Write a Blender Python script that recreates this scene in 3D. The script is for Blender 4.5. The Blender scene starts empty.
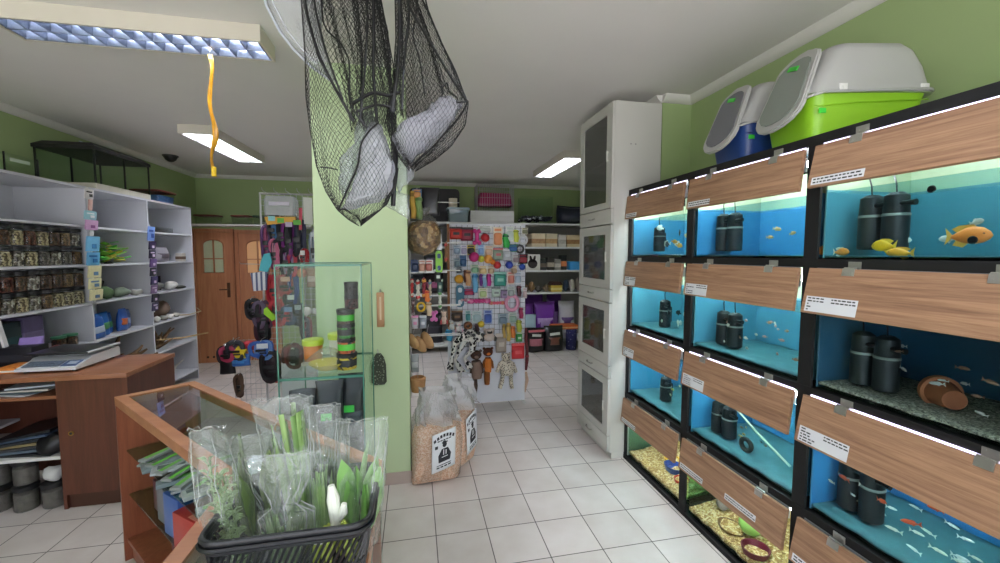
import bpy, bmesh, math, random
from mathutils import Vector, Matrix, Euler, noise as mnoise
random.seed(7)
PI = math.pi
sc = bpy.context.scene
COL = sc.collection
# ------------------------------------------------------------------ camera model (phone, wide lens)
FPX, YAW, PITCH, CAMH = 413.16, 0.20423, 0.06765, 1.63522
cam = bpy.data.cameras.new('camera'); co = bpy.data.objects.new('camera', cam); COL.objects.link(co)
cam.sensor_width = 36; cam.lens = 36*FPX/1000; cam.clip_start = 0.02
co.location = (0, 0, CAMH); co.rotation_euler = (PI/2-PITCH, 0, -YAW); sc.camera = co
_R = co.rotation_euler.to_matrix()
def _ray(x, y): return _R @ Vector(((x-500)/FPX, (281.5-y)/FPX, -1))
def aty(x, y, Y):
    d = _ray(x, y); return d*(Y/d.y)+Vector((0, 0, CAMH))
def atx(x, y, X):
    d = _ray(x, y); return d*(X/d.x)+Vector((0, 0, CAMH))
def atz(x, y, Z=0.0):
    d = _ray(x, y); return d*((Z-CAMH)/d.z)+Vector((0, 0, CAMH))
# ------------------------------------------------------------------ materials
def C(h):
    h = h.lstrip('#'); v = [int(h[i:i+2], 16)/255 for i in (0, 2, 4)]
    return tuple(((x+.055)/1.055)**2.4 if x > .04045 else x/12.92 for x in v)+(1,)
_mats = {}
def nt(name):
    m = bpy.data.materials.new(name); m.use_nodes = True
    t = m.node_tree; b = t.nodes['Principled BSDF']; return m, t, b
def N(t, typ, **k):
    n = t.nodes.new(typ)
    for a, v in k.items():
        if a in n.inputs: n.inputs[a].default_value = v
        else: setattr(n, a, v)
    return n
def M(col, rough=.5, metal=0, var=.06, scale=9, bump=0, bscale=60, sheen=0, coat=0, trans=0, name=None):
    key = (col, rough, metal, var, scale, bump, bscale, coat, trans)
    if key in _mats: return _mats[key]
    m, t, b = nt(name or 'paint_'+col.lstrip('#')); _mats[key] = m
    c = C(col)
    b.inputs['Roughness'].default_value = rough; b.inputs['Metallic'].default_value = metal
    b.inputs['Coat Weight'].default_value = coat
    b.inputs['Base Color'].default_value = c
    tc = N(t, 'ShaderNodeTexCoord')
    if var:
        nz = N(t, 'ShaderNodeTexNoise', Scale=scale, Detail=4)
        t.links.new(tc.outputs['Object'], nz.inputs['Vector'])
        mx = N(t, 'ShaderNodeMix', data_type='RGBA')
        mx.inputs[6].default_value = tuple(x*(1-var) for x in c[:3])+(1,)
        mx.inputs[7].default_value = tuple(min(1, x*(1+var)) for x in c[:3])+(1,)
        t.links.new(nz.outputs['Fac'], mx.inputs[0]); t.links.new(mx.outputs[2], b.inputs['Base Color'])
    if bump:
        nb = N(t, 'ShaderNodeTexNoise', Scale=bscale, Detail=3)
        t.links.new(tc.outputs['Object'], nb.inputs['Vector'])
        bp = N(t, 'ShaderNodeBump', Strength=bump, Distance=.01)
        t.links.new(nb.outputs['Fac'], bp.inputs['Height']); t.links.new(bp.outputs[0], b.inputs['Normal'])
    return m
def wood(name, c1, c2, axis=1, rough=.45, sc_=3, stretch=14):
    m, t, b = nt(name)
    tc = N(t, 'ShaderNodeTexCoord'); mp = N(t, 'ShaderNodeMapping')
    s = [stretch*sc_/3]*3; s[axis] = sc_*.35; mp.inputs['Scale'].default_value = s
    t.links.new(tc.outputs['Object'], mp.inputs['Vector'])
    n1 = N(t, 'ShaderNodeTexNoise', Scale=1.6, Detail=8, Roughness=.65, Distortion=.6)
    n2 = N(t, 'ShaderNodeTexNoise', Scale=6, Detail=6, Roughness=.7)
    t.links.new(mp.outputs[0], n1.inputs['Vector']); t.links.new(mp.outputs[0], n2.inputs['Vector'])
    ad = N(t, 'ShaderNodeMath', operation='MULTIPLY_ADD'); ad.inputs[1].default_value = .35
    t.links.new(n2.outputs['Fac'], ad.inputs[0]); t.links.new(n1.outputs['Fac'], ad.inputs[2])
    r = N(t, 'ShaderNodeValToRGB'); r.color_ramp.elements[0].position = .45; r.color_ramp.elements[1].position = .85
    r.color_ramp.elements[0].color = C(c1); r.color_ramp.elements[1].color = C(c2)
    t.links.new(ad.outputs[0], r.inputs[0]); t.links.new(r.outputs[0], b.inputs['Base Color'])
    b.inputs['Roughness'].default_value = rough
    return m
def front_only(t, sock):
    """thin panes mirror on the outer face only"""
    g = N(t, 'ShaderNodeNewGeometry'); s = N(t, 'ShaderNodeMath', operation='SUBTRACT'); s.inputs[0].default_value = 1; t.links.new(g.outputs['Backfacing'], s.inputs[1])
    m = N(t, 'ShaderNodeMath', operation='MULTIPLY'); t.links.new(sock, m.inputs[0]); t.links.new(s.outputs[0], m.inputs[1]); return m.outputs[0]
def glassm(name, tint='#eef8f4', edge=.06, rough=.02, refl=1.0):
    """thin clear pane: see-through with a mirror sheen that grows at grazing angles"""
    m, t, b = nt(name); out = t.nodes['Material Output']; t.nodes.remove(b)
    tr = N(t, 'ShaderNodeBsdfTransparent'); tr.inputs[0].default_value = C(tint)
    gl = N(t, 'ShaderNodeBsdfGlossy'); gl.inputs['Roughness'].default_value = rough
    fr = N(t, 'ShaderNodeFresnel', IOR=1.45)
    mu = N(t, 'ShaderNodeMath', operation='MULTIPLY_ADD'); mu.inputs[1].default_value = .8*refl; mu.inputs[2].default_value = edge*.12
    t.links.new(front_only(t, fr.outputs[0]), mu.inputs[0])
    mx = N(t, 'ShaderNodeMixShader'); t.links.new(mu.outputs[0], mx.inputs[0])
    t.links.new(tr.outputs[0], mx.inputs[1]); t.links.new(gl.outputs[0], mx.inputs[2]); t.links.new(mx.outputs[0], out.inputs[0])
    return m
def filmm(name, tint='#f4f7f5', milk=.18, rough=.12, bscale=24, bump=.5, milkcol='#e9eeec'):
    """crinkled clear plastic film"""
    m, t, b = nt(name); out = t.nodes['Material Output']; t.nodes.remove(b)
    tc = N(t, 'ShaderNodeTexCoord'); nz = N(t, 'ShaderNodeTexNoise', Scale=bscale, Detail=5, Distortion=1.2)
    t.links.new(tc.outputs['Object'], nz.inputs['Vector'])
    bp = N(t, 'ShaderNodeBump', Strength=bump, Distance=.02); t.links.new(nz.outputs['Fac'], bp.inputs['Height'])
    tr = N(t, 'ShaderNodeBsdfTransparent'); tr.inputs[0].default_value = C(tint)
    gl = N(t, 'ShaderNodeBsdfGlossy'); gl.inputs['Roughness'].default_value = rough; t.links.new(bp.outputs[0], gl.inputs['Normal'])
    df = N(t, 'ShaderNodeBsdfDiffuse'); df.inputs[0].default_value = C(milkcol); t.links.new(bp.outputs[0], df.inputs['Normal'])
    m1 = N(t, 'ShaderNodeMixShader'); m1.inputs[0].default_value = milk
    t.links.new(tr.outputs[0], m1.inputs[1]); t.links.new(df.outputs[0], m1.inputs[2])
    fr = N(t, 'ShaderNodeLayerWeight', Blend=.35); t.links.new(bp.outputs[0], fr.inputs['Normal'])
    pw = N(t, 'ShaderNodeMath', operation='POWER'); pw.inputs[1].default_value = 2.2; t.links.new(fr.outputs['Facing'], pw.inputs[0])
    mu = N(t, 'ShaderNodeMath', operation='MULTIPLY_ADD'); mu.inputs[1].default_value = .55; mu.inputs[2].default_value = .06; t.links.new(pw.outputs[0], mu.inputs[0])
    m2 = N(t, 'ShaderNodeMixShader'); t.links.new(mu.outputs[0], m2.inputs[0])
    t.links.new(m1.outputs[0], m2.inputs[1]); t.links.new(gl.outputs[0], m2.inputs[2]); t.links.new(m2.outputs[0], out.inputs[0])
    return m
def emitm(name, col, s):
    m, t, b = nt(name); b.inputs['Base Color'].default_value = C(col)
    b.inputs['Emission Color'].default_value = C(col); b.inputs['Emission Strength'].default_value = s; return m
def speckm(name, cols, scale, rough=.8, bump=.6):
    """granular filling: voronoi cells picked from a ramp of colours"""
    m, t, b = nt(name); tc = N(t, 'ShaderNodeTexCoord')
    v = N(t, 'ShaderNodeTexVoronoi', Scale=scale); t.links.new(tc.outputs['Object'], v.inputs['Vector'])
    sp = N(t, 'ShaderNodeSeparateColor'); t.links.new(v.outputs['Color'], sp.inputs[0])
    r = N(t, 'ShaderNodeValToRGB'); r.color_ramp.interpolation = 'CONSTANT'
    for i, c in enumerate(cols):
        if i < 2: e = r.color_ramp.elements[i]; e.position = i/len(cols)
        else: e = r.color_ramp.elements.new(i/len(cols))
        e.color = C(c)
    t.links.new(sp.outputs[0], r.inputs[0]); t.links.new(r.outputs[0], b.inputs['Base Color'])
    bp = N(t, 'ShaderNodeBump', Strength=bump, Distance=.01); t.links.new(v.outputs['Distance'], bp.inputs['Height']); t.links.new(bp.outputs[0], b.inputs['Normal'])
    b.inputs['Roughness'].default_value = rough; return m
# ------------------------------------------------------------------ mesh builder
def frame(d):
    d = d.normalized(); a = Vector((0, 0, 1)) if abs(d.z) < .9 else Vector((1, 0, 0))
    x = d.cross(a).normalized(); return x, d.cross(x).normalized()
class MB:
    def __init__(s): s.bm = bmesh.new(); s.n = 0
    def mark(s): s.n = len(s.bm.verts); return s
    def xf(s, mat):
        s.bm.verts.ensure_lookup_table()
        for v in s.bm.verts[s.n:] if s.n else s.bm.verts: v.co = mat @ v.co
        return s
    def box(s, c, d, rz=0, rot=None, bev=0):
        c = Vector(c); m = Euler(rot or (0, 0, rz)).to_matrix(); x, y, z = d[0]/2, d[1]/2, d[2]/2
        vs = [s.bm.verts.new(c+m @ Vector((a*x, b*y, e*z))) for a in (-1, 1) for b in (-1, 1) for e in (-1, 1)]
        fs = [s.bm.faces.new([vs[i] for i in q]) for q in ((0, 1, 3, 2), (4, 6, 7, 5), (0, 4, 5, 1), (2, 3, 7, 6), (0, 2, 6, 4), (1, 5, 7, 3))]
        if bev: bmesh.ops.bevel(s.bm, geom=list({e for f in fs for e in f.edges}), offset=bev, segments=2, affect='EDGES', profile=.6)
        return s
    def b2(s, lo, hi, bev=0): return s.box([(a+b)/2 for a, b in zip(lo, hi)], [abs(b-a) for a, b in zip(lo, hi)], bev=bev)
    def ring(s, c, x, y, n, r, ry=None): return [s.bm.verts.new(c+x*(math.cos(2*PI*i/n)*r)+y*(math.sin(2*PI*i/n)*(ry or r))) for i in range(n)]
    def bridge(s, a, b):
        n = len(a)
        for i in range(n): s.bm.faces.new((a[i], a[(i+1) % n], b[(i+1) % n], b[i]))
    def cyl(s, p0, p1, r0, r1=None, n=12, cap=True):
        p0, p1 = Vector(p0), Vector(p1); x, y = frame(p1-p0); r1 = r0 if r1 is None else r1
        a = s.ring(p0, x, y, n, r0); b = s.ring(p1, x, y, n, max(r1, 1e-4)); s.bridge(a, b)
        if cap: s.bm.faces.new(a[::-1]); s.bm.faces.new(b)
        return s
    def tube(s, pts, r, n=6, closed=False, flat=None):
        pts = [Vector(p) for p in pts]; k = len(pts); rings = []; x = None
        for i, p in enumerate(pts):
            d = (pts[(i+1) % k]-pts[i-1]) if closed or 0 < i < k-1 else (pts[min(i+1, k-1)]-pts[max(i-1, 0)])
            if d.length < 1e-9: d = Vector((0, 0, 1))
            d.normalize()
            if x is None: x, y = frame(d)
            else:
                x = (x-d*x.dot(d)); x = x.normalized() if x.length > 1e-6 else frame(d)[0]; y = d.cross(x)
            rr = r[i] if isinstance(r, (list, tuple)) else r
            rings.append(s.ring(p, x, y, n, rr, rr*(flat or 1)))
        for a, b in zip(rings, rings[1:]): s.bridge(a, b)
        if closed: s.bridge(rings[-1], rings[0])
        else: s.bm.faces.new(rings[0][::-1]); s.bm.faces.new(rings[-1])
        return s
    def lathe(s, prof, at=(0, 0, 0), n=20, cap=True, sx=1, sy=1):
        at = Vector(at); rs = []
        for r, z in prof: rs.append([s.bm.verts.new(at+Vector((math.cos(2*PI*i/n)*max(r, 2e-4)*sx, math.sin(2*PI*i/n)*max(r, 2e-4)*sy, z))) for i in range(n)])
        for a, b in zip(rs, rs[1:]): s.bridge(a, b)
        if cap: s.bm.faces.new(rs[0][::-1]); s.bm.faces.new(rs[-1])
        return s
    def prism(s, poly, z0, z1, mat=None, bev=0):
        mat = mat or Matrix()
        a = [s.bm.verts.new(mat @ Vector((p[0], p[1], z0))) for p in poly]; b = [s.bm.verts.new(mat @ Vector((p[0], p[1], z1))) for p in poly]
        fs = [s.bm.faces.new(a[::-1]), s.bm.faces.new(b)]; s.bridge(a, b)
        if bev: bmesh.ops.bevel(s.bm, geom=list({e for f in fs for e in f.edges}), offset=bev, segments=2, affect='EDGES')
        return s
    def ball(s, c, r, n=12, rot=None):
        c = Vector(c); r = (r, r, r) if not isinstance(r, (tuple, list)) else r; m = Euler(rot or (0, 0, 0)).to_matrix(); h = max(4, n//2); rs = []
        for j in range(1, h):
            f = PI*j/h; rs.append([s.bm.verts.new(c+m @ Vector((math.sin(f)*math.cos(2*PI*i/n)*r[0], math.sin(f)*math.sin(2*PI*i/n)*r[1], math.cos(f)*r[2]))) for i in range(n)])
        for a, b in zip(rs, rs[1:]): s.bridge(b, a)
        t = s.bm.verts.new(c+m @ Vector((0, 0, r[2]))); u = s.bm.verts.new(c-m @ Vector((0, 0, r[2])))
        for i in range(n): s.bm.faces.new((t, rs[0][i], rs[0][(i+1) % n])); s.bm.faces.new((u, rs[-1][(i+1) % n], rs[-1][i]))
        return s
    def grid(s, fn, nu, nv, closed=False):
        g = [[s.bm.verts.new(Vector(fn(i/(nu if closed else nu-1 or 1), j/(nv-1)))) for i in range(nu)] for j in range(nv)]
        for j in range(nv-1):
            for i in range(nu if closed else nu-1): s.bm.faces.new((g[j][i], g[j][(i+1) % nu], g[j+1][(i+1) % nu], g[j+1][i]))
        return g
    def loft(s, rings, cap=True):
        rs = [[s.bm.verts.new(Vector(p)) for p in r] for r in rings]
        for a, b in zip(rs, rs[1:]): s.bridge(a, b)
        if cap: s.bm.faces.new(rs[0][::-1]); s.bm.faces.new(rs[-1])
        return s
    def jit(s, amp, fr=9, seed=0):
        for v in s.bm.verts: v.co += mnoise.noise_vector(v.co*fr+Vector((seed*3.1, seed*1.7, 0)))*amp
        return s
    def text(s, txt, size, mat, thick=.0004, align='CENTER'):
        cu = bpy.data.curves.new('txt', 'FONT'); cu.body = txt; cu.size = size; cu.extrude = thick; cu.align_x = align; cu.align_y = 'CENTER'; cu.resolution_u = 2
        o = bpy.data.objects.new('txt', cu); me = o.to_mesh()
        n0 = len(s.bm.verts); s.bm.from_mesh(me); s.bm.verts.ensure_lookup_table()
        for v in s.bm.verts[n0:]: v.co = mat @ v.co
        o.to_mesh_clear(); bpy.data.objects.remove(o); bpy.data.curves.remove(cu); return s
    def done(s, name, mat, parent=None, smooth=35, loc=None, rot=None, solid=0):
        bmesh.ops.recalc_face_normals(s.bm, faces=s.bm.faces)
        me = bpy.data.meshes.new(name); s.bm.to_mesh(me); s.bm.free()
        for m in (mat if isinstance(mat, (list, tuple)) else [mat]): me.materials.append(m)
        if smooth:
            me.polygons.foreach_set('use_smooth', [True]*len(me.polygons)); me.set_sharp_from_angle(angle=math.radians(smooth))
        o = bpy.data.objects.new(name, me); COL.objects.link(o)
        if parent: o.parent = parent
        if loc is not None: o.location = loc
        if rot is not None: o.rotation_euler = rot
        if solid:
            sm = o.modifiers.new('solid', 'SOLIDIFY'); sm.thickness = solid; sm.offset = 0
        return o
def tag(o, label, cat, group=None):
    o['label'] = label; o['category'] = cat
    if group: o['group'] = group
    return o
def thing(name, label, cat, loc=(0, 0, 0), rz=0, group=None, rot=None):
    o = bpy.data.objects.new(name, None); COL.objects.link(o); o.empty_display_size = .05
    o.location = loc; o.rotation_euler = rot or (0, 0, rz); return tag(o, label, cat, group)
def struct(o): o['kind'] = 'structure'; return o
KIDS = {}
def dup(root, loc=None, rz=None, label=None, group=None, scale=None, mats=None, rot=None):
    """copy of a thing with copies of its parts and sub-parts"""
    def cp(o, par):
        c = o.copy(); COL.objects.link(c)
        if par: c.parent = par
        for ch in list(o.children): cp(ch, c)
        return c
    r = cp(root, None)
    if loc is not None: r.location = loc
    if rz is not None: r.rotation_euler = (0, 0, rz)
    if rot is not None: r.rotation_euler = rot
    if label: r['label'] = label
    if group: r['group'] = group
    if scale: r.scale = (scale,)*3 if not isinstance(scale, tuple) else scale
    if mats:
        for o in [r]+[c for c in r.children]+[g for c in r.children for g in c.children]:
            k = o.name.split('.')[0]
            if k in mats:
                o.data = o.data.copy(); o.data.materials[0] = mats[k]
    return r
def rpoly(w, h, r, n=5):
    """rounded rectangle outline"""
    p = []
    for cx, cy, a in ((w/2-r, h/2-r, 0), (-w/2+r, h/2-r, PI/2), (-w/2+r, -h/2+r, PI), (w/2-r, -h/2+r, 1.5*PI)):
        for i in range(n+1): p.append((cx+r*math.cos(a+PI/2*i/n), cy+r*math.sin(a+PI/2*i/n)))
    return p
def XZ(x, y, z):   # local (x,y)->(x,z) plane facing -y
    return Matrix.Translation((x, y, z)) @ Matrix.Rotation(PI/2, 4, 'X')
def NX(x, y, z):   # local plane facing -x : local x -> -y, local y -> z
    return Matrix.Translation((x, y, z)) @ Matrix(((0, 0, -1, 0), (-1, 0, 0, 0), (0, 1, 0, 0), (0, 0, 0, 1)))
# shared materials
WHITE = M('#dcdcda', .35, var=.03); WHITE2 = M('#dcdcd8', .5, var=.03)
BLACK = M('#151517', .4, var=.1); BLACKM = M('#0a0a0c', .7, var=.15, name='black_frame')
STEEL = M('#c4c4c2', .3, metal=.9); CHROME = M('#c8c8c8', .15, metal=1)
WIREM = M('#c4c6c8', .35, metal=.7)
DESKW = wood('desk_wood', '#4f2a1e', '#673a2a', axis=2, rough=.35, sc_=3)
DESKT = wood('desk_top_wood', '#855238', '#a36e4e', axis=0, rough=.3, sc_=3)
COUNTW = wood('counter_wood', '#7c4430', '#985a40', axis=2, rough=.32, sc_=3)
RAILW = wood('counter_rail', '#a26a44', '#c08a60', axis=0, rough=.3, sc_=3)
RAILW2 = wood("counter_rail_wood", "#9c6444", "#b8825c", axis=0, rough=.35, sc_=2, stretch=8)
OAK = wood('oak_board', '#7f5b46', '#b89070', axis=1, rough=.55, sc_=4, stretch=26)
DOORW = wood('door_wood', '#a8694a', '#c28660', axis=2, rough=.4, sc_=2)
GLASS = glassm('clear_glass', '#f8fbfa', .05, refl=.7); GLASSF = glassm('tank_front_glass', '#f8fbfa', .0, refl=.5); GLASSG = glassm('green_edge_glass', '#cfe8dc', .2)
PLAST = glassm('clear_plastic', '#f0f3f3', .12, .08)
FILM = filmm('clear_film')
def wm(o):
    m = Matrix.Translation(o.location) @ o.rotation_euler.to_matrix().to_4x4()
    return wm(o.parent) @ m if o.parent else m
def W(mb, name, mat, parent, **k):
    """finish a mesh drawn in room coordinates as a part of parent"""
    bm = mb.bm; inv = wm(parent).inverted()
    for v in bm.verts: v.co = inv @ v.co
    return mb.done(name, mat, parent, **k)
def W1(mb, name, mat, label, cat, base, group=None, **k):
    """finish a mesh drawn in room coordinates as a thing of one mesh with its origin at base"""
    b = Vector(base)
    for v in mb.bm.verts: v.co -= b
    return tag(mb.done(name, mat, loc=b, **k), label, cat, group)
# ================================================================== THE ROOM
ZC = 2.87
GREEN = M('#9fb37e', .75, var=.04, scale=2.5, bump=.08, bscale=30, name='green_wall_paint')
CEIL = M('#e4e1de', .8, var=.05, scale=2, bump=.1, bscale=14, name='ceiling_paint')
def tile_mat():
    m, t, b = nt('floor_tiles'); tc = N(t, 'ShaderNodeTexCoord'); mp = N(t, 'ShaderNodeMapping')
    mp.inputs['Location'].default_value = (-.10204, -2.32266+.3*20, 0)
    t.links.new(tc.outputs['Object'], mp.inputs['Vector'])
    bk = N(t, 'ShaderNodeTexBrick', offset=0.0, squash=1.0)
    for k, v in (('Scale', 1.0), ('Mortar Size', .0032), ('Mortar Smooth', .2), ('Bias', 0.0), ('Brick Width', .3), ('Row Height', .3)): bk.inputs[k].default_value = v
    bk.inputs['Color1'].default_value = C('#c9c1bc'); bk.inputs['Color2'].default_value = C('#d1c9c4'); bk.inputs['Mortar'].default_value = C('#58534e')
    t.links.new(mp.outputs[0], bk.inputs['Vector'])
    nz = N(t, 'ShaderNodeTexNoise', Scale=5, Detail=6); t.links.new(tc.outputs['Object'], nz.inputs['Vector'])
    mx = N(t, 'ShaderNodeMix', data_type='RGBA', blend_type='OVERLAY'); mx.inputs[0].default_value = .25
    t.links.new(bk.outputs['Color'], mx.inputs[6]); t.links.new(nz.outputs['Fac'], mx.inputs[7]); t.links.new(mx.outputs[2], b.inputs['Base Color'])
    bp = N(t, 'ShaderNodeBump', Strength=.35, Distance=.002, invert=True); t.links.new(bk.outputs['Fac'], bp.inputs['Height']); t.links.new(bp.outputs[0], b.inputs['Normal'])
    b.inputs['Roughness'].default_value = .33; return m
struct(MB().b2((-3.5, -1.4, -.1), (3.3, 7.5, 0)).done('floor', tile_mat(), smooth=0))
struct(MB().b2((-3.5, -1.4, ZC), (3.3, 7.5, ZC+.1)).done('ceiling', CEIL, smooth=0))
struct(MB().b2((-3.5, -1.4, 0), (-3.34, 7.5, ZC)).done('wall_left', GREEN, smooth=0))
struct(MB().b2((-3.34, 7.38, 0), (3.3, 7.5, ZC)).done('wall_back', GREEN, smooth=0))
struct(MB().b2((2.18, -1.4, 0), (2.3, 3.0, ZC)).done('wall_right', GREEN, smooth=0))
struct(MB().b2((1.925, 3.0, 0), (2.3, 3.62, ZC)).done('wall_pier', GREEN, smooth=0))
struct(MB().b2((3.16, 3.62, 0), (3.3, 7.38, ZC)).b2((2.3, 3.5, 0), (3.16, 3.62, ZC)).done('wall_side', GREEN, smooth=0))
struct(MB().b2((-.645, 2.93, 0), (-.045, 3.5, ZC)).done('column', M('#bfd2a8', .7, var=.03, scale=3, bump=.06, bscale=30, name='column_paint'), smooth=0))
SK = M('#b3a39a', .4, var=.06, scale=6, name='skirting_tile')
struct(MB().b2((-.65, 2.921, 0), (-.04, 2.9295, .085)).b2((-.0445, 2.92, 0), (-.036, 3.5, .085)).done('baseboard_column', SK))
# the shop front behind the photographer: low wall, lintel and three big panes of daylight
struct(MB().b2((-3.5, -1.5, 0), (3.3, -1.4, .25)).b2((-3.5, -1.5, 2.72), (3.3, -1.4, ZC)).done('wall_front', GREEN, smooth=0))
wf = MB()
for x in (-3.42, -1.2, 1.0, 2.2): wf.b2((x-.04, -1.49, .25), (x+.04, -1.41, 2.72))
wf.b2((-3.42, -1.49, .25), (2.2, -1.41, .31)).b2((-3.42, -1.49, 2.66), (2.2, -1.41, 2.72))
wf = struct(wf.done('window_1', WHITE))
struct(MB().b2((-3.42, -1.452, .3), (2.2, -1.446, 2.68)).done('window_glass', GLASS, wf, smooth=0))
# coving where walls meet the ceiling
def cove(name, a, b, inward, s=.055):
    a, b, n = Vector(a), Vector(b), Vector(inward)
    prof = [(0, 0), (0, -s), (.3*s, -.92*s), (.7*s, -.55*s), (.95*s, -.2*s), (s, 0)]
    mb = MB(); mb.loft([[p+n*u+Vector((0, 0, v)) for u, v in prof] for p in (a, b)])
    return struct(mb.done(name, CEILW, smooth=60))
CEILW = M('#dcdad4', .7, var=.04, name='coving_paint')
cove('trim_1', (-3.34, -1.4, ZC), (-3.34, 7.38, ZC), (1, 0, 0)); cove('trim_2', (-3.34, 7.38, ZC), (3.16, 7.38, ZC), (0, -1, 0))
cove('trim_3', (2.18, -1.4, ZC), (2.18, 3.0, ZC), (-1, 0, 0)); cove('trim_4', (1.92, 3.0, ZC), (2.18, 3.0, ZC), (0, -1, 0))
cove('trim_5', (1.925, 3.0, ZC), (1.925, 3.62, ZC), (-1, 0, 0))
# ------------------------------------------------------------------ ceiling lamps
TUBE = emitm('lit_tube', '#f3f6ff', 76); LAMPB = M('#cfc9bb', .5, var=.03, name='lamp_housing')
LOUV = M('#646c7c', .3, metal=.9, var=.02, name='louvre_aluminium'); LOUV_GLARE = M('#e8ecf4', .4, metal=.3, var=.02, name='tube_glare_louvre'); REFL = M('#4c5464', .3, metal=.9, var=.02, name='lamp_reflector')
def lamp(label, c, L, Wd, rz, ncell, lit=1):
    LV = LOUV if lit == 1 else LOUV_GLARE  # other lamps get paler louvres, the tubes' glare put into the colour
    t = thing('ceiling_lamp', label, 'lamp', (c[0], c[1], ZC), rz, None); h = .09
    b = MB()
    b.b2((-L/2+.004, -Wd/2+.004, -.012), (L/2-.004, Wd/2-.004, -.001))
    MB().b2((-L/2+.008, -Wd/2+.008, -.02), (L/2-.008, Wd/2-.008, -.014)).done('reflector', REFL, t)
    for s in (-1, 1):
        b.b2((-L/2, s*Wd/2-.006*(1+s), -h), (L/2, s*Wd/2+.006*(1-s), -.001)); b.b2((s*L/2-.006*(1+s)-.0005*s, -Wd/2+.001, -h+.0005), (s*L/2+.006*(1-s)-.0005*s, Wd/2-.001, -.0015))
    b.done('housing', LAMPB, t)
    lv = MB()
    for i in range(ncell+1):
        x = -L/2+.02+(L-.04)*i/ncell
        for s in (-1, 1): lv.prism([(x-.003, -h+.004), (x+.003, -h+.004), (x+.014, -h+.055), (x-.014, -h+.055)], 0, Wd/2-.02, Matrix.Translation((0, (s-1)/2*(Wd/2-.02)+(.005 if s > 0 else -.005), 0)) @ Matrix(((1, 0, 0, 0), (0, 0, 1, 0), (0, 1, 0, 0), (0, 0, 0, 1))))
    for s in (-1, 0, 1):
        y = s*(Wd/2-.018); lv.prism([(y-.004, -h+.003), (y+.004, -h+.003), (y+.018, -h+.06), (y-.018, -h+.06)], -L/2+.01, L/2-.01, Matrix(((0, 0, 1, 0), (1, 0, 0, 0), (0, 1, 0, 0), (0, 0, 0, 1))))
    lv.done('louvre', LV, t, smooth=0)
    for s in (-1, 1): MB().cyl((-L/2+.03, s*Wd/4, -.036), (L/2-.03, s*Wd/4, -.036), .012, n=10).done('fluorescent_tube', TUBE, t)
    return t
lamp('long louvred ceiling lamp nearest the camera with a yellow strip hanging from it', (-1.42, 2.66), 1.24, .25, .0, 13)
lamp('louvred ceiling lamp over the white shelves at the left', (-2.02, 5.2), 1.28, .30, PI/2-.04, 12, 2)
lamp('louvred ceiling lamp at the back beside the tall white cabinet', (1.92, 5.42), 1.3, .3, PI/2, 12, 2)
lamp('unseen louvred ceiling lamp added behind the column', (-.42, 5.3), 1.28, .3, PI/2, 12, 2)  # added out of sight to brighten the back of the room
lamp('unseen added ceiling lamp over the aisle, overhead of the photographer', (.55, .75), 1.28, .3, 0, 12, 2)  # added above the view to lift the light on panel and floor
# ------------------------------------------------------------------ sticky fly strip
fs = MB(); pts = [Vector((-1.135+.012*math.sin(i*.55), 2.74+.006*math.cos(i*.8), 2.778-.66*i/22)) for i in range(23)]
fs.grid(lambda u, v: (lambda p, a, w: p+Vector((math.cos(a)*w*(u-.5), math.sin(a)*w*(u-.5), 0)))(pts[min(22, int(v*22+.5))], .9*math.sin(v*9)+.6*v, .026-.006*math.sin(v*7)), 4, 23)
t = thing('fly_strip', 'yellow sticky fly strip dangling from the nearest ceiling lamp', 'fly strip', (-1.135, 2.74, 2.78))
W(fs, 'strip', M('#c98f24', .25, var=.35, scale=30, coat=.4, name='sticky_yellow'), t, solid=.0012)
W(MB().cyl((-1.14, 2.741, 2.085), (-1.14, 2.741, 2.14), .012, .0135, n=12), 'cardboard_tube', M('#e6c02c', .5), t)
W(MB().tube([(-1.135, 2.74, 2.78), (-1.13, 2.74, 2.80)], .002), 'hook', STEEL, t)
# smoke alarm dome in the far left corner
o = thing('dome_sensor', 'small black dome on the ceiling in the far left corner', 'sensor', (-3.0, 6.05, ZC))
MB().lathe([(.075, 0), (.075, -.02), (.055, -.055), (.03, -.075), (.004, -.082)]).done('dome', BLACK, o)
MB().lathe([(.085, 0), (.085, -.012), (.076, -.014)]).done('base_ring', M('#333335', .5), o)
# ================================================================== AQUARIUM RACK
RX0, RX1 = 1.624, 2.14; FD = .012
COLY = {'A': (2.245, 2.915), 'B': (1.465, 2.185), 'C': (.70, 1.405)}
ROWS = [(2.1, 2.078, 1.893, 1.615), (1.577, 1.577, 1.388, 1.076), (1.046, 1.046, .846, .545), (.508, .508, .318, .03)]  # rail z, flap top, flap bottom, opening bottom
rack = thing('aquarium_rack', 'black steel rack of twelve fish tanks with wood-look flaps along the right wall', 'aquarium rack', (1.88, 1.8, 0))
posts = [(.64, .70), (1.405, 1.465), (2.185, 2.245), (2.915, 2.96)]
for y0, y1 in posts:
    for x0, dd in ((RX0, FD), (RX1-.04, .04)): W(MB().b2((x0, y0, 0), (x0+dd, y1, 2.1)), 'post', BLACKM, rack, smooth=0)
rails = [(2.078, 2.12), (1.577, 1.613), (1.046, 1.074), (.508, .543), (0, .028)]
for z0, z1 in rails:
    for x0, dd in ((RX0-.002, FD), (RX1-.04, .035)): W(MB().b2((x0, .64, z0), (x0+dd, 2.96, z1)), 'rail', BLACKM, rack, smooth=0)
    W(MB().b2((RX0+.011, .66, z0+.002), (RX1-.03, 2.94, z1-.006)), 'deck', BLACKM, rack, smooth=0)
LED = emitm('led_strip_white', '#e4dcff', 1.6)
PAPER = M('#e4e6ea', .6, var=.02, name='label_paper'); INK = M('#2b2d33', .7, var=0, name='label_ink')
HINGE = M('#b4b2ac', .35, metal=.75)
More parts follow.
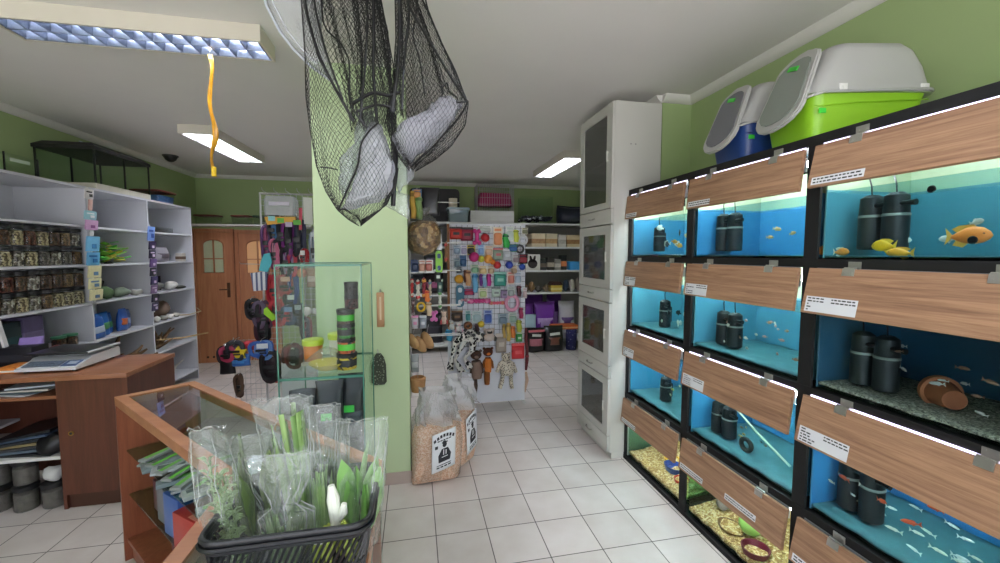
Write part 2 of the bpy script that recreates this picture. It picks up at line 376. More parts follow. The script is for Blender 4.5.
rng = random.Random(3)
def flap(col, r, tilt, lw, lh, lines, two=False, gap=.006):
    y0, y1 = COLY[col]; _, zt, zb, _ = ROWS[r]
    th = .018; a = tilt/(zt-zb)
    zt -= .009 if r == 0 else 0; top = Vector((RX0-.012, 0, zt-.004)); dn = Vector((-math.sin(a), 0, -math.cos(a))); nrm = Vector((-math.cos(a), 0, math.sin(a))); h = (zt-zb)-.004; hz = zt+(.009 if r == 0 else 0)
    mt = Matrix(((dn.x, 0, nrm.x, top.x), (0, 1, 0, 0), (dn.z, 0, nrm.z, top.z), (0, 0, 0, 1)))  # local: x down the flap, y along, z outward
    f = W(MB().prism([(0, y0-.004), (h, y0-.004), (h, y1+.004), (0, y1+.004)], 0, th, mt, bev=.0012), 'flap', OAK, rack, smooth=0)
    for fy in (.2, .78):
        y = y0+(y1-y0)*fy; hb = MB()
        hb.box((RX0-.004, y, hz+.012), (.004, .045, .03)).prism([(-.002, y-.022), (.026, y-.022), (.026, y+.022), (-.002, y+.022)], th, th+.003, mt)
        hb.cyl((RX0-.02, y-.024, zt+.001), (RX0-.02, y+.024, zt+.001), .005, n=8)
        for dy in (-.014, .014): hb.cyl((RX0-.008, y+dy, zt+.02), (RX0-.004, y+dy, zt+.02), .004, n=8); hb.cyl(mt @ Vector((.016, y+dy, th)), mt @ Vector((.016, y+dy, th+.0045)), .004, n=8)
        W(hb, 'hinge', HINGE, f, smooth=40)
    for k in range(2 if two else 1):
        yc = (y1-.012-lw/2) if k == 0 else y0+.12+lw*.6; xc = h-lh/2-.008 if not two else h-lh/2-.012-.02*k
        ll = W(MB().prism([(xc-lh/2, yc-lw/2), (xc+lh/2, yc-lw/2), (xc+lh/2, yc+lw/2), (xc-lh/2, yc+lw/2)], th, th+.0012, mt), 'species_label', PAPER, f, smooth=0)
        ik = MB(); n = lines
        for i in range(n):
            x = xc-lh/2+lh*(i+.7)/(n+.4); y = yc+lw/2-.008; lim = yc-lw/2+.01
            if n > 3: lim = yc+lw*.12
            while y > lim:
                w = rng.uniform(.006, .02); hh = lh/(n+.4)*.42
                ik.prism([(x-hh/2, y-w), (x+hh/2, y-w), (x+hh/2, y), (x-hh/2, y)], th+.0012, th+.0018, mt); y -= w+.005
                if n > 3 and rng.random() < .2: break
            if n > 3 and i in (0, 1):
                y = yc-lw*.02; 
                while y > yc-lw/2+.012:
                    w = rng.uniform(.006, .016); ik.prism([(x-hh/2, y-w), (x+hh/2, y-w), (x+hh/2, y), (x-hh/2, y)], th+.0012, th+.0018, mt); y -= w+.004
        W(ik, 'print', INK, ll, smooth=0)
    return f
for col, tl in (('A', .02), ('B', .022), ('C', .037)):
    for r in range(4):
        big = (r in (1, 2))
        flap(col, r, tl, (.15, .18, .2)['ABC'.index(col)] if r < 3 else .2, .062 if big else .03, 5 if big else 2, two=(col == 'B' and r == 3))
# LED bars behind the top of the flaps
led_on = {('A', 0): 1, ('B', 0): 1, ('C', 0): 1, ('A', 1): 1, ('B', 1): 1, ('C', 1): 0, ('A', 2): 1, ('B', 2): 1, ('C', 2): 1, ('A', 3): .4, ('B', 3): .4, ('C', 3): .4}
for (c, r), on in led_on.items():
    y0, y1 = COLY[c]; zt = ROWS[r][1]
    W(MB().b2((RX0-.006, y0+.01, zt-.012), (RX0-.0025, y1-.01, zt+.0005)), 'led_bar', LED if on and r in (0, 2) else M('#6f7378', .4), rack, smooth=0)
    if on:   # the lit tube hanging over the water
        W(MB().b2((1.672, y0+.05, zt-.09), (1.676, y1-.05, zt-.03)), 'added_light_shield', M('#dfe3e4', .4), rack, smooth=0)  # plate added to keep the tube's light off the aisle floor
        lt = W(MB().cyl((1.70, y0+.06, zt-.05), (1.70, y1-.06, zt-.05), .013, n=10), 'tank_light', emitm('tank_tube', '#f4faff', 62*on*{'C0': .6, 'C2': .55, 'B1': .75, 'B2': .8, 'A2': .8}.get(c+str(r), 1)), rack)
# a stray bright reflector edge down the A/B post as seen beside the flaps
BLUES = {('A', 0): '#5b9dbd', ('B', 0): '#4b8fb8', ('C', 0): '#5a929c', ('A', 1): '#6aa4b0', ('B', 1): '#6aa4b4', ('C', 1): '#41687e', ('A', 2): '#549fbf', ('B', 2): '#5099bd', ('C', 2): '#4a8fbe'}
TLAB = {('A', 0): 'far top-row fish tank, with mottled fish round a dark filter', ('B', 0): 'middle top-row fish tank, bright blue with two dark filters', ('C', 0): 'nearest fish tank of the top row, with yellow and orange parrot fish',
        ('A', 1): 'far tank of the second row, with black angelfish', ('B', 1): 'middle tank of the second row, crowded with small pink fish', ('C', 1): 'unlit dark tank of the second row with a clay pot lying in it',
        ('A', 2): 'far tank of the third row, with small yellow fish', ('B', 2): 'middle tank of the third row, with a slanting stick and a stone ring', ('C', 2): 'nearest tank of the third row, with slim white fish round a filter',
        ('A', 3): 'far bottom terrarium with yellow and blue bowls on sand', ('B', 3): 'middle bottom terrarium with wood shavings and a green ball', ('C', 3): 'nearest bottom terrarium, mostly hidden under its flap'}
WATER = glassm('tank_water', '#e8f4fa', .0, .03, .08); PALE = M('#b3c6a6', .5, var=.1, scale=6, name='pale_tank_top')
SHEETG = M('#cfe9da', .2, var=.05, name='lid_glass_edge')
WTOP = glassm('water_surface', '#eef8f4', .1, .04, .35)
SAND = speckm('gravel', ['#8f8a78', '#b1aa92', '#767263', '#c7c0aa'], 160)
SHAV = speckm('wood_shavings', ['#c9b06c', '#dcc788', '#b1945a', '#e6d8a4', '#a88a52'], 95, bump=1)
tanks = {}
for (c, r) in TLAB:
    y0, y1 = COLY[c]; _, zt, zb, z0 = ROWS[r]; x0, x1 = RX0+.016, RX1-.05; y0 += .006; y1 -= .006; z0 += .002; zl = zt-.075
    zw = zb-.012 if r < 3 else None
    t = thing('fish_tank' if r < 3 else 'terrarium', TLAB[(c, r)], 'aquarium' if r < 3 else 'terrarium', ((x0+x1)/2, (y0+y1)/2, z0)); tanks[(c, r)] = t
    g = .006
    W(MB().b2((x0, y0, z0), (x0+g, y1, zl)), 'front_pane', GLASSF, t, smooth=0)
    for s in (0, 1): W(MB().b2((x0+g, (y0, y1-g)[s], z0), (x1-g, (y0+g, y1)[s], zl if r == 3 else zw+.012)), 'side_pane', M(BLUES[(c, r)], .5, var=.1, scale=4) if r < 3 else GLASSG, t, smooth=0)
    if r < 3:
        for s in (0, 1): W(MB().b2((x0+g, (y0, y1-g)[s], zw+.012), (x1-g, (y0+g, y1)[s], zl)), 'side_pane_top', PALE, t, smooth=0)
    W(MB().b2((x0+g, y0+g, z0), (x1-g, y1-g, z0+g)), 'base_pane', GLASSG, t, smooth=0)
    if r < 3:
        hz = z0+.022
        W(MB().b2((x1-.012, y0+g, z0+g), (x1-.006, y1-g, zw+.012)), 'blue_backing', M(BLUES[(c, r)], .5, var=.1, scale=4), t, smooth=0)
        W(MB().b2((x1-.012, y0+g, zw+.012), (x1-.006, y1-g, zl+.06)), 'upper_backing', PALE, t, smooth=0)
        W(MB().b2((x0+g+.001, y0+g+.001, z0+g), (x1-.014, y1-g-.001, zw)), 'water', WATER, t, smooth=0)
        W(MB().b2((x0+g+.001, y0+g+.001, zw+.0005), (x1-.014, y1-g-.001, zw+.0015)), 'water_surface', WTOP, t, smooth=0)
        gb = MB(); gh = .002 if r == 0 else .012; gg = gb.grid(lambda u, v: (x0+g+.002+(x1-x0-.03)*v, y0+g+.002+(y1-y0-2*g-.004)*u, z0+g+gh+gh*.5*mnoise.noise(Vector((u*9, v*6, r*3)))), 30, 14)
        W(gb, 'gravel_bed', SAND if (c, r) in (('C', 1), ('A', 0)) else M('#4f8086', .6, var=.3, scale=20, name='pale_bottom'), t, solid=.002 if r == 0 else .01)
    else:
        W(MB().b2((x1-.012, y0+g, z0+g), (x1-.006, y1-g, zl)), 'backing', M('#d6c57c', .7, var=.15, scale=6, name='sandy_backing'), t, smooth=0)
        gb = MB(); gb.grid(lambda u, v: (x0+g+.002+(x1-x0-.03)*v, y0+g+.002+(y1-y0-2*g-.004)*u, z0+.03+.05*v+.012*mnoise.noise(Vector((u*14, v*9, ord(c))))), 50, 30)
        W(gb, 'bedding', SHAV, t, solid=.02)
# ------------------------------------------------------------------ filters
def filt(name, label, loc, h=.17, r=.035, n=1, grp=None):
    t = thing(name, label, 'aquarium filter', loc, 0, grp); fm = M('#1d2022', .5, var=.2)
    for i in range(n):
        y = (i-(n-1)/2)*.085
        MB().lathe([(r*.86, 0), (r, .006), (r, h*.62), (r*.9, h*.64), (r*.98, h*.68), (r*.9, h), (r*.5, h+.012)], (0, y, 0), 18).done('canister', fm, t)
        MB().lathe([(r*1.01, h*.62), (r*1.03, h*.63), (r*1.03, h*.66), (r*1.01, h*.67)], (0, y, 0), 18).done('band', M('#8b9088', .4), t)
        MB().tube([(0, y, h*.8), (-.02, y-.03, h*.84), (-.02, y-.075, h*.84)], [.008, .008, .011], 8).done('nozzle', BLACK, t)
        MB().tube([(0, y, h), (0, y+.006, h+.05), (.02, y+.03, h+.085)], .003, 5).done('cable', BLACK, t)
    MB().box((.03, 0, h*.5), (.02, .05, h*.6), bev=.004).done('bracket', fm, t); return t
for (c, r, fy, n, h, nm) in (('A', 0, .74, 1, .17, 'dark filter with pale fish in the far tank of the top row'), ('B', 0, .82, 2, .2, 'pair of dark filter canisters in the middle tank of the top row'), ('C', 0, .80, 2, .2, 'pair of large filter canisters behind the yellow parrot fish'),
                          ('A', 1, .60, 1, .18, 'dark filter among the black angelfish'), ('B', 1, .78, 2, .18, 'filters in the tank of small pink fish'), ('C', 1, .8, 2, .2, 'filters in the unlit dark tank'),
                          ('A', 2, .55, 1, .16, 'dark filter among the small yellow fish'), ('B', 2, .8, 2, .17, 'filters above the slanting stick'), ('C', 2, .83, 2, .21, 'filters amid the slim white fish')):
    y0, y1 = COLY[c]; z0 = ROWS[r][3]
    filt('aquarium_filter', nm, (1.76, y0+(y1-y0)*fy, z0+.035), h, .04, n)
# ------------------------------------------------------------------ fish
def fishmesh(L, deep, wid, curve=0):
    b = MB(); prof = [(0, .08), (.06, .45), (.2, .85), (.38, 1), (.55, .86), (.72, .5), (.82, .24), (.86, .2)]
    b.loft([[(0+wid*L*h*.5*math.cos(a), L*(.5-u), deep*L*.5*h*math.sin(a)+.02*L*math.sin(u*5)) for a in [2*PI*k/10 for k in range(10)]] for u, h in prof]); return b
def tailmesh(L, deep, s=1):
    return MB().prism([(-.34*L, .05*L), (-.34*L, -.05*L), (-.5*L, -.24*L*s), (-.455*L, 0), (-.5*L, .24*L*s)], -.003*L, .003*L, Matrix(((0, 0, 1, 0), (1, 0, 0, 0), (0, 1, 0, 0), (0, 0, 0, 1))))
MYZ = Matrix(((0, 0, 1, 0), (1, 0, 0, 0), (0, 1, 0, 0), (0, 0, 0, 1)))
def bigfish(label, loc, L, deep, col, fincol, rz=0, tilt=0):
    t = thing('parrot_fish', label, 'fish', loc, rot=(tilt, 0, rz), group=None)
    fishmesh(L, deep, .24).done('body', M(col, .4, var=.2, scale=40), t, smooth=60)
    fm = M(fincol, .5, var=.15, scale=50)
    tailmesh(L, deep, 1).done('tail_fin', fm, t)
    MB().prism([(.2*L, deep*L*.40), (.1*L, deep*L*.62), (-.2*L, deep*L*.58), (-.36*L, deep*L*.4), (-.24*L, deep*L*.2)], -.003*L, .003*L, MYZ).done('dorsal_fin', fm, t)
    MB().prism([(.0*L, -deep*L*.44), (-.1*L, -deep*L*.62), (-.32*L, -deep*L*.5), (-.24*L, -deep*L*.2)], -.003*L, .003*L, MYZ).done('belly_fin', fm, t)
    for s in (-1, 1): MB().ball((s*.075*L, .36*L, .06*L), .022*L, 8).done('eye', BLACK, t)
    return t
for q, L, dp, cl, fc, rz, lb in (((884, 246), .085, .52, '#e8b81c', '#e9c640', .0, 'yellow parrot fish in front of the filters, tail to the right'), ((841, 252), .066, .5, '#e8903a', '#dfe0c8', PI, 'orange parrot fish with pale tail low beside the filters'),
                            ((900, 253), .085, .42, '#e9a42c', '#e8b240', .1, 'golden parrot fish swimming lowest under the yellow one'), ((968, 236), .115, .5, '#ea8a3c', '#e6b04a', PI, 'largest orange parrot fish at the right of the top near tank'),
                            ((823, 251), .06, .6, '#e3933f', '#e2a550', 1.2, 'orange fish half turned by the left post of the top near tank')):
    bigfish(lb, atx(q[0], q[1], 1.69), L, dp, cl, fc, rz+(PI if rz < 1 and 'tail to' not in lb and 'lowest' not in lb else 0) if False else rz)
_fm = {}
def smallfish(q, L, deep, col, label, group, rz=None):
    key = (round(deep, 2), col)
    if key not in _fm:
        b = fishmesh(1, deep, .2); tb = tailmesh(1, deep, .8)
        me = bpy.data.meshes.new('t'); tb.bm.to_mesh(me); b.bm.from_mesh(me); bpy.data.meshes.remove(me)
        b.prism([(.12, deep*.4), (-.05, deep*.62), (-.2, deep*.45), (-.2, deep*.2)], -.01, .01, MYZ); b.prism([(.0, -deep*.4), (-.1, -deep*.62), (-.22, -deep*.2)], -.01, .01, MYZ)
        o = b.done('small_fish', M(col, .35, var=.25, scale=6)); _fm[key] = o.data; bpy.data.objects.remove(o)
    o = bpy.data.objects.new('small_fish', _fm[key]); COL.objects.link(o); o.location = q; o.scale = (L,)*3
    o.rotation_euler = (rng.uniform(-.25, .25), 0, rng.choice((0, PI))+rng.uniform(-.5, .5) if rz is None else rz); tag(o, label, 'fish', group); return o
def shoal(tank, n, L, deep, cols, label, y=(0, 1), z=(0, 1), X=(1.67, 1.84)):
    c, r = tank; y0, y1 = COLY[c]; z0 = ROWS[r][3]+.04; z1 = ROWS[r][2]-.05
    for i in range(n):
        smallfish((rng.uniform(*X), y0+.05+(y1-y0-.1)*rng.uniform(*y), z0+(z1-z0)*rng.uniform(*z)), L*rng.uniform(.8, 1.25), deep, rng.choice(cols), label, label)
shoal(('A', 0), 5, .06, .7, ['#e9e4d0', '#3a3a38'], 'mottled black and white fish in the far top tank', (.45, .8), (.1, .9))
shoal(('A', 0), 4, .05, .5, ['#e2a24a'], 'pale orange fish in the far top tank', (.0, .4), (.1, .8))
shoal(('B', 0), 7, .04, .45, ['#d8a468', '#e0b070'], 'small orange fish in the middle top tank', (0, .7), (0, .8))
shoal(('C', 0), 3, .05, .5, ['#c9ccc0'], 'pale grey fish in the near top tank', (.2, .8), (.1, .5))
shoal(('A', 1), 6, .05, .8, ['#1c1e20'], 'black angelfish in the far tank of the second row', (.05, .6), (.45, .95))
shoal(('A', 1), 8, .045, .6, ['#d8d6b8', '#cfd6cc'], 'pale fish in the far tank of the second row', (.05, .8), (.0, .6))
shoal(('B', 1), 26, .026, .5, ['#d99a8c', '#e0a898', '#e8d6c0', '#c98f6c'], 'small pink fish in the middle tank of the second row', (.0, .95), (.0, .8))
shoal(('C', 1), 16, .034, .3, ['#c8ccc4', '#a9a39a', '#8d6a58'], 'small slim fish in the unlit dark tank', (.1, .9), (.15, .8))
shoal(('A', 2), 9, .03, .5, ['#e0c85a', '#d8cfa0'], 'small yellow fish in the far tank of the third row', (.0, .7), (.1, .7))
shoal(('B', 2), 8, .028, .4, ['#33312e', '#b89a60', '#8a7a60'], 'small dark fish in the middle tank of the third row', (.0, .9), (.1, .7))
shoal(('C', 2), 20, .042, .22, ['#e6e8dc', '#dfe2cc'], 'slim white fish in the near tank of the third row', (.2, 1), (.0, .7))
shoal(('C', 2), 5, .055, .3, ['#d2502c'], 'slim red fish in the near tank of the third row', (.1, .95), (.45, .95))
# things inside the tanks
p = atx(945, 412, 1.80)
t = thing('clay_pot', 'terracotta flower pot lying on its side in the dark tank', 'flower pot', (1.8, p.y, ROWS[1][3]+.068), rot=(0, PI/2, .9))
MB().lathe([(.03, -.055), (.032, -.055), (.047, .03), (.055, .031), (.055, .055), (.049, .055), (.047, .03), (.03, -.045)], n=24).done('pot_body', M('#a8603e', .8, var=.12, scale=20), t)
MB().lathe([(.0551, .03), (.0575, .031), (.0575, .054), (.0551, .055)], n=24).done('rim', M('#b06a46', .8, var=.12, scale=20), t)
y0 = COLY['B'][0]
W1(MB().tube([(1.74, 1.98, .80), (1.76, 1.80, .69), (1.78, 1.62, .60)], .006, 7), 'stick', M('#c9d2b4', .6), 'pale stick slanting across the middle tank of the third row', 'stick', (1.76, 1.8, .58))
W1(MB().tube([(1.73, 1.84+.034*math.cos(a), .612+.03*math.sin(a)) for a in [2*PI*i/14 for i in range(14)]], .012, 8, closed=True), 'stone_ring', M('#3b403c', .8, var=.3, scale=40), 'dark ring-shaped stone on the bottom of the middle third-row tank', 'ornament', (1.73, 1.84, .57))
for i, (q, X) in enumerate((((931, 189), 1.672), ((972, 240), 1.672))):
    p = atx(*q, X); b = MB().lathe([(.011, 0), (.013, .002), (.008, .006), (.005, .012), (.0055, .015)], n=14); b.xf(Matrix.Rotation(PI/2, 4, 'Y'))
    tag(b.done('suction_cup', BLACK, loc=p), ('black suction cup high on the pane of the near top tank', 'black suction cup on the pane in front of the largest orange fish')[i], 'suction cup')
for q, h in (((985, 262), .05),): 
    p = atx(*q, 1.80); W1(MB().ball((p.x, p.y, p.z-.01), (.06, .09, .035), 12).jit(.02, 12), 'dark_stone', M('#1d1e1f', .8, var=.2), 'dark rounded stone at the right end of the near top tank', 'stone', (p.x, p.y, p.z-.04))
def bowl(name, label, p, r, h, col, cat='bowl', el=1):
    t = thing(name, label, cat, p)
    MB().lathe([(r*.8, 0), (r*.86, .002), (r, h*.7), (r*1.06, h), (r*.98, h), (r*.8, h*.3), (0, h*.25)], n=24, sy=el).done('dish', M(col, .35, var=.06), t); return t
bowl('food_bowl', 'yellow bowl on sand in the far bottom terrarium', (1.86, 2.66, .085), .055, .03, '#e0b52c')
t = bowl('water_tub', 'blue tub on sand between the yellow and red bowls', (1.80, 2.55, .075), .06, .05, '#2f4f9e', 'tub', 1.2)
bowl('food_bowl', 'red bowl nearest the glass in the far bottom terrarium', (1.77, 2.42, .068), .048, .03, '#c03a2a')
W1(MB().prism([(.045*(1 if i % 2 else .5)*math.cos(PI*i/5), .045*(1 if i % 2 else .5)*math.sin(PI*i/5)) for i in range(10)], 0, .01, NX(2.076, 2.72, .235)), 'star_ornament', M('#4c5a5a', .6), 'dark star on the back of the far bottom terrarium', 'ornament', (2.076, 2.72, .19))
W1(MB().ball((1.80, 1.86, .145), .06, 18), 'hamster_ball', M('#9fd36a', .3, var=.05), 'light green plastic ball on the shavings', 'ball', (1.80, 1.86, .085))
bowl('food_bowl', 'brown dish on shavings beside the green ball', (1.74, 1.93, .068), .06, .025, '#7c6034', el=1.3)
bowl('food_bowl', 'maroon bowl at the front of the middle bottom terrarium', (1.72, 1.74, .065), .065, .045, '#6b2436')
for i, (x, y, s, lb) in enumerate(((1.82, 2.09, .045, 'grey hamster on shavings behind the brown dish'), (1.98, 1.96, .04, 'small dark hamster at the back near the green ball'))):
    t = thing('hamster', lb, 'hamster', (x, y, .09 if i == 0 else .115), .8+i)
    MB().loft([[(u*s*2.2, w*s*math.cos(a), s*.85+w*s*.9*math.sin(a)+z*s) for a in [2*PI*k/12 for k in range(12)]] for u, w, z in ((-.62, .12, -.3), (-.55, .45, -.2), (-.3, .82, 0), (0, .85, 0), (.25, .68, .02), (.42, .52, .06), (.58, .34, .0), (.68, .12, -.06))]).done('body', M(('#7d766a', '#55483c')[i], .9, var=.2, scale=60), t, smooth=70)
    for k in (-1, 1): MB().ball((s*.85, k*s*.38, s*1.42), (s*.07, s*.16, s*.18), 8).done('ear', M('#8f7468', .8), t); MB().ball((s*1.22, k*s*.24, s*1.05), s*.06, 6).done('eye', BLACK, t)
# ================================================================== LITTER BOXES on the rack
def litter(label, c, rz, w, L, base, flapc):
    t = thing('litter_box', label, 'litter box', c, rz)
    def ring(x0, x1, wy, z, r=.05):
        pts = rpoly(x1-x0, wy, r, 6); return [((x0+x1)/2+p[0], w/2+p[1], z) for p in pts]
    b = MB(); b.loft([ring(.05, L-.06, w-.09, 0), ring(.035, L-.045, w-.06, .012), ring(.02, L-.02, w-.02, .15), ring(.01, L-.01, w, .2)]); b.done('tray', M(base, .35, var=.03), t, smooth=40)
    h = MB()
    def seam(x): return .2-.035*max(0, 1-x/.16)-.0
    z0 = [.185, .205, .3, .37, .405, .42]; fx = [-.006, .006, .06, .1, .13, .2]; bx = [L+.01, L, L-.02, L-.045, L-.075, L-.14]; ww = [w+.02, w+.012, w-.015, w-.05, w-.09, w-.17]
    h.loft([ring(a, b_, c_, z, .055) for a, b_, c_, z in zip(fx, bx, ww, z0)]); h.done('hood', M('#b2b2b1', .3, var=.02), t, smooth=45)
    rim = MB(); rp = rpoly(L+.025, w+.025, .06, 6)
    rim.tube([(L/2+p[0], w/2+p[1], .196+.02*max(0, ((L/2+p[0])-.25)/.25)*0-.03*max(0, (.10-(L/2+p[0]))/.12)) for p in rp], .006, 6, closed=True); rim.done('hood_rim', M('#b0b0ae', .3, var=.02), t, smooth=60)
    # sloping front: frame with translucent flap
    ang = math.atan2(.36, 1)
    fm = Matrix.Translation((-.045, w/2, .07)) @ Matrix.Rotation(ang, 4, 'Y') @ Matrix(((0, 0, -1, 0), (-1, 0, 0, 0), (0, 1, 0, 0), (0, 0, 0, 1)))
    def door(wb, wt, h0, h1, r): 
        p = []
        for i in range(9): a = PI+PI*i/8; p.append((wb/2*math.cos(a), h0+r+r*math.sin(a)))
        for i in range(9): a = PI*i/8; p.append((wt/2*math.cos(a)*1.0, h1-.05+.05*math.sin(a)))
        return p
    MB().prism(door(w-.03, w-.08, .0, .365, .09), -.012, .008, fm, bev=.006).done('front_frame', M('#b6b6b4', .3, var=.02), t, smooth=50)
    f = MB().prism(door(w-.085, w-.13, .035, .335, .075), .008, .0125, fm, bev=.001).done('swing_flap', M(flapc, .25, var=.05), t, smooth=30)
    st = M('#3fcf3f', .5); MB().box(fm @ Vector((-.0, .295, .014)), (.004, .075, .02), rot=(.3, ang, 0)).done('price_sticker', st, f)
    MB().box((.05, -.004, .11), (.03, .003, .02)).done('price_sticker', st, t)
    for x in (.13, L-.05): MB().box((x, -.004, .205), (.035, .01, .03), bev=.003).cyl((x, -.012, .205), (x, -.006, .205), .006, n=8).done('clip', M('#e0e0de', .3), t)
    MB().tube([(.02, .005, .13), (L*.4, -.004, .145), (L-.02, .006, .16)], .002, 4).done('tray_crease', M(base, .35, var=.03), t)
litter('green hooded cat litter box with white lid on top of the aquarium rack', (1.625, 1.47, 2.12), -.2, .345, .52, '#97d02c', '#8f978f')
litter('blue hooded cat litter box with white lid behind the green one', (1.645, 1.86, 2.12), -.16, .34, .5, '#2b4a8c', '#6f7078')
# ================================================================== TALL WHITE CABINET
CX0, CX1, CY0, CY1, CZ = 1.478, 1.885, 2.965, 3.56, 2.785
cab = thing('display_cabinet', 'tall white cabinet with four glazed doors and drawers beside the aquarium rack', 'cabinet', ((CX0+CX1)/2, 3.25, 0))
CW = M('#c4c3bd', .4, var=.02, name='cabinet_white')
W(MB().b2((CX0+.02, CY0-.02, .05), (CX1, CY0, CZ)), 'side_panel', CW, cab); W(MB().b2((CX0+.02, CY1-.018, .05), (CX1, CY1, CZ)), 'side_panel', CW, cab)
W(MB().b2((CX1-.01, CY0, .05), (CX1-.002, CY1-.018, CZ)), 'back_panel', CW, cab); W(MB().b2((CX0+.02, CY0, CZ-.02), (CX1-.01, CY1-.018, CZ-.001)), 'top_panel', CW, cab)
W(MB().b2((CX0+.04, CY0-.015, 0), (CX1-.01, CY1-.01, .052)), 'plinth', M('#c9c8c2', .5), cab)
for zz in (1.985, 1.36, .755, .19, 2.37, 1.86, 1.25, .65): W(MB().b2((CX0+.03, CY0, zz-.018), (CX1-.011, CY1-.019, zz)), 'shelf', CW, cab)
SMOKE = filmm('smoked_glass', '#b4b8b4', .2, .05, 5, .0, '#8f8f88')
for (z0, z1, g0, g1) in ((1.985, 2.78, 2.035, 2.705), (1.36, 1.856, 1.425, 1.785), (.755, 1.246, .835, 1.18), (.19, .646, .245, .59)):
    d = MB(); fx = (CX0, CX0+.02); y0, y1 = CY0-.016, CY1-.004; gy0, gy1 = CY0+.075, CY1-.075
    d.b2((fx[0], y0, z0), (fx[1], gy0, z1)).b2((fx[0], gy1, z0), (fx[1], y1, z1)).b2((fx[0], gy0, z0), (fx[1], gy1, g0)).b2((fx[0], gy0, g1), (fx[1], gy1, z1))
    d = W(d, 'door', CW, cab, smooth=0)
    W(MB().b2((CX0+.008, gy0-.002, g0-.002), (CX0+.012, gy1+.002, g1+.002)), 'glass', SMOKE, d, smooth=0)
    W(MB().cyl((CX0-.012, gy0-.03, (z0+z1)/2-.04), (CX0-.012, gy0-.03, (z0+z1)/2+.04), .005, n=8).cyl((CX0-.012, gy0-.03, (z0+z1)/2-.03), (CX0, gy0-.03, (z0+z1)/2-.03), .004, n=6).cyl((CX0-.012, gy0-.03, (z0+z1)/2+.03), (CX0, gy0-.03, (z0+z1)/2+.03), .004, n=6), 'handle', M('#d9d9d2', .3), d)
    W(MB().b2((CX0+.012, gy1-.02, z1-.2), (CX0+.03, gy1+.02, z1-.16)).b2((CX0+.012, gy0-.0, g0+.12), (CX0+.04, gy0+.03, g0+.16)), 'hinge', BLACK, d)
for (z0, z1) in ((1.866, 1.98), (1.254, 1.354), (.654, .75), (.06, .185)):
    d = W(MB().b2((CX0, CY0-.016, z0), (CX0+.02, CY1-.004, z1), bev=.003), 'drawer', CW, cab)
    W(MB().tube([(CX0, 3.24, (z0+z1)/2), (CX0-.016, 3.25, (z0+z1)/2-.004), (CX0-.018, 3.29, (z0+z1)/2-.006), (CX0-.016, 3.33, (z0+z1)/2-.004), (CX0, 3.34, (z0+z1)/2)], .006, 6), 'drawer_pull', HINGE, d)
for i, (y, z) in enumerate(((3.2, 2.45), (3.24, 2.45), (3.15, 1.99), (3.19, 1.99))):
    pass
W(MB().cyl((1.63, CY0-.021, 2.47), (1.63, CY0-.019, 2.47), .006, n=8).cyl((1.67, CY0-.021, 2.47), (1.67, CY0-.019, 2.47), .006, n=8), 'screw_cover', M('#8f8f8b', .5), cab)
shellm = [M('#d8c8ac', .5, var=.15, scale=30), M('#b79c74', .6, var=.2, scale=30), M('#e3ddd0', .5, var=.1, scale=30), M('#6d5b48', .7, var=.25, scale=30)]
for i, (x, y, z, s, k, lb) in enumerate(((1.62, 3.35, 1.985, .045, 2, 'pale shell behind the top glass door of the white cabinet'), (1.60, 3.22, 1.985, .05, 3, 'brown driftwood lump behind the top glass door of the white cabinet'),
        (1.60, 3.4, 1.36, .045, 0, 'cream shell behind the second cabinet door, far side'), (1.6, 3.24, 1.36, .05, 2, 'white coral lump behind the second cabinet door, near side'), (1.6, 3.12, 1.36, .035, 1, 'small tan shell behind the second cabinet door'),
        (1.6, 3.42, .755, .06, 1, 'tan rock behind the third cabinet door, far side'), (1.6, 3.27, .755, .055, 0, 'cream rock in the middle behind the third cabinet door'), (1.6, 3.13, .755, .05, 1, 'tan rock at the near side behind the third cabinet door'),
        (1.6, 3.4, .19, .05, 3, 'dark wood lump behind the lowest cabinet door'), (1.6, 3.22, .19, .045, 0, 'cream ornament behind the lowest cabinet door'))):
    p = []
    for a in range(16): p.append((s*(1-a/16)*(.75+.25*math.cos(a*1.5)), s*1.6*a/16))
    b = MB().lathe(p, n=14, sx=1.25); b.jit(s*.35, 14, i); bmesh.ops.translate(b.bm, verts=b.bm.verts, vec=(0, 0, -min(v.co.z for v in b.bm.verts)))
    tag(b.done('shell_ornament', shellm[k], loc=(x, y, z), rot=(0, 0, i)), lb, 'ornament')
# ================================================================== WHITE WALL SHELVING (left)
SX0, SX1, SZ = -3.32, -2.8, 2.22
un = thing('shelving_unit', 'long white shelving unit along the left wall', 'shelves', (-3.06, 4.5, 0)); YB = (2.6, 4.295, 5.145, 6.03)
SW = M('#cdced4', .45, var=.02, name='shelf_white')
W(MB().b2((SX0, YB[0], SZ-.02), (SX1, YB[3]+.018, SZ)), 'top_board', SW, un); W(MB().b2((SX0, YB[0], .0), (SX0+.006, YB[3], SZ-.02)), 'back_board', SW, un)
for i, y in enumerate(YB): W(MB().b2((SX0+.006, y, 0), (SX1, y+.018, SZ-.02)), 'side_panel' if i in (0, 3) else 'divider', SW, un)
lv = {0: (1.88, 1.54, 1.2, .857, .45, .1), 1: (1.875, 1.537, 1.2, .855, .5, .12), 2: (1.875, 1.537, 1.198, .862, .533, .135)}
for i, zs in lv.items():
    for z in zs: W(MB().b2((SX0+.006, YB[i]+.018, z-.018), (SX1-.002, YB[i+1], z)), 'shelf', SW, un)
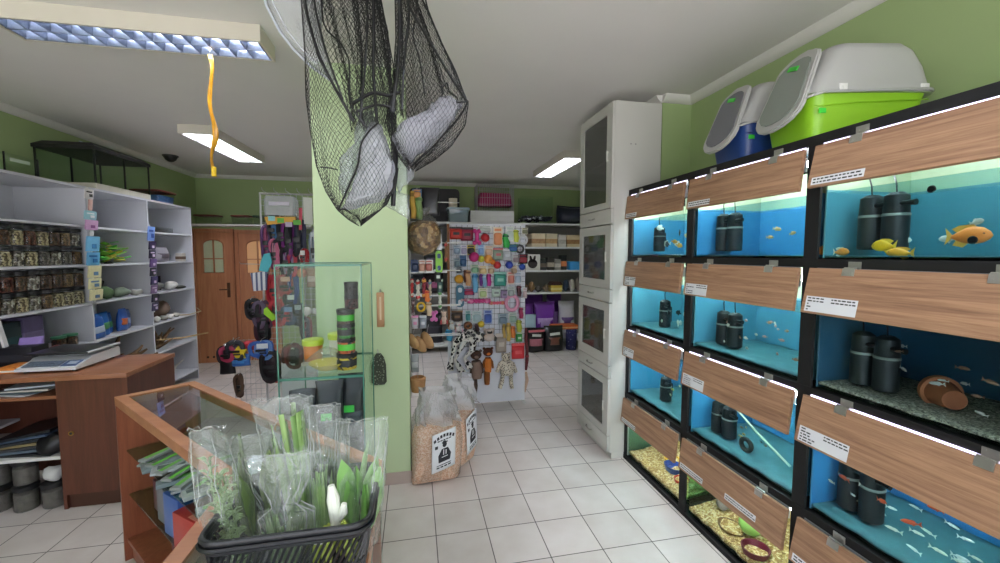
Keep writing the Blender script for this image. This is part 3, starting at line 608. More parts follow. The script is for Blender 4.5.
# jars
FILLS = [('brown feed', ['#4a3220', '#6b4a2e', '#33241a']), ('cream chews', ['#a89a74', '#c2b58e', '#5c4e36']), ('grey mix', ['#5c5650', '#7d766c', '#3c3834']), ('reddish chunks', ['#5a2e22', '#74402e', '#3a2018']), ('white bites', ['#b8b2a4', '#3b332c', '#6c6254']), ('tan biscuits', ['#6c5232', '#86683f', '#4a3622'])]
FILM_M = [speckm('fill_'+n.replace(' ', '_'), c, 70) for n, c in FILLS]
def make_jar(r=.05, h=.15, lid='#17181a'):
    t = thing('storage_jar', 'x', 'jar', (0, 0, 0))
    MB().lathe([(r*.96, 0), (r, .006), (r, h*.84), (r*.92, h*.88)], n=18).done('jar_wall', PLAST, t)
    MB().lathe([(r*.93, .003), (r*.95, .01), (r*.95, h*.68), (r*.7, h*.74), (.01, h*.76)], n=18).done('contents', FILM_M[0], t)
    MB().lathe([(r*1.02, h*.82), (r*1.06, h*.83), (r*1.06, h*.985), (r*.98, h), (.01, h)], n=18).done('lid', M(lid, .4), t); return t
jar0 = make_jar(); first = True; JR = random.Random(5)
for zi, z in ((0, 1.54), (1, 1.2)):
    for tier in (0, 1):
        for k in range(8):
            f = JR.choice([0, 0, 2, 3, 5, 4, 1] if (zi, tier) != (1, 0) else [1, 1, 5, 4, 0, 1]); y = 4.235-.107*k
            lb = f"black-lidded jar of {FILLS[f][0]}, {('lower','upper')[tier]} tier of the {('higher','lower')[zi]} jar shelf, {('first','second','third','fourth','fifth','sixth','seventh','eighth')[k]} from the divider"
            lb = lb.replace('black-lidded jar', 'jar')
            j = jar0 if first else dup(jar0); first = False
            j.location = (-2.87, y, z+.155*tier); j['label'] = lb; j['group'] = 'feed jars on the wall shelves'
            for c in j.children:
                if c.name.startswith('contents'): c.data = c.data.copy() if c.data.users > 1 else c.data; c.data.materials[0] = FILM_M[f]
# things on the lowest shelf of the near bay
def pbox(name, label, cat, lo, hi, mat, bev=.004, lidm=None):
    c = ((lo[0]+hi[0])/2, (lo[1]+hi[1])/2, lo[2]); t = thing(name, label, cat, c)
    W(MB().b2(lo, hi, bev=bev), 'carton', mat, t)
    if lidm: W(MB().b2((lo[0]-.001, lo[1]-.001, lo[2]+(hi[2]-lo[2])*.25), (hi[0]+.001, hi[1]+.001, lo[2]+(hi[2]-lo[2])*.6)), 'printed_band', lidm, t)
    return t
pbox('carton', 'dark teal carton under the jar shelves', 'box', (-3.1, 3.5, .857), (-2.9, 3.74, 1.13), M('#1c3038', .5), lidm=M('#24424a', .5))
pbox('carton', 'purple carton under the jar shelves', 'box', (-3.08, 3.76, .857), (-2.9, 3.93, 1.15), M('#5d5378', .5, var=.2, scale=25), lidm=M('#7a6f96', .5, var=.3, scale=30))
gj = make_jar(.045, .1, '#3f7a5a')
for i, (y, lb) in enumerate(((4.02, 'squat jar with green lid next to the purple carton'), (4.14, 'squat jar with green lid nearest the divider'))):
    j = gj if i == 0 else dup(gj); j.location = (-2.87, y, .857); j['label'] = lb
for i, (y, lb, m) in enumerate(((3.62, 'dark flat pouch lying before the teal carton', '#3c3035'), (3.80, 'maroon flat pouch lying before the purple carton', '#6e2f35'), (3.97, 'red and white pouch lying by the green-lidded jars', '#a05a58'))):
    b = MB(); b.grid(lambda u, v: (-2.9+.1*v, y-.09+.18*u, .862+.03*math.sin(PI*u)*math.sin(PI*v)), 10, 8); W1(b.jit(.006, 30, i), 'feed_pouch', M(m, .3, var=.25, scale=25), lb, 'pouch', (-2.85, y, .858), solid=.006)
# hanging strips of sachets on the dividers
def sachet_strip(label, y, z0, items, x=-2.785):
    t = thing('sachet_strip', label, 'display strip', (x, y, z0))
    zz = 0
    tot = sum(i[1] for i in items)
    MB().box((-.004, 0, -tot/2), (.002, .02, tot+.03)).done('hanging_strip', WHITE2, t)
    for k, (w_, h, col, mark) in enumerate(items):
        zc = zz-h/2; s = MB(); tiltx = .012*(k % 2)
        s.prism(rpoly(w_, h*.96, .006, 2), 0, .008+.004*(k % 2), Matrix.Translation((.002+tiltx*.2, 0, zc)) @ Matrix.Rotation(.1, 4, 'Y') @ Matrix(((0, 0, 1, 0), (1, 0, 0, 0), (0, 1, 0, 0), (0, 0, 0, 1))), bev=.002)
        so = s.done('sachet', M(col, .3, var=.15, scale=40), t)
        if mark: MB().box((.016, -.01, zc+h*.18), (.002, w_*.6, h*.14)).box((.016, .008, zc-h*.15), (.002, w_*.35, h*.28)).done('print', M(mark, .5, var=.2), so)
        zz -= h
sachet_strip('strip of blue, pink and cream sachets hung on the first shelf divider', 4.31, 2.2, [(.10, .09, '#e8e6e4', '#222222'), (.04, .1, '#d9b0a8', None), (.14, .08, '#9fd0d8', '#e9f4f4'), (.14, .09, '#d6a8d0', '#8a4a86'), (.05, .05, '#e0e0e0', None), (.15, .14, '#7fc3e8', '#3a7fb8'), (.15, .12, '#6fb6e2', '#2f6fa8'), (.15, .11, '#e6dfae', '#6a8fb0'), (.15, .1, '#e8e2b4', '#6a8fb0'), (.15, .1, '#e6deb0', '#55708c')])
sachet_strip('strip of purple and black sachets hung on the second shelf divider', 5.155, 1.93, [(.12, .16, '#7fa0e0', '#2c4fa0')]+[(.11, .095, c, '#d8c8e0') for c in ('#3a2f58', '#2c2a48', '#6a4f88', '#2a2c40', '#3b3560', '#8a6a98', '#262840', '#3a3458')])
# middle bay
def leafball(name, label, cat, base, R, n, cols, ls=.05, seed=1, up=.6):
    t = thing(name, label, cat, base); r = random.Random(seed); bs = [MB() for _ in cols]
    for i in range(n):
        a = r.uniform(0, 2*PI); e = r.uniform(.1, 1.4); rr = r.uniform(.25, 1); p = Vector((math.cos(a)*math.cos(e)*R[0]*rr, math.sin(a)*math.cos(e)*R[1]*rr, math.sin(e)*R[2]*rr+.012))
        d = Vector((math.cos(a), math.sin(a), up*r.uniform(-.3, 1))).normalized(); x, y = frame(d); L = ls*r.uniform(.6, 1.3); b = r.choice(bs)
        b.loft([[p+d*(L*u)+x*(wd*L*math.cos(k*PI/2))+y*(.06*L*math.sin(k*PI/2)) for k in range(4)] for u, wd in ((0, .06), (.3, .36), (.65, .32), (1, .03))])
    for b, c in zip(bs, cols): b.done('foliage', M(c, .5, var=.2, scale=30), t, smooth=60)
    MB().lathe([(R[0]*.35, 0), (R[0]*.4, .008), (R[0]*.2, .02)], n=12).done('base', M('#3a3a34', .8), t); return t
leafball('plastic_plant', 'bushy green plastic plant with yellow leaves on the upper middle shelf', 'plastic plant', (-2.93, 4.74, 1.537), (.09, .14, .2), 70, ['#4fb848', '#88c850', '#d8c84a'], .085, 2)
leafball('plastic_plant', 'small red plastic plant beside the green one', 'plastic plant', (-2.95, 4.56, 1.537), (.05, .05, .2), 26, ['#b03038', '#8f2430'], .05, 3)
def lump(name, label, cat, loc, r, mat, seed=0, amp=.3, fr=10, n=14, rz=0):
    b = MB().ball((0, 0, 0), r, n).jit(min(r)*amp, fr/max(r)/10, seed); z = min(v.co.z for v in b.bm.verts)
    bmesh.ops.translate(b.bm, verts=b.bm.verts, vec=(0, 0, -z)); return tag(b.done(name, mat, loc=loc, rot=(0, 0, rz), smooth=60), label, cat)
MOSS = M('#4f6a44', .8, var=.4, scale=30); DKR = M('#3d3f38', .8, var=.35, scale=25)
lump('aquarium_ornament', 'green mossy ornament on the middle shelf below the plastic plant', 'ornament', (-2.92, 4.60, 1.2), (.09, .1, .06), MOSS, 1, .5)
lump('aquarium_ornament', 'dark rounded ornament perched behind the mossy one', 'ornament', (-3.05, 4.68, 1.2), (.08, .1, .12), DKR, 2, .45)
lump('aquarium_ornament', 'low grey-green ornament right of the mossy one', 'ornament', (-2.9, 4.84, 1.2), (.07, .1, .045), M('#6d7a66', .8, var=.35, scale=30), 3, .5)
lump('aquarium_ornament', 'small pale grey ornament at the front of the middle shelf', 'ornament', (-2.86, 5.0, 1.2), (.05, .06, .035), M('#a9a9a0', .8, var=.3, scale=30), 4, .5)
def pouch(name, label, cat, loc, w_, h, d, col, band, rz=0, lean=0, tilt=0, txt=None, txc='#f0f0f0', group=None):
    """upright sealed bag: flat seams top and bottom, bulging middle; front faces local -y"""
    t = thing(name, label, cat, loc, rot=(lean, tilt, rz), group=group); b = MB()
    rings = []
    for u, k in ((0, .55), (.04, .8), (.15, 1), (.45, 1), (.75, .8), (.9, .25), (.93, .06), (1, .05)):
        ww = w_/2*(1-.05*math.sin(PI*u)); dd = d/2*k; p = []
        for i in range(20):
            a = 2*PI*i/20; ca, sa = math.cos(a), math.sin(a); p.append((ww*math.copysign(abs(ca)**.6, ca), dd*math.copysign(abs(sa)**.8, sa), h*u))
        rings.append(p)
    b.loft(rings); b.jit(d*.09, 9/max(w_, .05)*.25, len(label)); zmin = min(v.co.z for v in b.bm.verts)
    bmesh.ops.translate(b.bm, verts=b.bm.verts, vec=(0, 0, -zmin)); b.done('pouch', M(col, .28, var=.12, scale=14), t, smooth=60)
    if band:
        f = MB(); f.grid(lambda u, v: (w_*.38*(2*u-1), -d/2*(1.06-.35*abs(2*u-1)**2.2)-.002, h*(.28+.3*v)), 10, 5); f.done('printed_panel', M(band, .35, var=.25, scale=28), t, solid=.002)
    if txt: MB().text(txt, h*.13, XZ(0, -d/2*1.08-.004, h*.68)).done('lettering', M(txc, .5), t, smooth=0)
    return t
for i, (y, x, c, b_, lb) in enumerate(((4.42, -2.85, '#2f5ea8', '#b9c8dc', 'blue pouch with pale label nearest the first divider, low middle shelf'), (4.56, -2.9, '#2f6bb8', '#4d8a5a', 'blue pouch with green label, second on the low middle shelf'), (4.68, -2.95, '#24509a', '#3f7f54', 'blue pouch with green label, third on the low middle shelf'), (4.82, -2.9, '#2a5aa8', '#c86a3a', 'blue pouch leaning with orange label on the low middle shelf'), (4.96, -2.95, '#24488c', '#8fa6c8', 'dark blue pouch last on the low middle shelf'))):
    pouch('feed_pouch', lb, 'pouch', (x, y, .856), .14, .2+.02*(i % 2), .06, c, b_, PI/2-.2+.1*i, .0, .12*(i-2)*.5, group='blue feed pouches')
def twig(name, label, loc, n, R, col, seed, cat='driftwood'):
    r = random.Random(seed); b = MB()
    for i in range(n):
        a = r.uniform(0, 2*PI); p = Vector((0, 0, .01)); pts = [p]; d = Vector((math.cos(a), math.sin(a), r.uniform(.2, 1.6))).normalized()
        for k in range(5): d = (d+Vector((r.uniform(-.4, .4), r.uniform(-.4, .4), r.uniform(-.3, .25)))).normalized(); pts.append(pts[-1]+d*R/5*r.uniform(.7, 1.3)); pts[-1].z = max(.008, pts[-1].z)
        b.tube(pts, [R*.11*(1-.75*k/5) for k in range(6)], 6)
    return tag(b.done(name, M(col, .85, var=.35, scale=25), loc=loc), label, cat)
twig('dry_branch', 'tangle of dry brown branches behind the desk', (-2.95, 4.72, .5), 9, .34, '#6b5338', 4)
# far bay
t = thing('plastic_tray', 'clear plastic tray catching light in the top right compartment', 'tray', (-2.95, 5.5, 1.875)); MB().b2((-.1, -.22, 0), (.1, .22, .004)).b2((-.1, -.22, .004), (-.096, .22, .06)).b2((.096, -.22, .004), (.1, .22, .06)).b2((-.096, -.22, .004), (.096, -.216, .06)).b2((-.096, .216, .004), (.096, .22, .06)).done('tray_body', PLAST, t)
pouch('feed_pouch', 'silvery crumpled bag lying in the far bay below the empty compartment', 'pouch', (-2.92, 5.55, 1.538), .3, .17, .12, '#9a97a0', '#5d5560', PI/2, 0, 0)
pbox('carton', 'small white and brown carton at the right end of the far bay', 'box', (-2.9, 5.84, 1.537), (-2.83, 5.93, 1.64), M('#c9c4bc', .5, var=.1), lidm=M('#5b4638', .6, var=.3, scale=30))
lump('aquarium_ornament', 'grey hollow ornament in the far bay under the silvery bag', 'ornament', (-2.92, 5.4, 1.198), (.08, .1, .06), M('#6f6f6a', .8, var=.4, scale=30), 7, .5)
lump('aquarium_ornament', 'white skull-like ornament in the far bay', 'ornament', (-2.88, 5.68, 1.198), (.06, .07, .06), M('#dedcd6', .6, var=.1, scale=30), 8, .3)
lump('aquarium_ornament', 'flat dark ornament at the right end of the far bay', 'ornament', (-2.88, 5.87, 1.198), (.06, .08, .02), DKR, 9, .3)
W1(MB().cyl((-2.98, 5.62, 1.2), (-2.98, 5.62, 1.37), .022, n=10), 'filter_tube', BLACK, 'upright black tube standing behind the ornaments in the far bay', 'tube', (-2.98, 5.62, 1.199))
lump('aquarium_rock', 'brown rock in the far bay at mid height', 'rock', (-2.95, 5.55, .862), (.09, .16, .09), M('#6d5a4c', .85, var=.35, scale=25), 10, .5)
for i in range(4): lump('aquarium_rock', ('white pebble left of the brown rock', 'grey pebble in front of the brown rock', 'white pebble in front of the brown rock', 'pale pebble right of the brown rock')[i], 'rock', (-2.85, 5.3+.13*i, .862), (.035, .05, .03), M(('#d6d4ce', '#8d8a86', '#e2e0da', '#bdb8b0')[i], .7, var=.2, scale=25), 11+i, .5)
twig('driftwood', 'brown gnarled driftwood on the low shelf of the far bay', (-2.95, 5.42, .533), 12, .26, '#6a5034', 8)
W1(MB().tube([(-2.86, 5.3, .66), (-2.76, 5.6, .62), (-2.66, 6.02, .60)], .009, 7), 'bamboo_cane', M('#b99a6a', .6, var=.2), 'thin cane poking out of the far bay', 'cane', (-2.8, 5.55, .535))
W1(MB().tube([(-2.86, 5.7, .88), (-2.78, 5.86, .87), (-2.72, 6.0, .89), (-2.78, 6.03, .93)], .006, 7), 'bamboo_cane', M('#c9b690', .6, var=.2), 'short bent cane at the end of the rock shelf', 'cane', (-2.8, 5.9, .863))
twig('coral_branch', 'white branchy coral on the bottom shelf of the far bay', (-2.95, 5.7, .135), 12, .2, '#cfcac0', 12, 'coral')
# on top of the shelving
t = thing('terrarium', 'large glass terrarium with black lid on top of the white shelving', 'terrarium', (-3.06, 4.9, SZ)); bz = .06
tx0, tx1, ty0, ty1 = -3.3, -2.84, 4.5, 5.3
W(MB().b2((tx0, ty0, SZ), (tx1, ty1, SZ+bz)), 'base_plinth', M('#d8d3c4', .6), t)
for (x0, x1, y0, y1) in ((tx0, tx1, ty0, ty0+.004), (tx0, tx1, ty1-.004, ty1), (tx1-.004, tx1, ty0, ty1), (tx0, tx0+.004, ty0, ty1)): W(MB().b2((x0, y0, SZ+bz), (x1, y1, SZ+.37)), 'pane', GLASS, t, smooth=0)
for x in (tx0, tx1-.012):
    for y in (ty0, ty1-.012, (ty0+ty1)/2): W(MB().b2((x, y, SZ+bz), (x+.012, y+.012, SZ+.37)), 'edge_strip', BLACK, t)
ld = MB().loft([[(tx0-.01+d, ty0-.01+d, z), (tx1+.01-d, ty0-.01+d, z), (tx1+.01-d, ty1+.01-d, z), (tx0-.01+d, ty1+.01-d, z)] for d, z in ((0, SZ+.36), (0, SZ+.39), (.05, SZ+.43))]); ld = W(ld, 'lid', BLACK, t)
W(MB().box((-2.95, 4.62, SZ+.413), (.1, .12, .006), rot=(0, .65, 0)), 'sticker', M('#c9d4e0', .4), ld)
t = thing('glass_tank', 'small open glass tank with black edges left of the terrarium', 'fish tank', (-3.0, 3.8, SZ))
for (x0, x1, y0, y1) in ((-3.2, -2.86, 3.66, 3.664), (-3.2, -2.86, 3.936, 3.94), (-2.864, -2.86, 3.66, 3.94), (-3.2, -3.196, 3.66, 3.94)): W(MB().b2((x0, y0, SZ), (x1, y1, SZ+.14)), 'pane', GLASS, t, smooth=0)
for x in (-3.2, -2.868):
    for y in (3.66, 3.932): W(MB().b2((x, y, SZ), (x+.008, y+.008, SZ+.145)), 'edge_strip', BLACK, t)
W(MB().b2((-2.859, 3.7, SZ+.085), (-2.857, 3.86, SZ+.11)), 'sticker', M('#b9c8b4', .5), t)
def lidtub(label, loc, lx, ly, h, lid, fill=None, body=None):
    t = thing('lidded_tub', label, 'tub', loc); MB().loft([[(p[0]*k, p[1]*k, z) for p in rpoly(lx, ly, .03, 4)] for k, z in ((.86, 0), (.88, .004), (.97, h*.86))]).done('tub_body', body or PLAST, t)
    MB().loft([[(p[0]*k, p[1]*k, z) for p in rpoly(lx, ly, .03, 4)] for k, z in ((1.04, h*.86), (1.04, h*.95), (.98, h))]).done('lid', M(lid, .4), t)
    if fill: MB().loft([[(p[0]*k, p[1]*k, z) for p in rpoly(lx, ly, .03, 4)] for k, z in ((.84, .006), (.9, h*.6))]).done('contents', M(fill, .7, var=.4, scale=20), t)
    return t
lidtub('clear tub with dark red lid and blue contents at the end of the white shelving', (-3.0, 5.66, SZ), .3, .36, .15, '#8a4038', '#4a78b8')
# leaning white strip at the far left
W1(MB().box((-2.74, 3.40, 1.045), (.012, .05, .42), rot=(.0, -.16, .3)), 'white_board', WHITE, 'narrow white board leaning behind the scale at the left edge', 'board', (-2.72, 3.4, .872))
# ================================================================== DESK
dk = thing('desk', 'reddish brown wooden counter desk with open shelf at the left', 'desk', (-2.3, 3.3, 0)); DX0, DX1, DY0, DY1 = -2.95, -1.82, 3.04, 3.58
W(MB().b2((DX0, DY0-.01, .842), (DX1+.005, DY1, .872), bev=.002), 'desktop', DESKT, dk)
W(MB().b2((DX1-.02, DY0+.01, 0), (DX1, DY1-.01, .842)), 'end_panel', DESKW, dk); W(MB().b2((DX0, DY0+.01, 0), (DX0+.02, DY1-.01, .842)), 'end_panel', DESKW, dk)
W(MB().b2((-2.215, DY0+.012, 0), (-2.195, DY1-.01, .842)), 'divider', DESKW, dk); W(MB().b2((DX0+.02, DY1-.03, .05), (DX1-.02, DY1-.015, .842)), 'back_panel', DESKW, dk)
d = W(MB().b2((-2.20, DY0, .10), (DX1, DY0+.018, .842)), 'door', DESKW, dk)
W(MB().cyl((-2.14, DY0-.004, .50), (-2.14, DY0, .50), .015, n=16), 'lock', M('#b08a4a', .3, metal=.8), d); W(MB().cyl((-2.14, DY0-.0055, .50), (-2.14, DY0-.0035, .50), .008, n=12), 'keyhole', BLACK, d)
W(MB().b2((-2.195, DY0+.03, 0), (DX1-.02, DY0+.045, .10)), 'kick_board', M('#4a2a1c', .5), dk)
W(MB().b2((DX0+.02, DY0+.02, .722), (-2.215, DY1-.03, .742)), 'shelf', DESKT, dk); W(MB().b2((DX0+.02, DY0+.03, .325), (-2.215, DY1-.03, .345)), 'shelf', WHITE2, dk)
# scale
s = thing('shop_scale', 'white electronic shop scale with dark platter on the desk', 'scale', (-2.31, 3.33, .872), 0)
sx, y0, y1 = .165, -.21, .2
SCW = M('#d4d6da', .35, var=.02)
MB().loft([[(x, y0+.0, .016), (x, y0+.0, .032), (x, y0+.115, .062), (x, y0+.14, .075), (x, y1-.02, .085), (x, y1, .07), (x, y1, .016)] for x in (-sx, sx)]).done('body', SCW, s)
for x in (-.13, .13):
    for y in (-.17, .17): MB().cyl((x, y, 0), (x, y, .02), .014, n=10).done('foot', BLACK, s)
sl = math.atan2(.03, .115)
k = MB().box((-.045, -.153, .0485), (.2, .075, .004), rot=(sl, 0, 0)).done('keypad', M('#5a6472', .4, var=.2, scale=60), s)
kb = MB()
for i in range(8):
    for j in range(3): kb.box((-.125+i*.023, -.175+j*.022, .0455+j*.0057), (.017, .015, .004), rot=(sl, 0, 0))
kb.done('key_pattern', M('#6d7a8c', .5), k)
k = MB().box((.105, -.153, .0485), (.085, .075, .004), rot=(sl, 0, 0)).done('display_panel', M('#3f5680', .3), s); MB().box((.11, -.15, .0515), (.05, .04, .002), rot=(sl, 0, 0)).done('display', M('#b6c2d4', .2), k)
MB().b2((-.175, -.13, .098), (.175, .185, .112), bev=.006).done('platter', M('#2c2d31', .3, metal=.3), s); MB().b2((.160, -.12, .0985), (.178, .19, .1125), bev=.004).done('platter_edge', SCW, s); MB().b2((-.1, -.05, .078), (.1, .12, .1)).done('load_cell_cover', M('#8f9296', .4), s)
# on the desk, left
pbox('tissue_box', 'orange and white packet at the left end of the desk', 'box', (-2.62, 3.16, .872), (-2.5, 3.34, .905), M('#d9822e', .5, var=.2, scale=20), lidm=M('#e8e0d0', .5))
pbox('card_terminal', 'dark box at the left edge of the desk behind the orange packet', 'box', (-2.78, 3.36, .872), (-2.56, 3.5, 1.0), M('#1b1c22', .4), lidm=M('#2d3038', .4))
pouch('carrier_bag', 'lilac crumpled bag standing at the back of the desk', 'bag', (-2.66, 3.50, .872), .13, .17, .1, '#8f78b8', '#c6bfd8', .2)
b = MB(); b.grid(lambda u, v: (-2.42+.2*u, 3.36+.1*v+.08, .9+.012*math.sin(9*u)), 8, 6)
# papers and things in the open shelf
for i in range(5):
    W1(MB().box((-2.5+.03*i, 3.25, .746+.012*i), (.3, .3, .010), rz=.12*(i-2)), 'paper_stack' if False else 'magazine', M(('#c9ccd0', '#4f5a66', '#d8d5cc', '#30343a', '#b8c4cc')[i], .4, var=.1), ('pale magazine at the bottom of the pile on the upper desk shelf', 'slate magazine second in the pile on the upper desk shelf', 'cream magazine in the middle of the pile on the upper desk shelf', 'charcoal magazine fourth in the pile on the upper desk shelf', 'light blue magazine on top of the pile on the upper desk shelf')[i], 'magazine', (-2.5+.03*i, 3.25, .741+.012*i))
for i in range(7):
    c = ('#26282c', '#5a6a78', '#3a3c40', '#8a7c58', '#2c3036', '#44546a', '#1e2024')[i]
    W1(MB().box((-2.52+.01*i, 3.28, .352+.02*i), (.5-.03*i, .34, .016), rot=(0, -.03*i, .06*((i*37) % 5-2))), 'folder', M(c, .4, var=.1), f"{('black','grey-blue','dark grey','olive','dark slate','navy','topmost black')[i]} folder in the heap on the white desk shelf", 'folder', (-2.52, 3.28, .347+.02*i))
lump('cable_heap', 'black coil of cable at the right of the white desk shelf', 'cable', (-2.3, 3.14, .346), (.09, .07, .06), BLACK, 3, .6)
dj0 = make_jar(.06, .16); fj = True
for i, (x, y, z, lb) in enumerate(((-2.62, 3.14, 0, 'floor jar at the left edge under the white shelf'), (-2.46, 3.12, 0, 'floor jar second from the left under the white shelf'), (-2.315, 3.13, 0, 'floor jar nearest the desk door, beside the white packet'), (-2.63, 3.16, .162, 'jar stacked on the leftmost floor jar'), (-2.47, 3.14, .162, 'jar stacked on the second floor jar'), (-2.26, 3.26, 0, 'jar behind, against the desk divider'))):
    j = dj0 if fj else dup(dj0); fj = False; j.location = (x, y, z); j['label'] = lb; j['group'] = 'jars under the desk'
    for c in j.children:
        if c.name.startswith('contents'): c.data = c.data.copy(); c.data.materials[0] = M('#6b6660', .8, var=.5, scale=30)
lump('white_packet', 'white crumpled packet on the jar nearest the desk door', 'packet', (-2.32, 3.15, .163), (.06, .06, .05), M('#d8d8d6', .6, var=.1), 4, .5)
# ================================================================== DISPLAY COUNTER
L_, F_, R_, R2_, N2_, N1_ = [Vector((a, b, 0)) for a, b in ((-1.54, 2.47), (-1.27, 2.69), (-.12, 1.5), (-.12, .38), (-.605, .38), (-.605, 1.46))]
ZT = .89
ct = thing('display_counter', 'angled wood-framed glass display counter in the foreground', 'display counter', (-.8, 1.7, 0))
P6 = [L_, F_, R_, R2_, N2_, N1_]
def inset(poly, d):
    """polygon pulled in by d (given clockwise seen from above)"""
    n = len(poly); out = []
    for i in range(n):
        p, q, s = poly[i-1], poly[i], poly[(i+1) % n]; a = (q-p).normalized(); b = (s-q).normalized()
        na = Vector((a.y, -a.x, 0)); nb = Vector((b.y, -b.x, 0)); m = (na+nb).normalized(); out.append(q+m*(d/max(.35, m.dot(na))))
    return out
inn = inset(P6, .045); inn[1] = inn[1]+Vector((.0, -.0, 0))
for i in range(6):
    j = (i+1) % 6
    W(MB().prism([(P6[i].x, P6[i].y), (P6[j].x, P6[j].y), (inn[j].x, inn[j].y), (inn[i].x, inn[i].y)], ZT-.045, ZT), 'top_rail', RAILW2, ct, smooth=0)
W(MB().prism([(p.x, p.y) for p in inset(P6, .04)], ZT-.012, ZT-.005), 'glass_top', glassm('counter_top_glass', '#f4faf7', .8, refl=1.7), ct, smooth=0)
W(MB().prism([(p.x, p.y) for p in inset(P6, .012)], .10, .12), 'bottom_board', COUNTW, ct, smooth=0)
def slab(a, b, z0, z1, th, name, mat, inw=0):
    d = (b-a).normalized(); n = Vector((d.y, -d.x, 0)); a2, b2 = a+n*inw, b+n*inw
    return W(MB().prism([(a2.x, a2.y), (b2.x, b2.y), ((b2+n*th).x, (b2+n*th).y), ((a2+n*th).x, (a2+n*th).y)], z0, z1), name, mat, ct, smooth=0)
slab(L_, F_, 0, ZT-.045, .02, 'end_panel', COUNTW)
slab(F_, R_, .12, ZT-.045, .006, 'front_glass', GLASS, .01); slab(R_, R2_, .12, ZT-.045, .006, 'front_glass', GLASS, .012); slab(N2_, N1_, .12, ZT-.045, .006, 'side_glass', glassm('grey_glass', '#b9bdbd', .1), .01)
slab(F_, R_, 0, .10, .018, 'kick_board', COUNTW, .01); slab(R_, R2_, 0, .10, .018, 'kick_board', COUNTW, .01); slab(N1_, L_, 0, .10, .018, 'kick_board', COUNTW, .03); slab(N2_, N1_, 0, .10, .018, 'kick_board', COUNTW, .03)
for p, q in ((R_, 0), (F_, 0), (N1_, 0), (R2_, 0), (N2_, 0)):
    c = p+((sum(P6, Vector())/6)-p).normalized()*.028; W(MB().box((c.x, c.y, ZT/2-.02), (.03, .03, ZT-.05)), 'corner_post', COUNTW, ct, smooth=0)
uvd = (N1_-L_).normalized(); vvd = (F_-L_-uvd*uvd.dot(F_-L_)).normalized(); UANG = math.atan2(uvd.y, uvd.x)
def U(u, v, z): p = L_+uvd*u+vvd*v; return Vector((p.x, p.y, z))
for z in (.60, .36): W(MB().prism([(p.x, p.y) for p in (U(.025, .03, 0), U(.025, .33, 0), U(1.5, .33, 0), U(1.32, .03, 0))], z-.008, z), 'glass_shelf', GLASSG, ct, smooth=0)
# goods in the counter
def upack(name, label, cat, u, v, z, lu, lv_, h, col, band=None, rz=0, lid=None):
    p = U(u, v, z); t = thing(name, label, cat, p, UANG+rz)
    MB().box((0, 0, h/2), (lu, lv_, h), bev=min(.004, h*.3)).done('carton', M(col, .35, var=.12, scale=30), t)
    if band: MB().box((lu*.28, 0, h+.0008), (lu*.36, lv_*.9, .0016)).done('printed_panel', M(band, .4, var=.2, scale=40), t)
    if lid: MB().box((-lu*.15, 0, h+.0008), (lu*.4, lv_*.7, .0016)).done('print', M(lid, .4, var=.4, scale=60), t)
    return t
ordn = ['first', 'second', 'third', 'fourth', 'fifth', 'sixth', 'seventh', 'eighth', 'ninth', 'tenth', 'eleventh', 'twelfth']
pr_ = random.Random(11)
k = 0
for row, (z, cols) in enumerate(((.602, ['#7f8686', '#98a49c', '#6e7674', '#8a9592', '#545c5e']), (.602, ['#98a4a0', '#768688', '#a8b0b4', '#6f8084', '#8a9498']))):
    for i in range(10):
        u = .32+.105*i+pr_.uniform(-.03, .03); v = (.23, .09)[row]+pr_.uniform(-.02, .03); col = cols[i % 5]
        upack('blister_pack', f"{('silver','pale green','grey','mint-grey','dark grey')[i % 5] if row == 0 else ('frosted','blue-grey','light','steel','dull')[i % 5]} clip pack, {ordn[i]} in {('rear','front')[row]} row on the upper counter shelf", 'pack', u, v, z+.012*(i % 3), pr_.uniform(.05, .09), pr_.uniform(.09, .17), .01+.01*(i % 2), col, None, rz=.2+pr_.uniform(-.7, .6), lid=('#5aa840' if i % 3 == 0 else ('#3d4448', '#7f8f94', '#4c5a58')[i % 3]))
for i in range(6):
    u = .30+.1*i
    upack('blister_pack', f"grey pack with green print poking from the open counter side, {ordn[i]} from its end", 'pack', u, .09, .625+.006*(i % 2), .05, .15, .012, '#8f9694', '#62b83a' if i % 2 else '#8f9a98', rz=.35+.07*i, lid='#4c5654' if i % 2 else '#6fb84a')
for i, (u, v, w_, d_, h, c, b_, lb) in enumerate(((.34, .14, .1, .15, .15, '#5a3038', '#8a5058', 'dark red carton first on the lower shelf'), (.47, .13, .12, .16, .17, '#6d7076', '#3a3c44', 'grey tin carton second on the lower shelf'), (.62, .13, .14, .18, .19, '#3f62a8', '#8fb0dc', 'blue carton third on the lower shelf'), (.80, .13, .17, .2, .17, '#b03a34', '#d88a7a', 'bright red carton fourth on the lower shelf'), (.98, .14, .14, .2, .16, '#7a4a34', '#8fb04a', 'brown carton fifth on the lower shelf'), (1.14, .16, .13, .2, .18, '#3c5a48', '#c8d060', 'dark green carton sixth on the lower shelf'))):
    upack('carton', lb+' of the glass counter', 'box', u, v, .362, w_, d_, h, c, b_, .05*i)
for i, (u, v, w_, d_, h, c, lb) in enumerate(((.4, .18, .1, .14, .12, '#703c42', 'maroon carton at the far end of the bottom board'), (.56, .17, .12, .14, .14, '#8c8f92', 'silver carton second on the bottom board'), (.74, .16, .13, .16, .18, '#33406a', 'navy carton third on the bottom board'), (.95, .18, .15, .16, .16, '#8a2f30', 'crimson carton fourth on the bottom board'), (1.15, .18, .13, .16, .15, '#3f7048', 'green carton fifth on the bottom board'))):
    upack('carton', lb+' of the counter', 'box', u, v, .121, w_, d_, h, c, '#c9c0b0', .03*i)
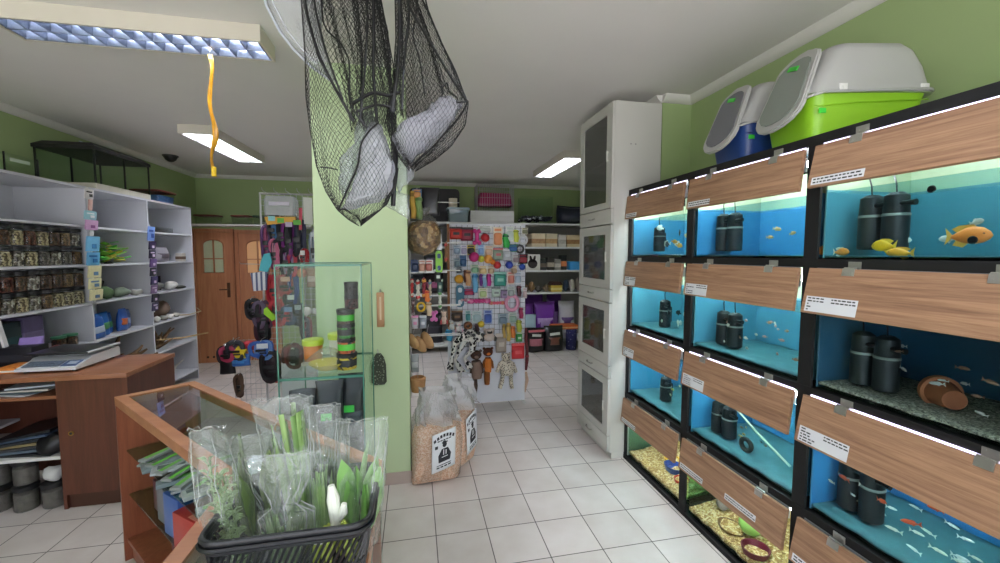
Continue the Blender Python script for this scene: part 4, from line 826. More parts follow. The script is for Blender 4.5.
for i in range(10):
    y = 1.35-.075*i
    t = thing('blister_pack', f"blue-white slim pack, {ordn[i]} from the corner on the glass shelf under the basket", 'pack', (-.37+.02*(i % 2), y, .70), .1*(i % 3)-.1)
    MB().box((0, 0, .01), (.3, .05, .02), bev=.003).done('carton', M(('#c8ced6', '#7f8aa8', '#aab0bc')[i % 3], .3, var=.15, scale=30), t); MB().box((.03, 0, .0206), (.16, .04, .0012)).done('print', M(('#37406a', '#d0d6e0', '#4a5270')[i % 3], .4, var=.3, scale=60), t)
W(MB().b2((-.59, .42, .69), (-.14, 1.42, .698)), 'glass_shelf', GLASSG, ct, smooth=0)
# ------------------------------------------------------------------ glass tower behind the counter
tx0, tx1, ty0, ty1, tz = -.645, -.256, 2.12, 2.6, 1.576
tw = thing('glass_showcase', 'tall green-edged glass showcase standing behind the counter before the column', 'showcase', (-.45, 2.36, 0))
EDGE = M('#3f7a68', .2, var=.1, name='cut_glass_edge'); g = .006
W(MB().b2((tx0, ty0, 0), (tx1, ty1, .34)), 'base_cabinet', WHITE2, tw)
for nm, lo, hi in (('front_pane', (tx0, ty0, .34), (tx1, ty0+g, tz)), ('back_pane', (tx0, ty1-g, .34), (tx1, ty1, tz)), ('side_pane', (tx0, ty0+g, .34), (tx0+g, ty1-g, tz)), ('side_pane', (tx1-g, ty0+g, .34), (tx1, ty1-g, tz)), ('top_pane', (tx0, ty0, tz), (tx1, ty1, tz+g)), ('glass_shelf', (tx0+g, ty0+g, 1.024), (tx1-g, ty1-g, 1.032))):
    W(MB().b2(lo, hi), nm, GLASSF, tw, smooth=0)
e = .003
for x in (tx0, tx1):
    for y in (ty0, ty1): W(MB().b2((x-e, y-e, .34), (x+e, y+e, tz+g)), 'edge', EDGE, tw, smooth=0)
for y in (ty0, ty1):
    W(MB().b2((tx0, y-e, tz-.002), (tx1, y+e, tz+g+.002)), 'edge', EDGE, tw, smooth=0); W(MB().b2((tx0, y-e if y == ty0 else y-g, 1.022), (tx1, y+e if y == ty0 else y-g+.004, 1.034)), 'edge', EDGE, tw, smooth=0)
for x in (tx0, tx1): W(MB().b2((x-e, ty0, tz-.002), (x+e, ty1, tz+g+.002)), 'edge', EDGE, tw, smooth=0)
# round treat tubs stacked inside
zc = 1.033
for i, (c, l, lb, h) in enumerate((('#e0c23a', '#1c1c1c', 'treat tub with yellow beads, lowest of the stack in the showcase', .085), ('#c8603a', '#58c83a', 'treat tub with orange pieces and green label, second in the stack', .08), ('#3f8a3a', '#202020', 'treat tub with green label, third in the stack', .075), ('#4a3a30', '#4ab03a', 'treat tub with dark pieces, fourth in the stack', .075), ('#5b2f2a', '#1a1a1a', 'treat tub with brown pieces, fifth in the stack', .07), ('#30302e', '#1a1a1a', 'black treat tub at the top of the stack', .07))):
    x = -.355 if i < 4 else -.325; r = .05 if i == 0 else .044 if i < 4 else .034
    if i >= 4: pass
    t = thing('treat_tub', lb, 'tub', (x, 2.26, zc))
    MB().lathe([(r*.95, 0), (r, .004), (r, h*.72), (r*.96, h*.74)], n=18).done('jar_body', speckm('treat_'+c[1:], [c, c, '#2a2420'], 90, .4), t)
    MB().lathe([(r*1.04, h*.74), (r*1.05, h*.76), (r*1.05, h*.97), (r, h), (.005, h)], n=18).done('lid', M('#161616', .35), t)
    if l != '#1a1a1a': MB().lathe([(r*1.005, h*.2), (r*1.01, h*.21), (r*1.01, h*.6), (r*1.005, h*.61)], n=18, cap=False).done('paper_band', M(l, .4, var=.35, scale=25), t)
    zc += h
t = thing('food_tub', 'orange tub with yellow-green lid on the showcase shelf', 'tub', (-.555, 2.42, 1.033)); MB().lathe([(.045, 0), (.05, .1)], n=18).done('tub_body', M('#d8803a', .4), t); MB().lathe([(.054, .1), (.056, .105), (.056, .128), (.05, .132), (.004, .132)], n=18).done('lid', M('#c6dc3a', .4), t)
t = thing('food_tub', 'yellow-green lidded tub behind the plastic bag in the showcase', 'tub', (-.43, 2.46, 1.033)); MB().lathe([(.045, 0), (.05, .12)], n=18).done('tub_body', M('#dfe4d4', .4), t); MB().lathe([(.054, .12), (.056, .125), (.056, .15), (.05, .154), (.004, .154)], n=18).done('lid', M('#c6dc3a', .4), t)
t = thing('clear_bag', 'crumpled clear bag round a yellow bowl on the showcase shelf', 'bag', (-.45, 2.27, 1.034)); MB().lathe([(.05, 0), (.09, .03), (.094, .036), (.085, .034), (.045, .008), (.004, .008)], n=22).done('bowl', M('#e4cf3a', .4), t)
b = MB(); b.grid(lambda u, v: ((.13*math.cos(2*PI*u))*math.cos(v*PI/2)**.6, (.1*math.sin(2*PI*u))*math.cos(v*PI/2)**.6, .002+.11*v), 26, 10, closed=True); b.jit(.022, 13, 3)
for v in b.bm.verts: v.co.z = max(.002, v.co.z); v.co.y = max(-.125, min(.12, v.co.y)); v.co.x = max(-.16, min(.06, v.co.x))
b.done('bag_film', filmm('tower_bag', '#f8faf8', .1, .1, 24, .8), t, smooth=80)
pbox('cardboard_tray', 'flat cream cardboard tray on the showcase shelf', 'tray', (-.6, 2.34, 1.033), (-.5, 2.37, 1.05), M('#d9d2bc', .7))
for i, (x, y, z, h, lb) in enumerate(((-.56, 2.2, .55, .4, 'black pouch with green tag, left of the showcase lower shelf'), (-.43, 2.18, .55, .44, 'black pouch with green tag in the middle of the showcase lower shelf'), (-.33, 2.24, .55, .46, 'black pouch with green tag at the right of the showcase lower shelf'))):
    t = pouch('black_pouch', lb, 'pouch', (x, y, z+.0), .13, h, .07, '#22262c', '#3a444c'); MB().box((-.01, -.042, h*.62), (.05, .006, .035)).done('tag', M('#3fbf4a', .4), t)
W(MB().b2((tx0+g, ty0+g, .542), (tx1-g, ty1-g, .549)), 'glass_shelf', GLASS, tw, smooth=0)
# ================================================================== BASKET WITH BAGGED PLANTS
bk = thing('plastic_basket', 'black slotted plastic basket of bagged plants on the counter', 'basket', (-.272, 1.03, ZT)); bw, bd, bh = .335, .27, .16
BKM = M('#1b1c20', .35, var=.05)
def bring(k, z): return [(p[0]*k, p[1]*k, z) for p in rpoly(bw, bd, .04, 5)]
b = MB(); rr = bring(1, bh); b.tube(rr, .007, 6, closed=True); rr2 = bring(1.03, bh-.012); b.tube(rr2, .005, 5, closed=True); b.done('rim', BKM, bk, smooth=60)
b = MB(); b.loft([bring(.86, 0), bring(.86, .004)]); b.loft([bring(.985, bh-.028), bring(1.0, bh-.026), bring(1.0, bh-.002), bring(.985, bh-.002)], cap=False); b.done('floor_and_band', BKM, bk, smooth=0)
sl = MB(); n = 84
def pt(a, k, z):
    q = bring(1, 0); m = len(q); f = a % 1.0; seg = []
    tot = 0; ds = []
    for i in range(m): d = math.dist(q[i], q[(i+1) % m]); ds.append(d); tot += d
    s_ = f*tot
    for i in range(m):
        if s_ <= ds[i]: u = s_/ds[i]; p, r_ = q[i], q[(i+1) % m]; return Vector(((p[0]+(r_[0]-p[0])*u)*k, (p[1]+(r_[1]-p[1])*u)*k, z))
        s_ -= ds[i]
    return Vector((q[0][0]*k, q[0][1]*k, z))
for i in range(n):
    for (z0, z1) in ((.004, .066), (.07, bh-.028)):
        k0, k1 = .86+.135*z0/bh, .86+.135*z1/bh; a = i/n
        sl.tube([pt(a, k0, z0), pt(a+.012, (k0+k1)/2, (z0+z1)/2), pt(a+.024, k1, z1)], .0036, 5)
sl.tube(bring(.86+.135*.068/bh, .068), .004, 5, closed=True); sl.done('slotted_wall', BKM, bk, smooth=40)
# plants
PBAG = filmm('plant_bag', '#f8fbf9', .08, .1, 40, .6, '#f0f4f2')
CREASE_HI = filmm('crease_highlight_film', '#f4f6f4', .3, .1, 40, .5); PG = ['#5f8a4a', '#7ba55c', '#4c7440', '#8fb46c']
def plantbag(label, base, tip, w0, w1, kind, cols, seed, d=.05, flare=1.0, tie=None, H=None):
    base, tip = Vector(base), Vector(tip); t = thing('bagged_plant', label, 'bagged plant', base); ax = tip-base; r = random.Random(seed)
    def P(u): return ax*u
    H = ax.length
    if kind == 'feather':
        b = MB(); s = MB()
        for k in range(5):
            ox, oy = r.uniform(-.3, .3)*w0, r.uniform(-.3, .3)*d; hh = r.uniform(.6, .85); s.tube([Vector((ox, oy, 0)), P(hh*.5)+Vector((ox*1.1, oy, 0)), P(hh)+Vector((ox*.7, oy, 0))], .002, 5)
            for i in range(60):
                u = hh*i/60; p = P(u)+Vector((ox, oy, 0)); a = r.uniform(0, 2*PI); q = p+Vector((math.cos(a)*.02, math.sin(a)*.016, .01)); b.tube([p, (p+q)/2+Vector((0, 0, .004)), q], [.0012, .0024, .0008], 4)
        b.done('foliage', M(cols[0], .5, var=.3, scale=40), t); s.done('stems', M(cols[1], .5), t)
    else:
        bs = [MB(), MB()]; n, Lf, wf = {'strap': (24, .9, .055), 'broad': (18, .46, .42), 'tuft': (26, .5, .07), 'wide': (18, .6, .26)}[kind]
        for i in range(n):
            a = r.uniform(0, 2*PI); p0 = Vector((math.cos(a)*w0*.18, math.sin(a)*d*.25, .01)); ln = H*Lf*r.uniform(.6, 1.05); st = H*r.uniform(.02, .35) if kind in ('broad', 'wide') else 0
            out = Vector((math.cos(a)*w0*.4, math.sin(a)*d*.4, 0)); dd = (ax.normalized()+out*(.9 if kind in ('broad', 'wide') else .25)/max(w0, .08)*.3).normalized(); x = dd.cross(Vector((math.sin(a), -math.cos(a), .2))).normalized(); y = dd.cross(x)
            b = bs[i % 2]
            if st: b.tube([p0, p0+dd*st], .0018, 4)
            prof = [(0, .12), (.2, .7), (.45, 1), (.75, .7), (1, .03)] if kind in ('broad', 'wide') else [(0, .6), (.3, 1), (.7, .8), (1, .05)]
            b.loft([[p0+dd*(st+ln*u)+out*(u*u*.25)+x*(ln*wf*w_*math.cos(kk*PI/2)*.5)+y*(ln*.02*math.sin(kk*PI/2)+(.006*w_ if kk in (0, 2) else 0)) for kk in range(4)] for u, w_ in prof])
        for b, c in zip(bs, cols): b.done('leaves', M(c, .4, var=.25, scale=40), t, smooth=70)
    f = MB(); nv = 16
    def fn(u, v):
        wv = (w0*(1-v)+w1*v)/2*(1 if v > .06 else .8); dv = d/2*(1-v**3*.85); a = 2*PI*u
        if tie and v > tie: wv *= .35+abs(v-tie)*2.2; dv *= .5
        return P(v)+Vector((wv*math.copysign(abs(math.cos(a))**.75, math.cos(a)), dv*math.sin(a)+.006*math.sin(a*5+v*9), 0))
    cr = MB(); rc = random.Random(seed+50)  # pale tubes stand in for crease highlights; the last follows the bag mouth
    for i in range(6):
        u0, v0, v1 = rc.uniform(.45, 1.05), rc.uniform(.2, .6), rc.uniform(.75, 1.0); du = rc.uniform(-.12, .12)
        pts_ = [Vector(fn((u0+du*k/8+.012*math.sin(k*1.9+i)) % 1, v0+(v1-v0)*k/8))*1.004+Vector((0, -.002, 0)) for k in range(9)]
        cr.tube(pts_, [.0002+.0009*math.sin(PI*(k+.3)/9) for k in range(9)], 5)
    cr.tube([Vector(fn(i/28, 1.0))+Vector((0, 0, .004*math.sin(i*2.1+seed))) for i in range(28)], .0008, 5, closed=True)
    cr.done('crease_highlights_and_rim', CREASE_HI, t, smooth=60)
    f.grid(fn, 48, 30, closed=True); f.jit(.012, 15, seed); f.jit(.006, 38, seed+9); f.done('bag_film', PBAG, t, smooth=22)
    return t
def at1(x, y, Y): return aty(x, y, Y)
def bb(px, Y, z=.91): q = aty(px, 540, Y); d = _ray(px, 540); return Vector((q.x, Y, z))
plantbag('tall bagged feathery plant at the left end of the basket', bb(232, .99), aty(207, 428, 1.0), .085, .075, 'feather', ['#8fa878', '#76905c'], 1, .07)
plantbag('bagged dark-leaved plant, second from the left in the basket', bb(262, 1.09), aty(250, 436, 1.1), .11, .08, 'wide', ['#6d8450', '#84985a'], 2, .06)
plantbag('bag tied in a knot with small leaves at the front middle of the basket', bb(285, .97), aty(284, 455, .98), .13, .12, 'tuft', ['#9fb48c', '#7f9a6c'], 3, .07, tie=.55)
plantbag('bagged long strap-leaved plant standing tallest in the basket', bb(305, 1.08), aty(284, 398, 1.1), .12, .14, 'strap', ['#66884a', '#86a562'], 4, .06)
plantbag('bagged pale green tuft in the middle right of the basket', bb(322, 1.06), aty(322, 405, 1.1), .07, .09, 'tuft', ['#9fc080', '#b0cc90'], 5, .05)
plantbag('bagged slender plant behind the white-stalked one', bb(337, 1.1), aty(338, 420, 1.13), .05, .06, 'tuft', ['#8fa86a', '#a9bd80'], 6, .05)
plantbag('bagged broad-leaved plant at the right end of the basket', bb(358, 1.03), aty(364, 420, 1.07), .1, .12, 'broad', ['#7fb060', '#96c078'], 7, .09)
t = thing('potted_cutting', 'bunch of yellow-green leaves with thick white stalk at the basket front', 'plant', bb(336, .95, .92)); r = random.Random(9)
b = MB()
for i in range(26):
    a = r.uniform(0, 2*PI); p = Vector((0, 0, .10)); q = Vector((math.cos(a)*.045, math.sin(a)*.035, .05+r.uniform(-.02, .02))); b.tube([p, (p+q)/2+Vector((0, 0, .02)), q, q+Vector((math.cos(a)*.006, 0, -.04))], [.002, .004, .004, .001], 5)
b.done('leaves', M('#b4c45a', .5, var=.25, scale=40), t)
b = MB(); b.tube([(0, 0, .085), (.0, 0, .12), (-.004, .002, .165), (-.008, .004, .195)], [.008, .012, .014, .007], 10); b.tube([(.004, 0, .11), (.018, -.004, .135), (.02, -.006, .155)], [.006, .010, .006], 8); b.done('white_stalk', M('#dfe4d6', .5), t)
MB().box((-.03, -.03, .10), (.02, .002, .035), rot=(.1, .15, 0)).done('label_tag', WHITE, t)
# ================================================================== COLUMN FITTINGS
t = thing('wooden_thermometer', 'small wooden board hanging on the column beside the glass showcase', 'thermometer', (-.232, 2.93, 1.2)); MB().box((0, -.006, .05), (.05, .012, .24), bev=.006).done('board', M('#b98a62', .5, var=.1), t); MB().box((0, -.0125, .06), (.012, .001, .16)).done('scale_strip', M('#d8c0a0', .5), t); MB().tube([(0, -.004, .17), (0, -.004, .19)], .006, 6).done('hanger', STEEL, t)
# ================================================================== LANDING NETS hanging in front of the column
NETM = M('#0e0e10', .6, var=.1, name='net_cord')
def interp(tab, y):
    for a, b in zip(tab, tab[1:]):
        if a[0] <= y <= b[0]: u = (y-a[0])/(b[0]-a[0]); u = u*u*(3-2*u)*.5+u*.5; return [p+(q-p)*u for p, q in zip(a, b)]
    return tab[-1]
def netmesh(tab, Y, nu, nv, depth, folds, amp, seed, parent, name='net_mesh', th=.0017):
    """diamond mesh tube following an outline given as (height row, left, right)"""
    V = []; b = MB()
    y0, y1 = tab[0][0], tab[-1][0]
    def P(i, j):
        row = interp(tab, y0+(y1-y0)*j/nv); l, r = aty(row[1], row[0], Y), aty(row[2], row[0], Y); c = (l+r)/2; hw = (r.x-l.x)/2
        a = 2*PI*i/nu; f = 1+amp*math.sin(folds*a+seed+j*.05)*(.4+.6*(1-j/nv)); n = mnoise.noise(Vector((math.cos(a)*1.3+seed, math.sin(a)*1.3, j*.05)))*.12
        return Vector((c.x+hw*math.cos(a)*min(1.02, f+n*.5), Y+depth*hw*math.sin(a)*(f+n)+.0, c.z+.012*math.sin(a*3+seed)*(j/nv)))
    g = {}
    for j in range(nv+1):
        for i in range(nu):
            if (i+j) % 2 == 0: g[i, j] = b.bm.verts.new(P(i, j))
    for j in range(1, nv):
        for i in range(nu):
            if (i+j) % 2: 
                q = [g[(i-1) % nu, j], g[i, j+1], g[(i+1) % nu, j], g[i, j-1]]
                if len(set(q)) == 4: b.bm.faces.new(q)
    o = W(b, name, NETM, parent, smooth=0); w_ = o.modifiers.new('strands', 'WIREFRAME'); w_.thickness = th; w_.use_even_offset = False; w_.use_boundary = True; return o
def cord(pts, Y, r, parent, name='cord', mat=None):
    p = [aty(x, y, Y if len(q) < 1 else q[0]) for x, y, *q in pts]; s = []
    for a, b_ in zip(p, p[1:]): 
        for k in range(4): s.append(a.lerp(b_, k/4))
    s.append(p[-1]); s = [v if 0 < i < len(s)-1 else v for i, v in enumerate(s)]
    s2 = [s[0]]+[(s[i-1]+s[i]*2+s[i+1])/4 for i in range(1, len(s)-1)]+[s[-1]]
    return W(MB().tube(s2, r, 6), name, mat or NETM, parent, smooth=60)
NY = 1.6
n1 = thing('landing_net', 'large black landing net hanging from the ceiling before the column, left of the pair', 'fishing net', (-.2, NY, ZC))
T1 = [(-150, 322, 352), (-60, 310, 372), (0, 302, 381), (30, 304, 388), (60, 306, 392), (100, 307, 394), (130, 311, 396), (165, 317, 397), (190, 326, 394), (208, 337, 386), (217, 348, 372), (223, 359, 361)]
netmesh(T1, NY, 108, 112, .55, 5, .12, 1, n1)
netmesh([(-150, 326, 350), (0, 322, 378), (50, 335, 386), (90, 345, 394), (130, 352, 396)], NY+.03, 100, 76, .45, 9, .35, 2, n1, 'net_fold')
netmesh([(-150, 330, 350), (0, 352, 382), (60, 358, 393), (110, 356, 396), (128, 360, 396)], NY-.02, 90, 76, .5, 8, .4, 4, n1, 'net_fold')
cord([(302, -140), (303, 0), (318, 55), (336, 90), (354, 122)], 1.5, .0055, n1); cord([(311, -100), (313, 0), (325, 50), (343, 100)], 1.49, .004, n1)
cord([(320, -60), (322, 26), (342, 44), (350, 62), (349, 105), (367, 128)], 1.48, .003, n1); cord([(378, 123), (370, 130), (361, 142), (358, 166), (348, 188), (341, 204), (338, 210)], 1.47, .0032, n1); cord([(338, 210), (345, 209), (352, 214)], 1.47, .0032, n1)
cord([(398, 168), (396, 185), (388, 196), (386, 200)], 1.48, .003, n1); cord([(320, 167), (330, 168), (338, 170)], 1.48, .0022, n1); cord([(372, -80), (374, 20), (373, 70), (377, 122)], 1.5, .006, n1); cord([(362, -80), (368, 20), (364, 80), (360, 120)], 1.5, .004, n1)
cord([(352, 104), (372, 92), (390, 96), (400, 92)], 1.5, .006, n1); cord([(356, 112), (376, 104), (396, 108)], 1.5, .004, n1)
W(MB().tube([(-.28, NY, ZC), (-.26, NY, ZC-.06), (-.2, NY, ZC-.07), (-.19, NY, ZC)], .004, 6), 'ceiling_hook', STEEL, n1)
n2 = thing('landing_net', 'black landing net with a silvery packet inside, right of the pair of nets', 'fishing net', (.02, NY, ZC))
T2 = [(-150, 396, 414), (-60, 396, 416), (0, 395, 424), (40, 396, 443), (68, 394, 455), (100, 389, 468), (122, 386, 465), (142, 391, 452), (156, 399, 436), (168, 409, 416)]
netmesh(T2, NY, 100, 92, .6, 5, .14, 3, n2)
netmesh([(-150, 398, 412), (0, 398, 418), (50, 398, 436), (90, 394, 448), (118, 398, 440)], NY, 90, 70, .5, 8, .35, 5, n2, 'net_fold')
cord([(404, -120), (406, 0), (418, 22), (436, 52), (450, 76), (462, 94), (467, 102)], 1.49, .0045, n2); cord([(424, -80), (424, 0), (440, 40), (456, 72), (466, 100)], 1.52, .003, n2); cord([(416, -60), (418, 5), (412, 35), (420, 60), (425, 96)], 1.49, .003, n2)
cord([(468, 101), (464, 110), (457, 120), (446, 132), (432, 148), (420, 158), (411, 167)], 1.48, .0036, n2); cord([(442, 88), (447, 82), (449, 92), (458, 98), (456, 103), (468, 101)], 1.48, .003, n2); cord([(398, -100), (400, 20), (398, 70), (392, 112)], 1.5, .007, n2); cord([(408, -100), (410, 10), (404, 60), (402, 110)], 1.51, .005, n2)
W(MB().tube([(-.01, NY, ZC), (0, NY, ZC-.06), (.05, NY, ZC-.07), (.06, NY, ZC)], .004, 6), 'ceiling_hook', STEEL, n2)
def packet(name, label, poly, Y, th, mat, seed, amp=.012, fr=14):
    """crumpled packet: outline swollen in the middle"""
    pts = [aty(x, y, Y) for x, y in poly]; c = sum(pts, Vector())/len(pts); b = MB(); n = len(pts); P2 = []
    for i in range(n):
        for k in range(5): P2.append(pts[i].lerp(pts[(i+1) % n], k/5))
    rings = []
    for s_ in (-1, -.6, 0, .6, 1):
        k = {1: .12, .6: .8, 0: 1}[abs(s_)]
        rings.append([c+(p-c)*k+Vector((0, s_*th/2, 0)) for p in P2])
    full = []
    for a, bb_ in zip(rings, rings[1:]): full.append(a); full.append([(p+q)/2 for p, q in zip(a, bb_)])
    full.append(rings[-1]); b.loft(full); b.jit(amp, fr, seed); b.jit(amp*.6, fr*2.6, seed+3); b.jit(amp*.3, fr*6, seed+5)
    return W1(b, name, mat, label, 'packet', c, smooth=25)
SILV = filmm('packet_film', '#e8e8ee', .38, .12, 36, .9, '#d4d5e0'); CLR = filmm('clear_packet', '#eef1f4', .22, .1, 26, .9, '#dfe3ea')
packet('net_packet', 'whitish plastic packet in the bottom of the left landing net', [(373, 122), (380, 124), (386, 140), (394, 165), (392, 190), (380, 203), (360, 208), (342, 209), (350, 190), (358, 165), (361, 142)], NY-.02, .09, SILV, 1)
packet('net_packet', 'clear crumpled packet behind the whitish one in the left landing net', [(362, 116), (374, 111), (378, 122), (366, 140), (358, 170), (345, 200), (338, 190), (340, 160), (352, 142)], NY+.05, .07, CLR, 2)
packet('net_packet', 'silvery crinkled packet in the right landing net', [(388, 136), (404, 122), (426, 112), (444, 94), (456, 97), (462, 106), (450, 126), (432, 146), (410, 163), (400, 154)], NY-.01, .1, SILV, 3, .015)
packet('plastic_sleeve', 'bluish clear plastic sleeve hanging between the two nets', [(398, 150), (412, 166), (414, 178), (402, 190), (397, 196), (396, 172)], NY+.08, .05, CLR, 4)
packet('plastic_sleeve', 'clear cone of packaging hanging below the nets', [(392, 190), (410, 196), (409, 220), (384, 206)], NY+.12, .04, filmm('pale_film', '#f2f5f4', .18, .1), 5)
W1(MB().cyl(aty(396, 140, 1.66), aty(393, 206, 1.66), .012, .009, n=10), 'dark_rod', BLACK, 'dark net handle pointing down between the two nets', 'handle rod', aty(396, 140, 1.66))
cb = thing('plastic_bag', 'large clear plastic bag hanging left of the landing nets', 'plastic bag', (-.42, 1.78, ZC))
b = MB(); L1 = [(255, -60), (266, 5), (280, 32), (294, 50), (310, 66), (330, 80)]; L2 = [(330, -60), (322, 0), (322, 30), (326, 50), (330, 66), (336, 84)]
def fnb(u, v):
    k = v*5; i = min(4, int(k)); f = k-i; a = aty(*[L1[i][q]+(L1[i+1][q]-L1[i][q])*f for q in (0, 1)], 1.78); e_ = aty(*[L2[i][q]+(L2[i+1][q]-L2[i][q])*f for q in (0, 1)], 1.78); ang = 2*PI*u; t_ = .5-.5*math.cos(ang); p = a.lerp(e_, t_); p.y += .03*math.sin(ang)*(1-.7*v); return p
b.grid(fnb, 30, 24, closed=True); b.jit(.012, 10, 3); W(b, 'bag_film', filmm('big_bag_film', '#f3f5f6', .3, .12, 12, .7, '#d4d6d8'), cb, smooth=80)
W(MB().tube([aty(x, y, 1.765) for x, y in L1[:]], .005, 6), 'edge_seam', M('#b9bfc8', .3), cb); W(MB().tube([aty(x+7, y-2, 1.765) for x, y in L1[:-1]], .0025, 6), 'edge_seam', M('#c6ccd2', .3), cb)
# ================================================================== DOORS at the back left
DYY = 6.86
struct(MB().b2((-3.34, DYY+.04, 1.97), (-1.7, DYY+.1, 2.03)).b2((-3.34, DYY+.04, 0), (-3.2, DYY+.1, 1.97)).b2((-2.02, DYY+.04, 0), (-1.7, DYY+.1, 1.97)).done('wall_partition', GREEN, smooth=0))
FROST = M('#c6cfae', .35, var=.06, scale=30, name='door_frosted_glass'); FROST2 = emitm('glowing_door_glass', '#d8a878', .12)  # second door's pane glows faintly, the light set into its material
def door(n, x0, x1, y, z1, gl, handle):
    w_, zc = x1-x0, z1-.32
    wx0, wx1 = x0+w_*.2, x1-w_*.22; wz0, wz1 = z1-.60, z1-.2
    mt = XZ(0, y, 0)
    poly_out = [(x0, 0), (x1, 0), (x1, z1), (x0, z1)]
    arch = [(wx0, wz0), (wx1, wz0), (wx1, wz1)]+[((wx0+wx1)/2+(wx1-wx0)/2*math.cos(PI*i/10), wz1+.09*math.sin(PI*i/10)**.8) for i in range(1, 10)]+[(wx0, wz1)]
    b = MB(); 
    b.b2((x0, y, 0), (wx0, y+.04, z1)).b2((wx1, y, 0), (x1, y+.04, z1)).b2((wx0, y, 0), (wx1, y+.04, wz0))
    top = [(wx0, z1)]+[(wx0, wz1)]+[((wx0+wx1)/2-(wx1-wx0)/2*math.cos(PI*i/10), wz1+.09*math.sin(PI*i/10)**.8) for i in range(1, 10)]+[(wx1, wz1), (wx1, z1)]
    b.prism(top, -.04, 0, XZ(0, y, 0))
    d = struct(b.done(f'door_{n}', DOORW, smooth=0))
    struct(MB().b2((wx0-.003, y+.016, wz0-.003), (wx1+.003, y+.022, wz1+.1)).done('door_glass', gl, d, smooth=0))
    m_ = MB(); m_.b2(((wx0+wx1)/2-.008, y-.004, wz0), ((wx0+wx1)/2+.008, y+.02, wz1+.09)).b2((wx0, y-.0035, (wz0+wz1)/2), (wx1, y+.0195, (wz0+wz1)/2+.016)); m_.tube([(p[0], y-.002, p[1]) for p in arch], .01, 5, closed=True); struct(m_.done('glazing_bars', DOORW, d, smooth=0))
    if handle: struct(MB().b2((x1-.075, y-.008, .98), (x1-.035, y, 1.2)).tube([(x1-.055, y-.008, 1.1), (x1-.055, y-.05, 1.1), (x1-.16, y-.055, 1.1)], .009, 8).done('door_handle', M('#5a3a28', .35, metal=.4), d))
    v_ = MB()
    for i in range(4): v_.cyl((x0+w_*(.2+.17*i), y-.003, .085), (x0+w_*(.2+.17*i), y+.001, .085), .016, n=14)
    if handle: struct(v_.done('vent_holes', M('#3a2418', .6), d))
    struct(MB().b2((x0-.05, y-.01, 0), (x0-.003, y+.05, z1+.01)).b2((x1+.003, y-.01, 0), (x1+.03, y+.05, z1+.01)).b2((x0-.05, y-.01, z1+.004), (x1+.03, y+.05, z1+.05)).done('door_frame', DOORW, d, smooth=0))
door(1, -3.14, -2.67, DYY, 1.95, FROST, True); door(2, -2.58, -2.06, DYY+.03, 1.94, FROST2, False)
sh = thing('wall_shelf', 'white shelf board over the two brown doors', 'shelf', (-2.5, 7.0, 2.03)); W(MB().b2((-3.33, 6.62, 2.032), (-1.5, 7.2, 2.055)), 'board', WHITE, sh); W(MB().b2((-3.33, 7.0, 2.035), (-1.5, 7.37, 2.05)), 'rear_board', WHITE, sh)
lidtub('clear tub with dark red lid first on the shelf over the doors', (-2.95, 6.85, 2.056), .3, .24, .14, '#7a3a30'); lidtub('clear tub with red lid second on the shelf over the doors', (-2.5, 6.85, 2.056), .24, .22, .14, '#8a4034'); lidtub('clear tub with green lid third on the shelf over the doors', (-2.2, 6.85, 2.056), .26, .22, .14, '#3a5a44'); lidtub('clear tub with black lid at the right end of the shelf over the doors', (-1.9, 7.0, 2.056), .26, .22, .26, '#23252a')
# ================================================================== WIRE STAND of leads and harnesses
ws = thing('wire_display_stand', 'grey wire grid stand loaded with leads and harnesses left of the column', 'display stand', (-1.45, 4.85, 0)); GY = 4.84
b = MB()
for i in range(11): x = -1.58+.058*i; b.tube([(x, GY, .04), (x, GY, 2.26)], .0022, 5)
for i in range(38): z = .06+.0595*i; b.tube([(-1.59, GY+.003, z), (-.99, GY+.003, z)], .0022, 5)
W(b, 'wire_grid', WIREM, ws, smooth=0)
b = MB()
for x in (-1.59, -.99): b.tube([(x, GY, 0), (x, GY, 2.28)], .009, 8)
b.tube([(-1.59, GY, 2.27), (-.99, GY, 2.27)], .009, 8); b.tube([(-1.59, GY-.2, .012), (-1.59, GY+.2, .012)], .01, 8); b.tube([(-.99, GY-.2, .012), (-.99, GY+.2, .012)], .01, 8); W(b, 'frame', STEEL, ws)
b = MB()
for i in range(7): x = -1.9+.05*i; b.tube([(x, GY, .03), (x, GY, .72)], .0022, 5); b.tube([(x, GY-.24, .5), (x, GY-.24, .72)], .0022, 5); b.tube([(x, GY, .5), (x, GY-.24, .5)], .0022, 5)
for i in range(12): z = .05+.06*i; b.tube([(-1.9, GY+.003, z), (-1.6, GY+.003, z)], .0022, 5)
for z in (.5, .61, .72): b.tube([(-1.9, GY, z), (-1.9, GY-.24, z), (-1.6, GY-.24, z), (-1.6, GY, z)], .003, 5)
b.tube([(-1.9, GY, 0), (-1.9, GY, .74)], .005, 6); W(b, 'side_basket', WIREM, ws, smooth=0)
for i in range(5): x = -1.5+.11*i; W(MB().tube([(x, GY, 2.262), (x, GY-.2, 2.275), (x, GY-.22, 2.30)], .003, 5), 'hook', STEEL, ws)
for x, z in ((-1.75, 1.52), (-1.5, 1.6), (-1.2, 2.02), (-1.1, 1.55), (-1.3, 1.3)): W(MB().tube([(x if x > -1.6 else -1.58, GY, z), (x, GY-.14, z+.01), (x, GY-.16, z+.03)], .003, 5), 'hook', STEEL, ws)
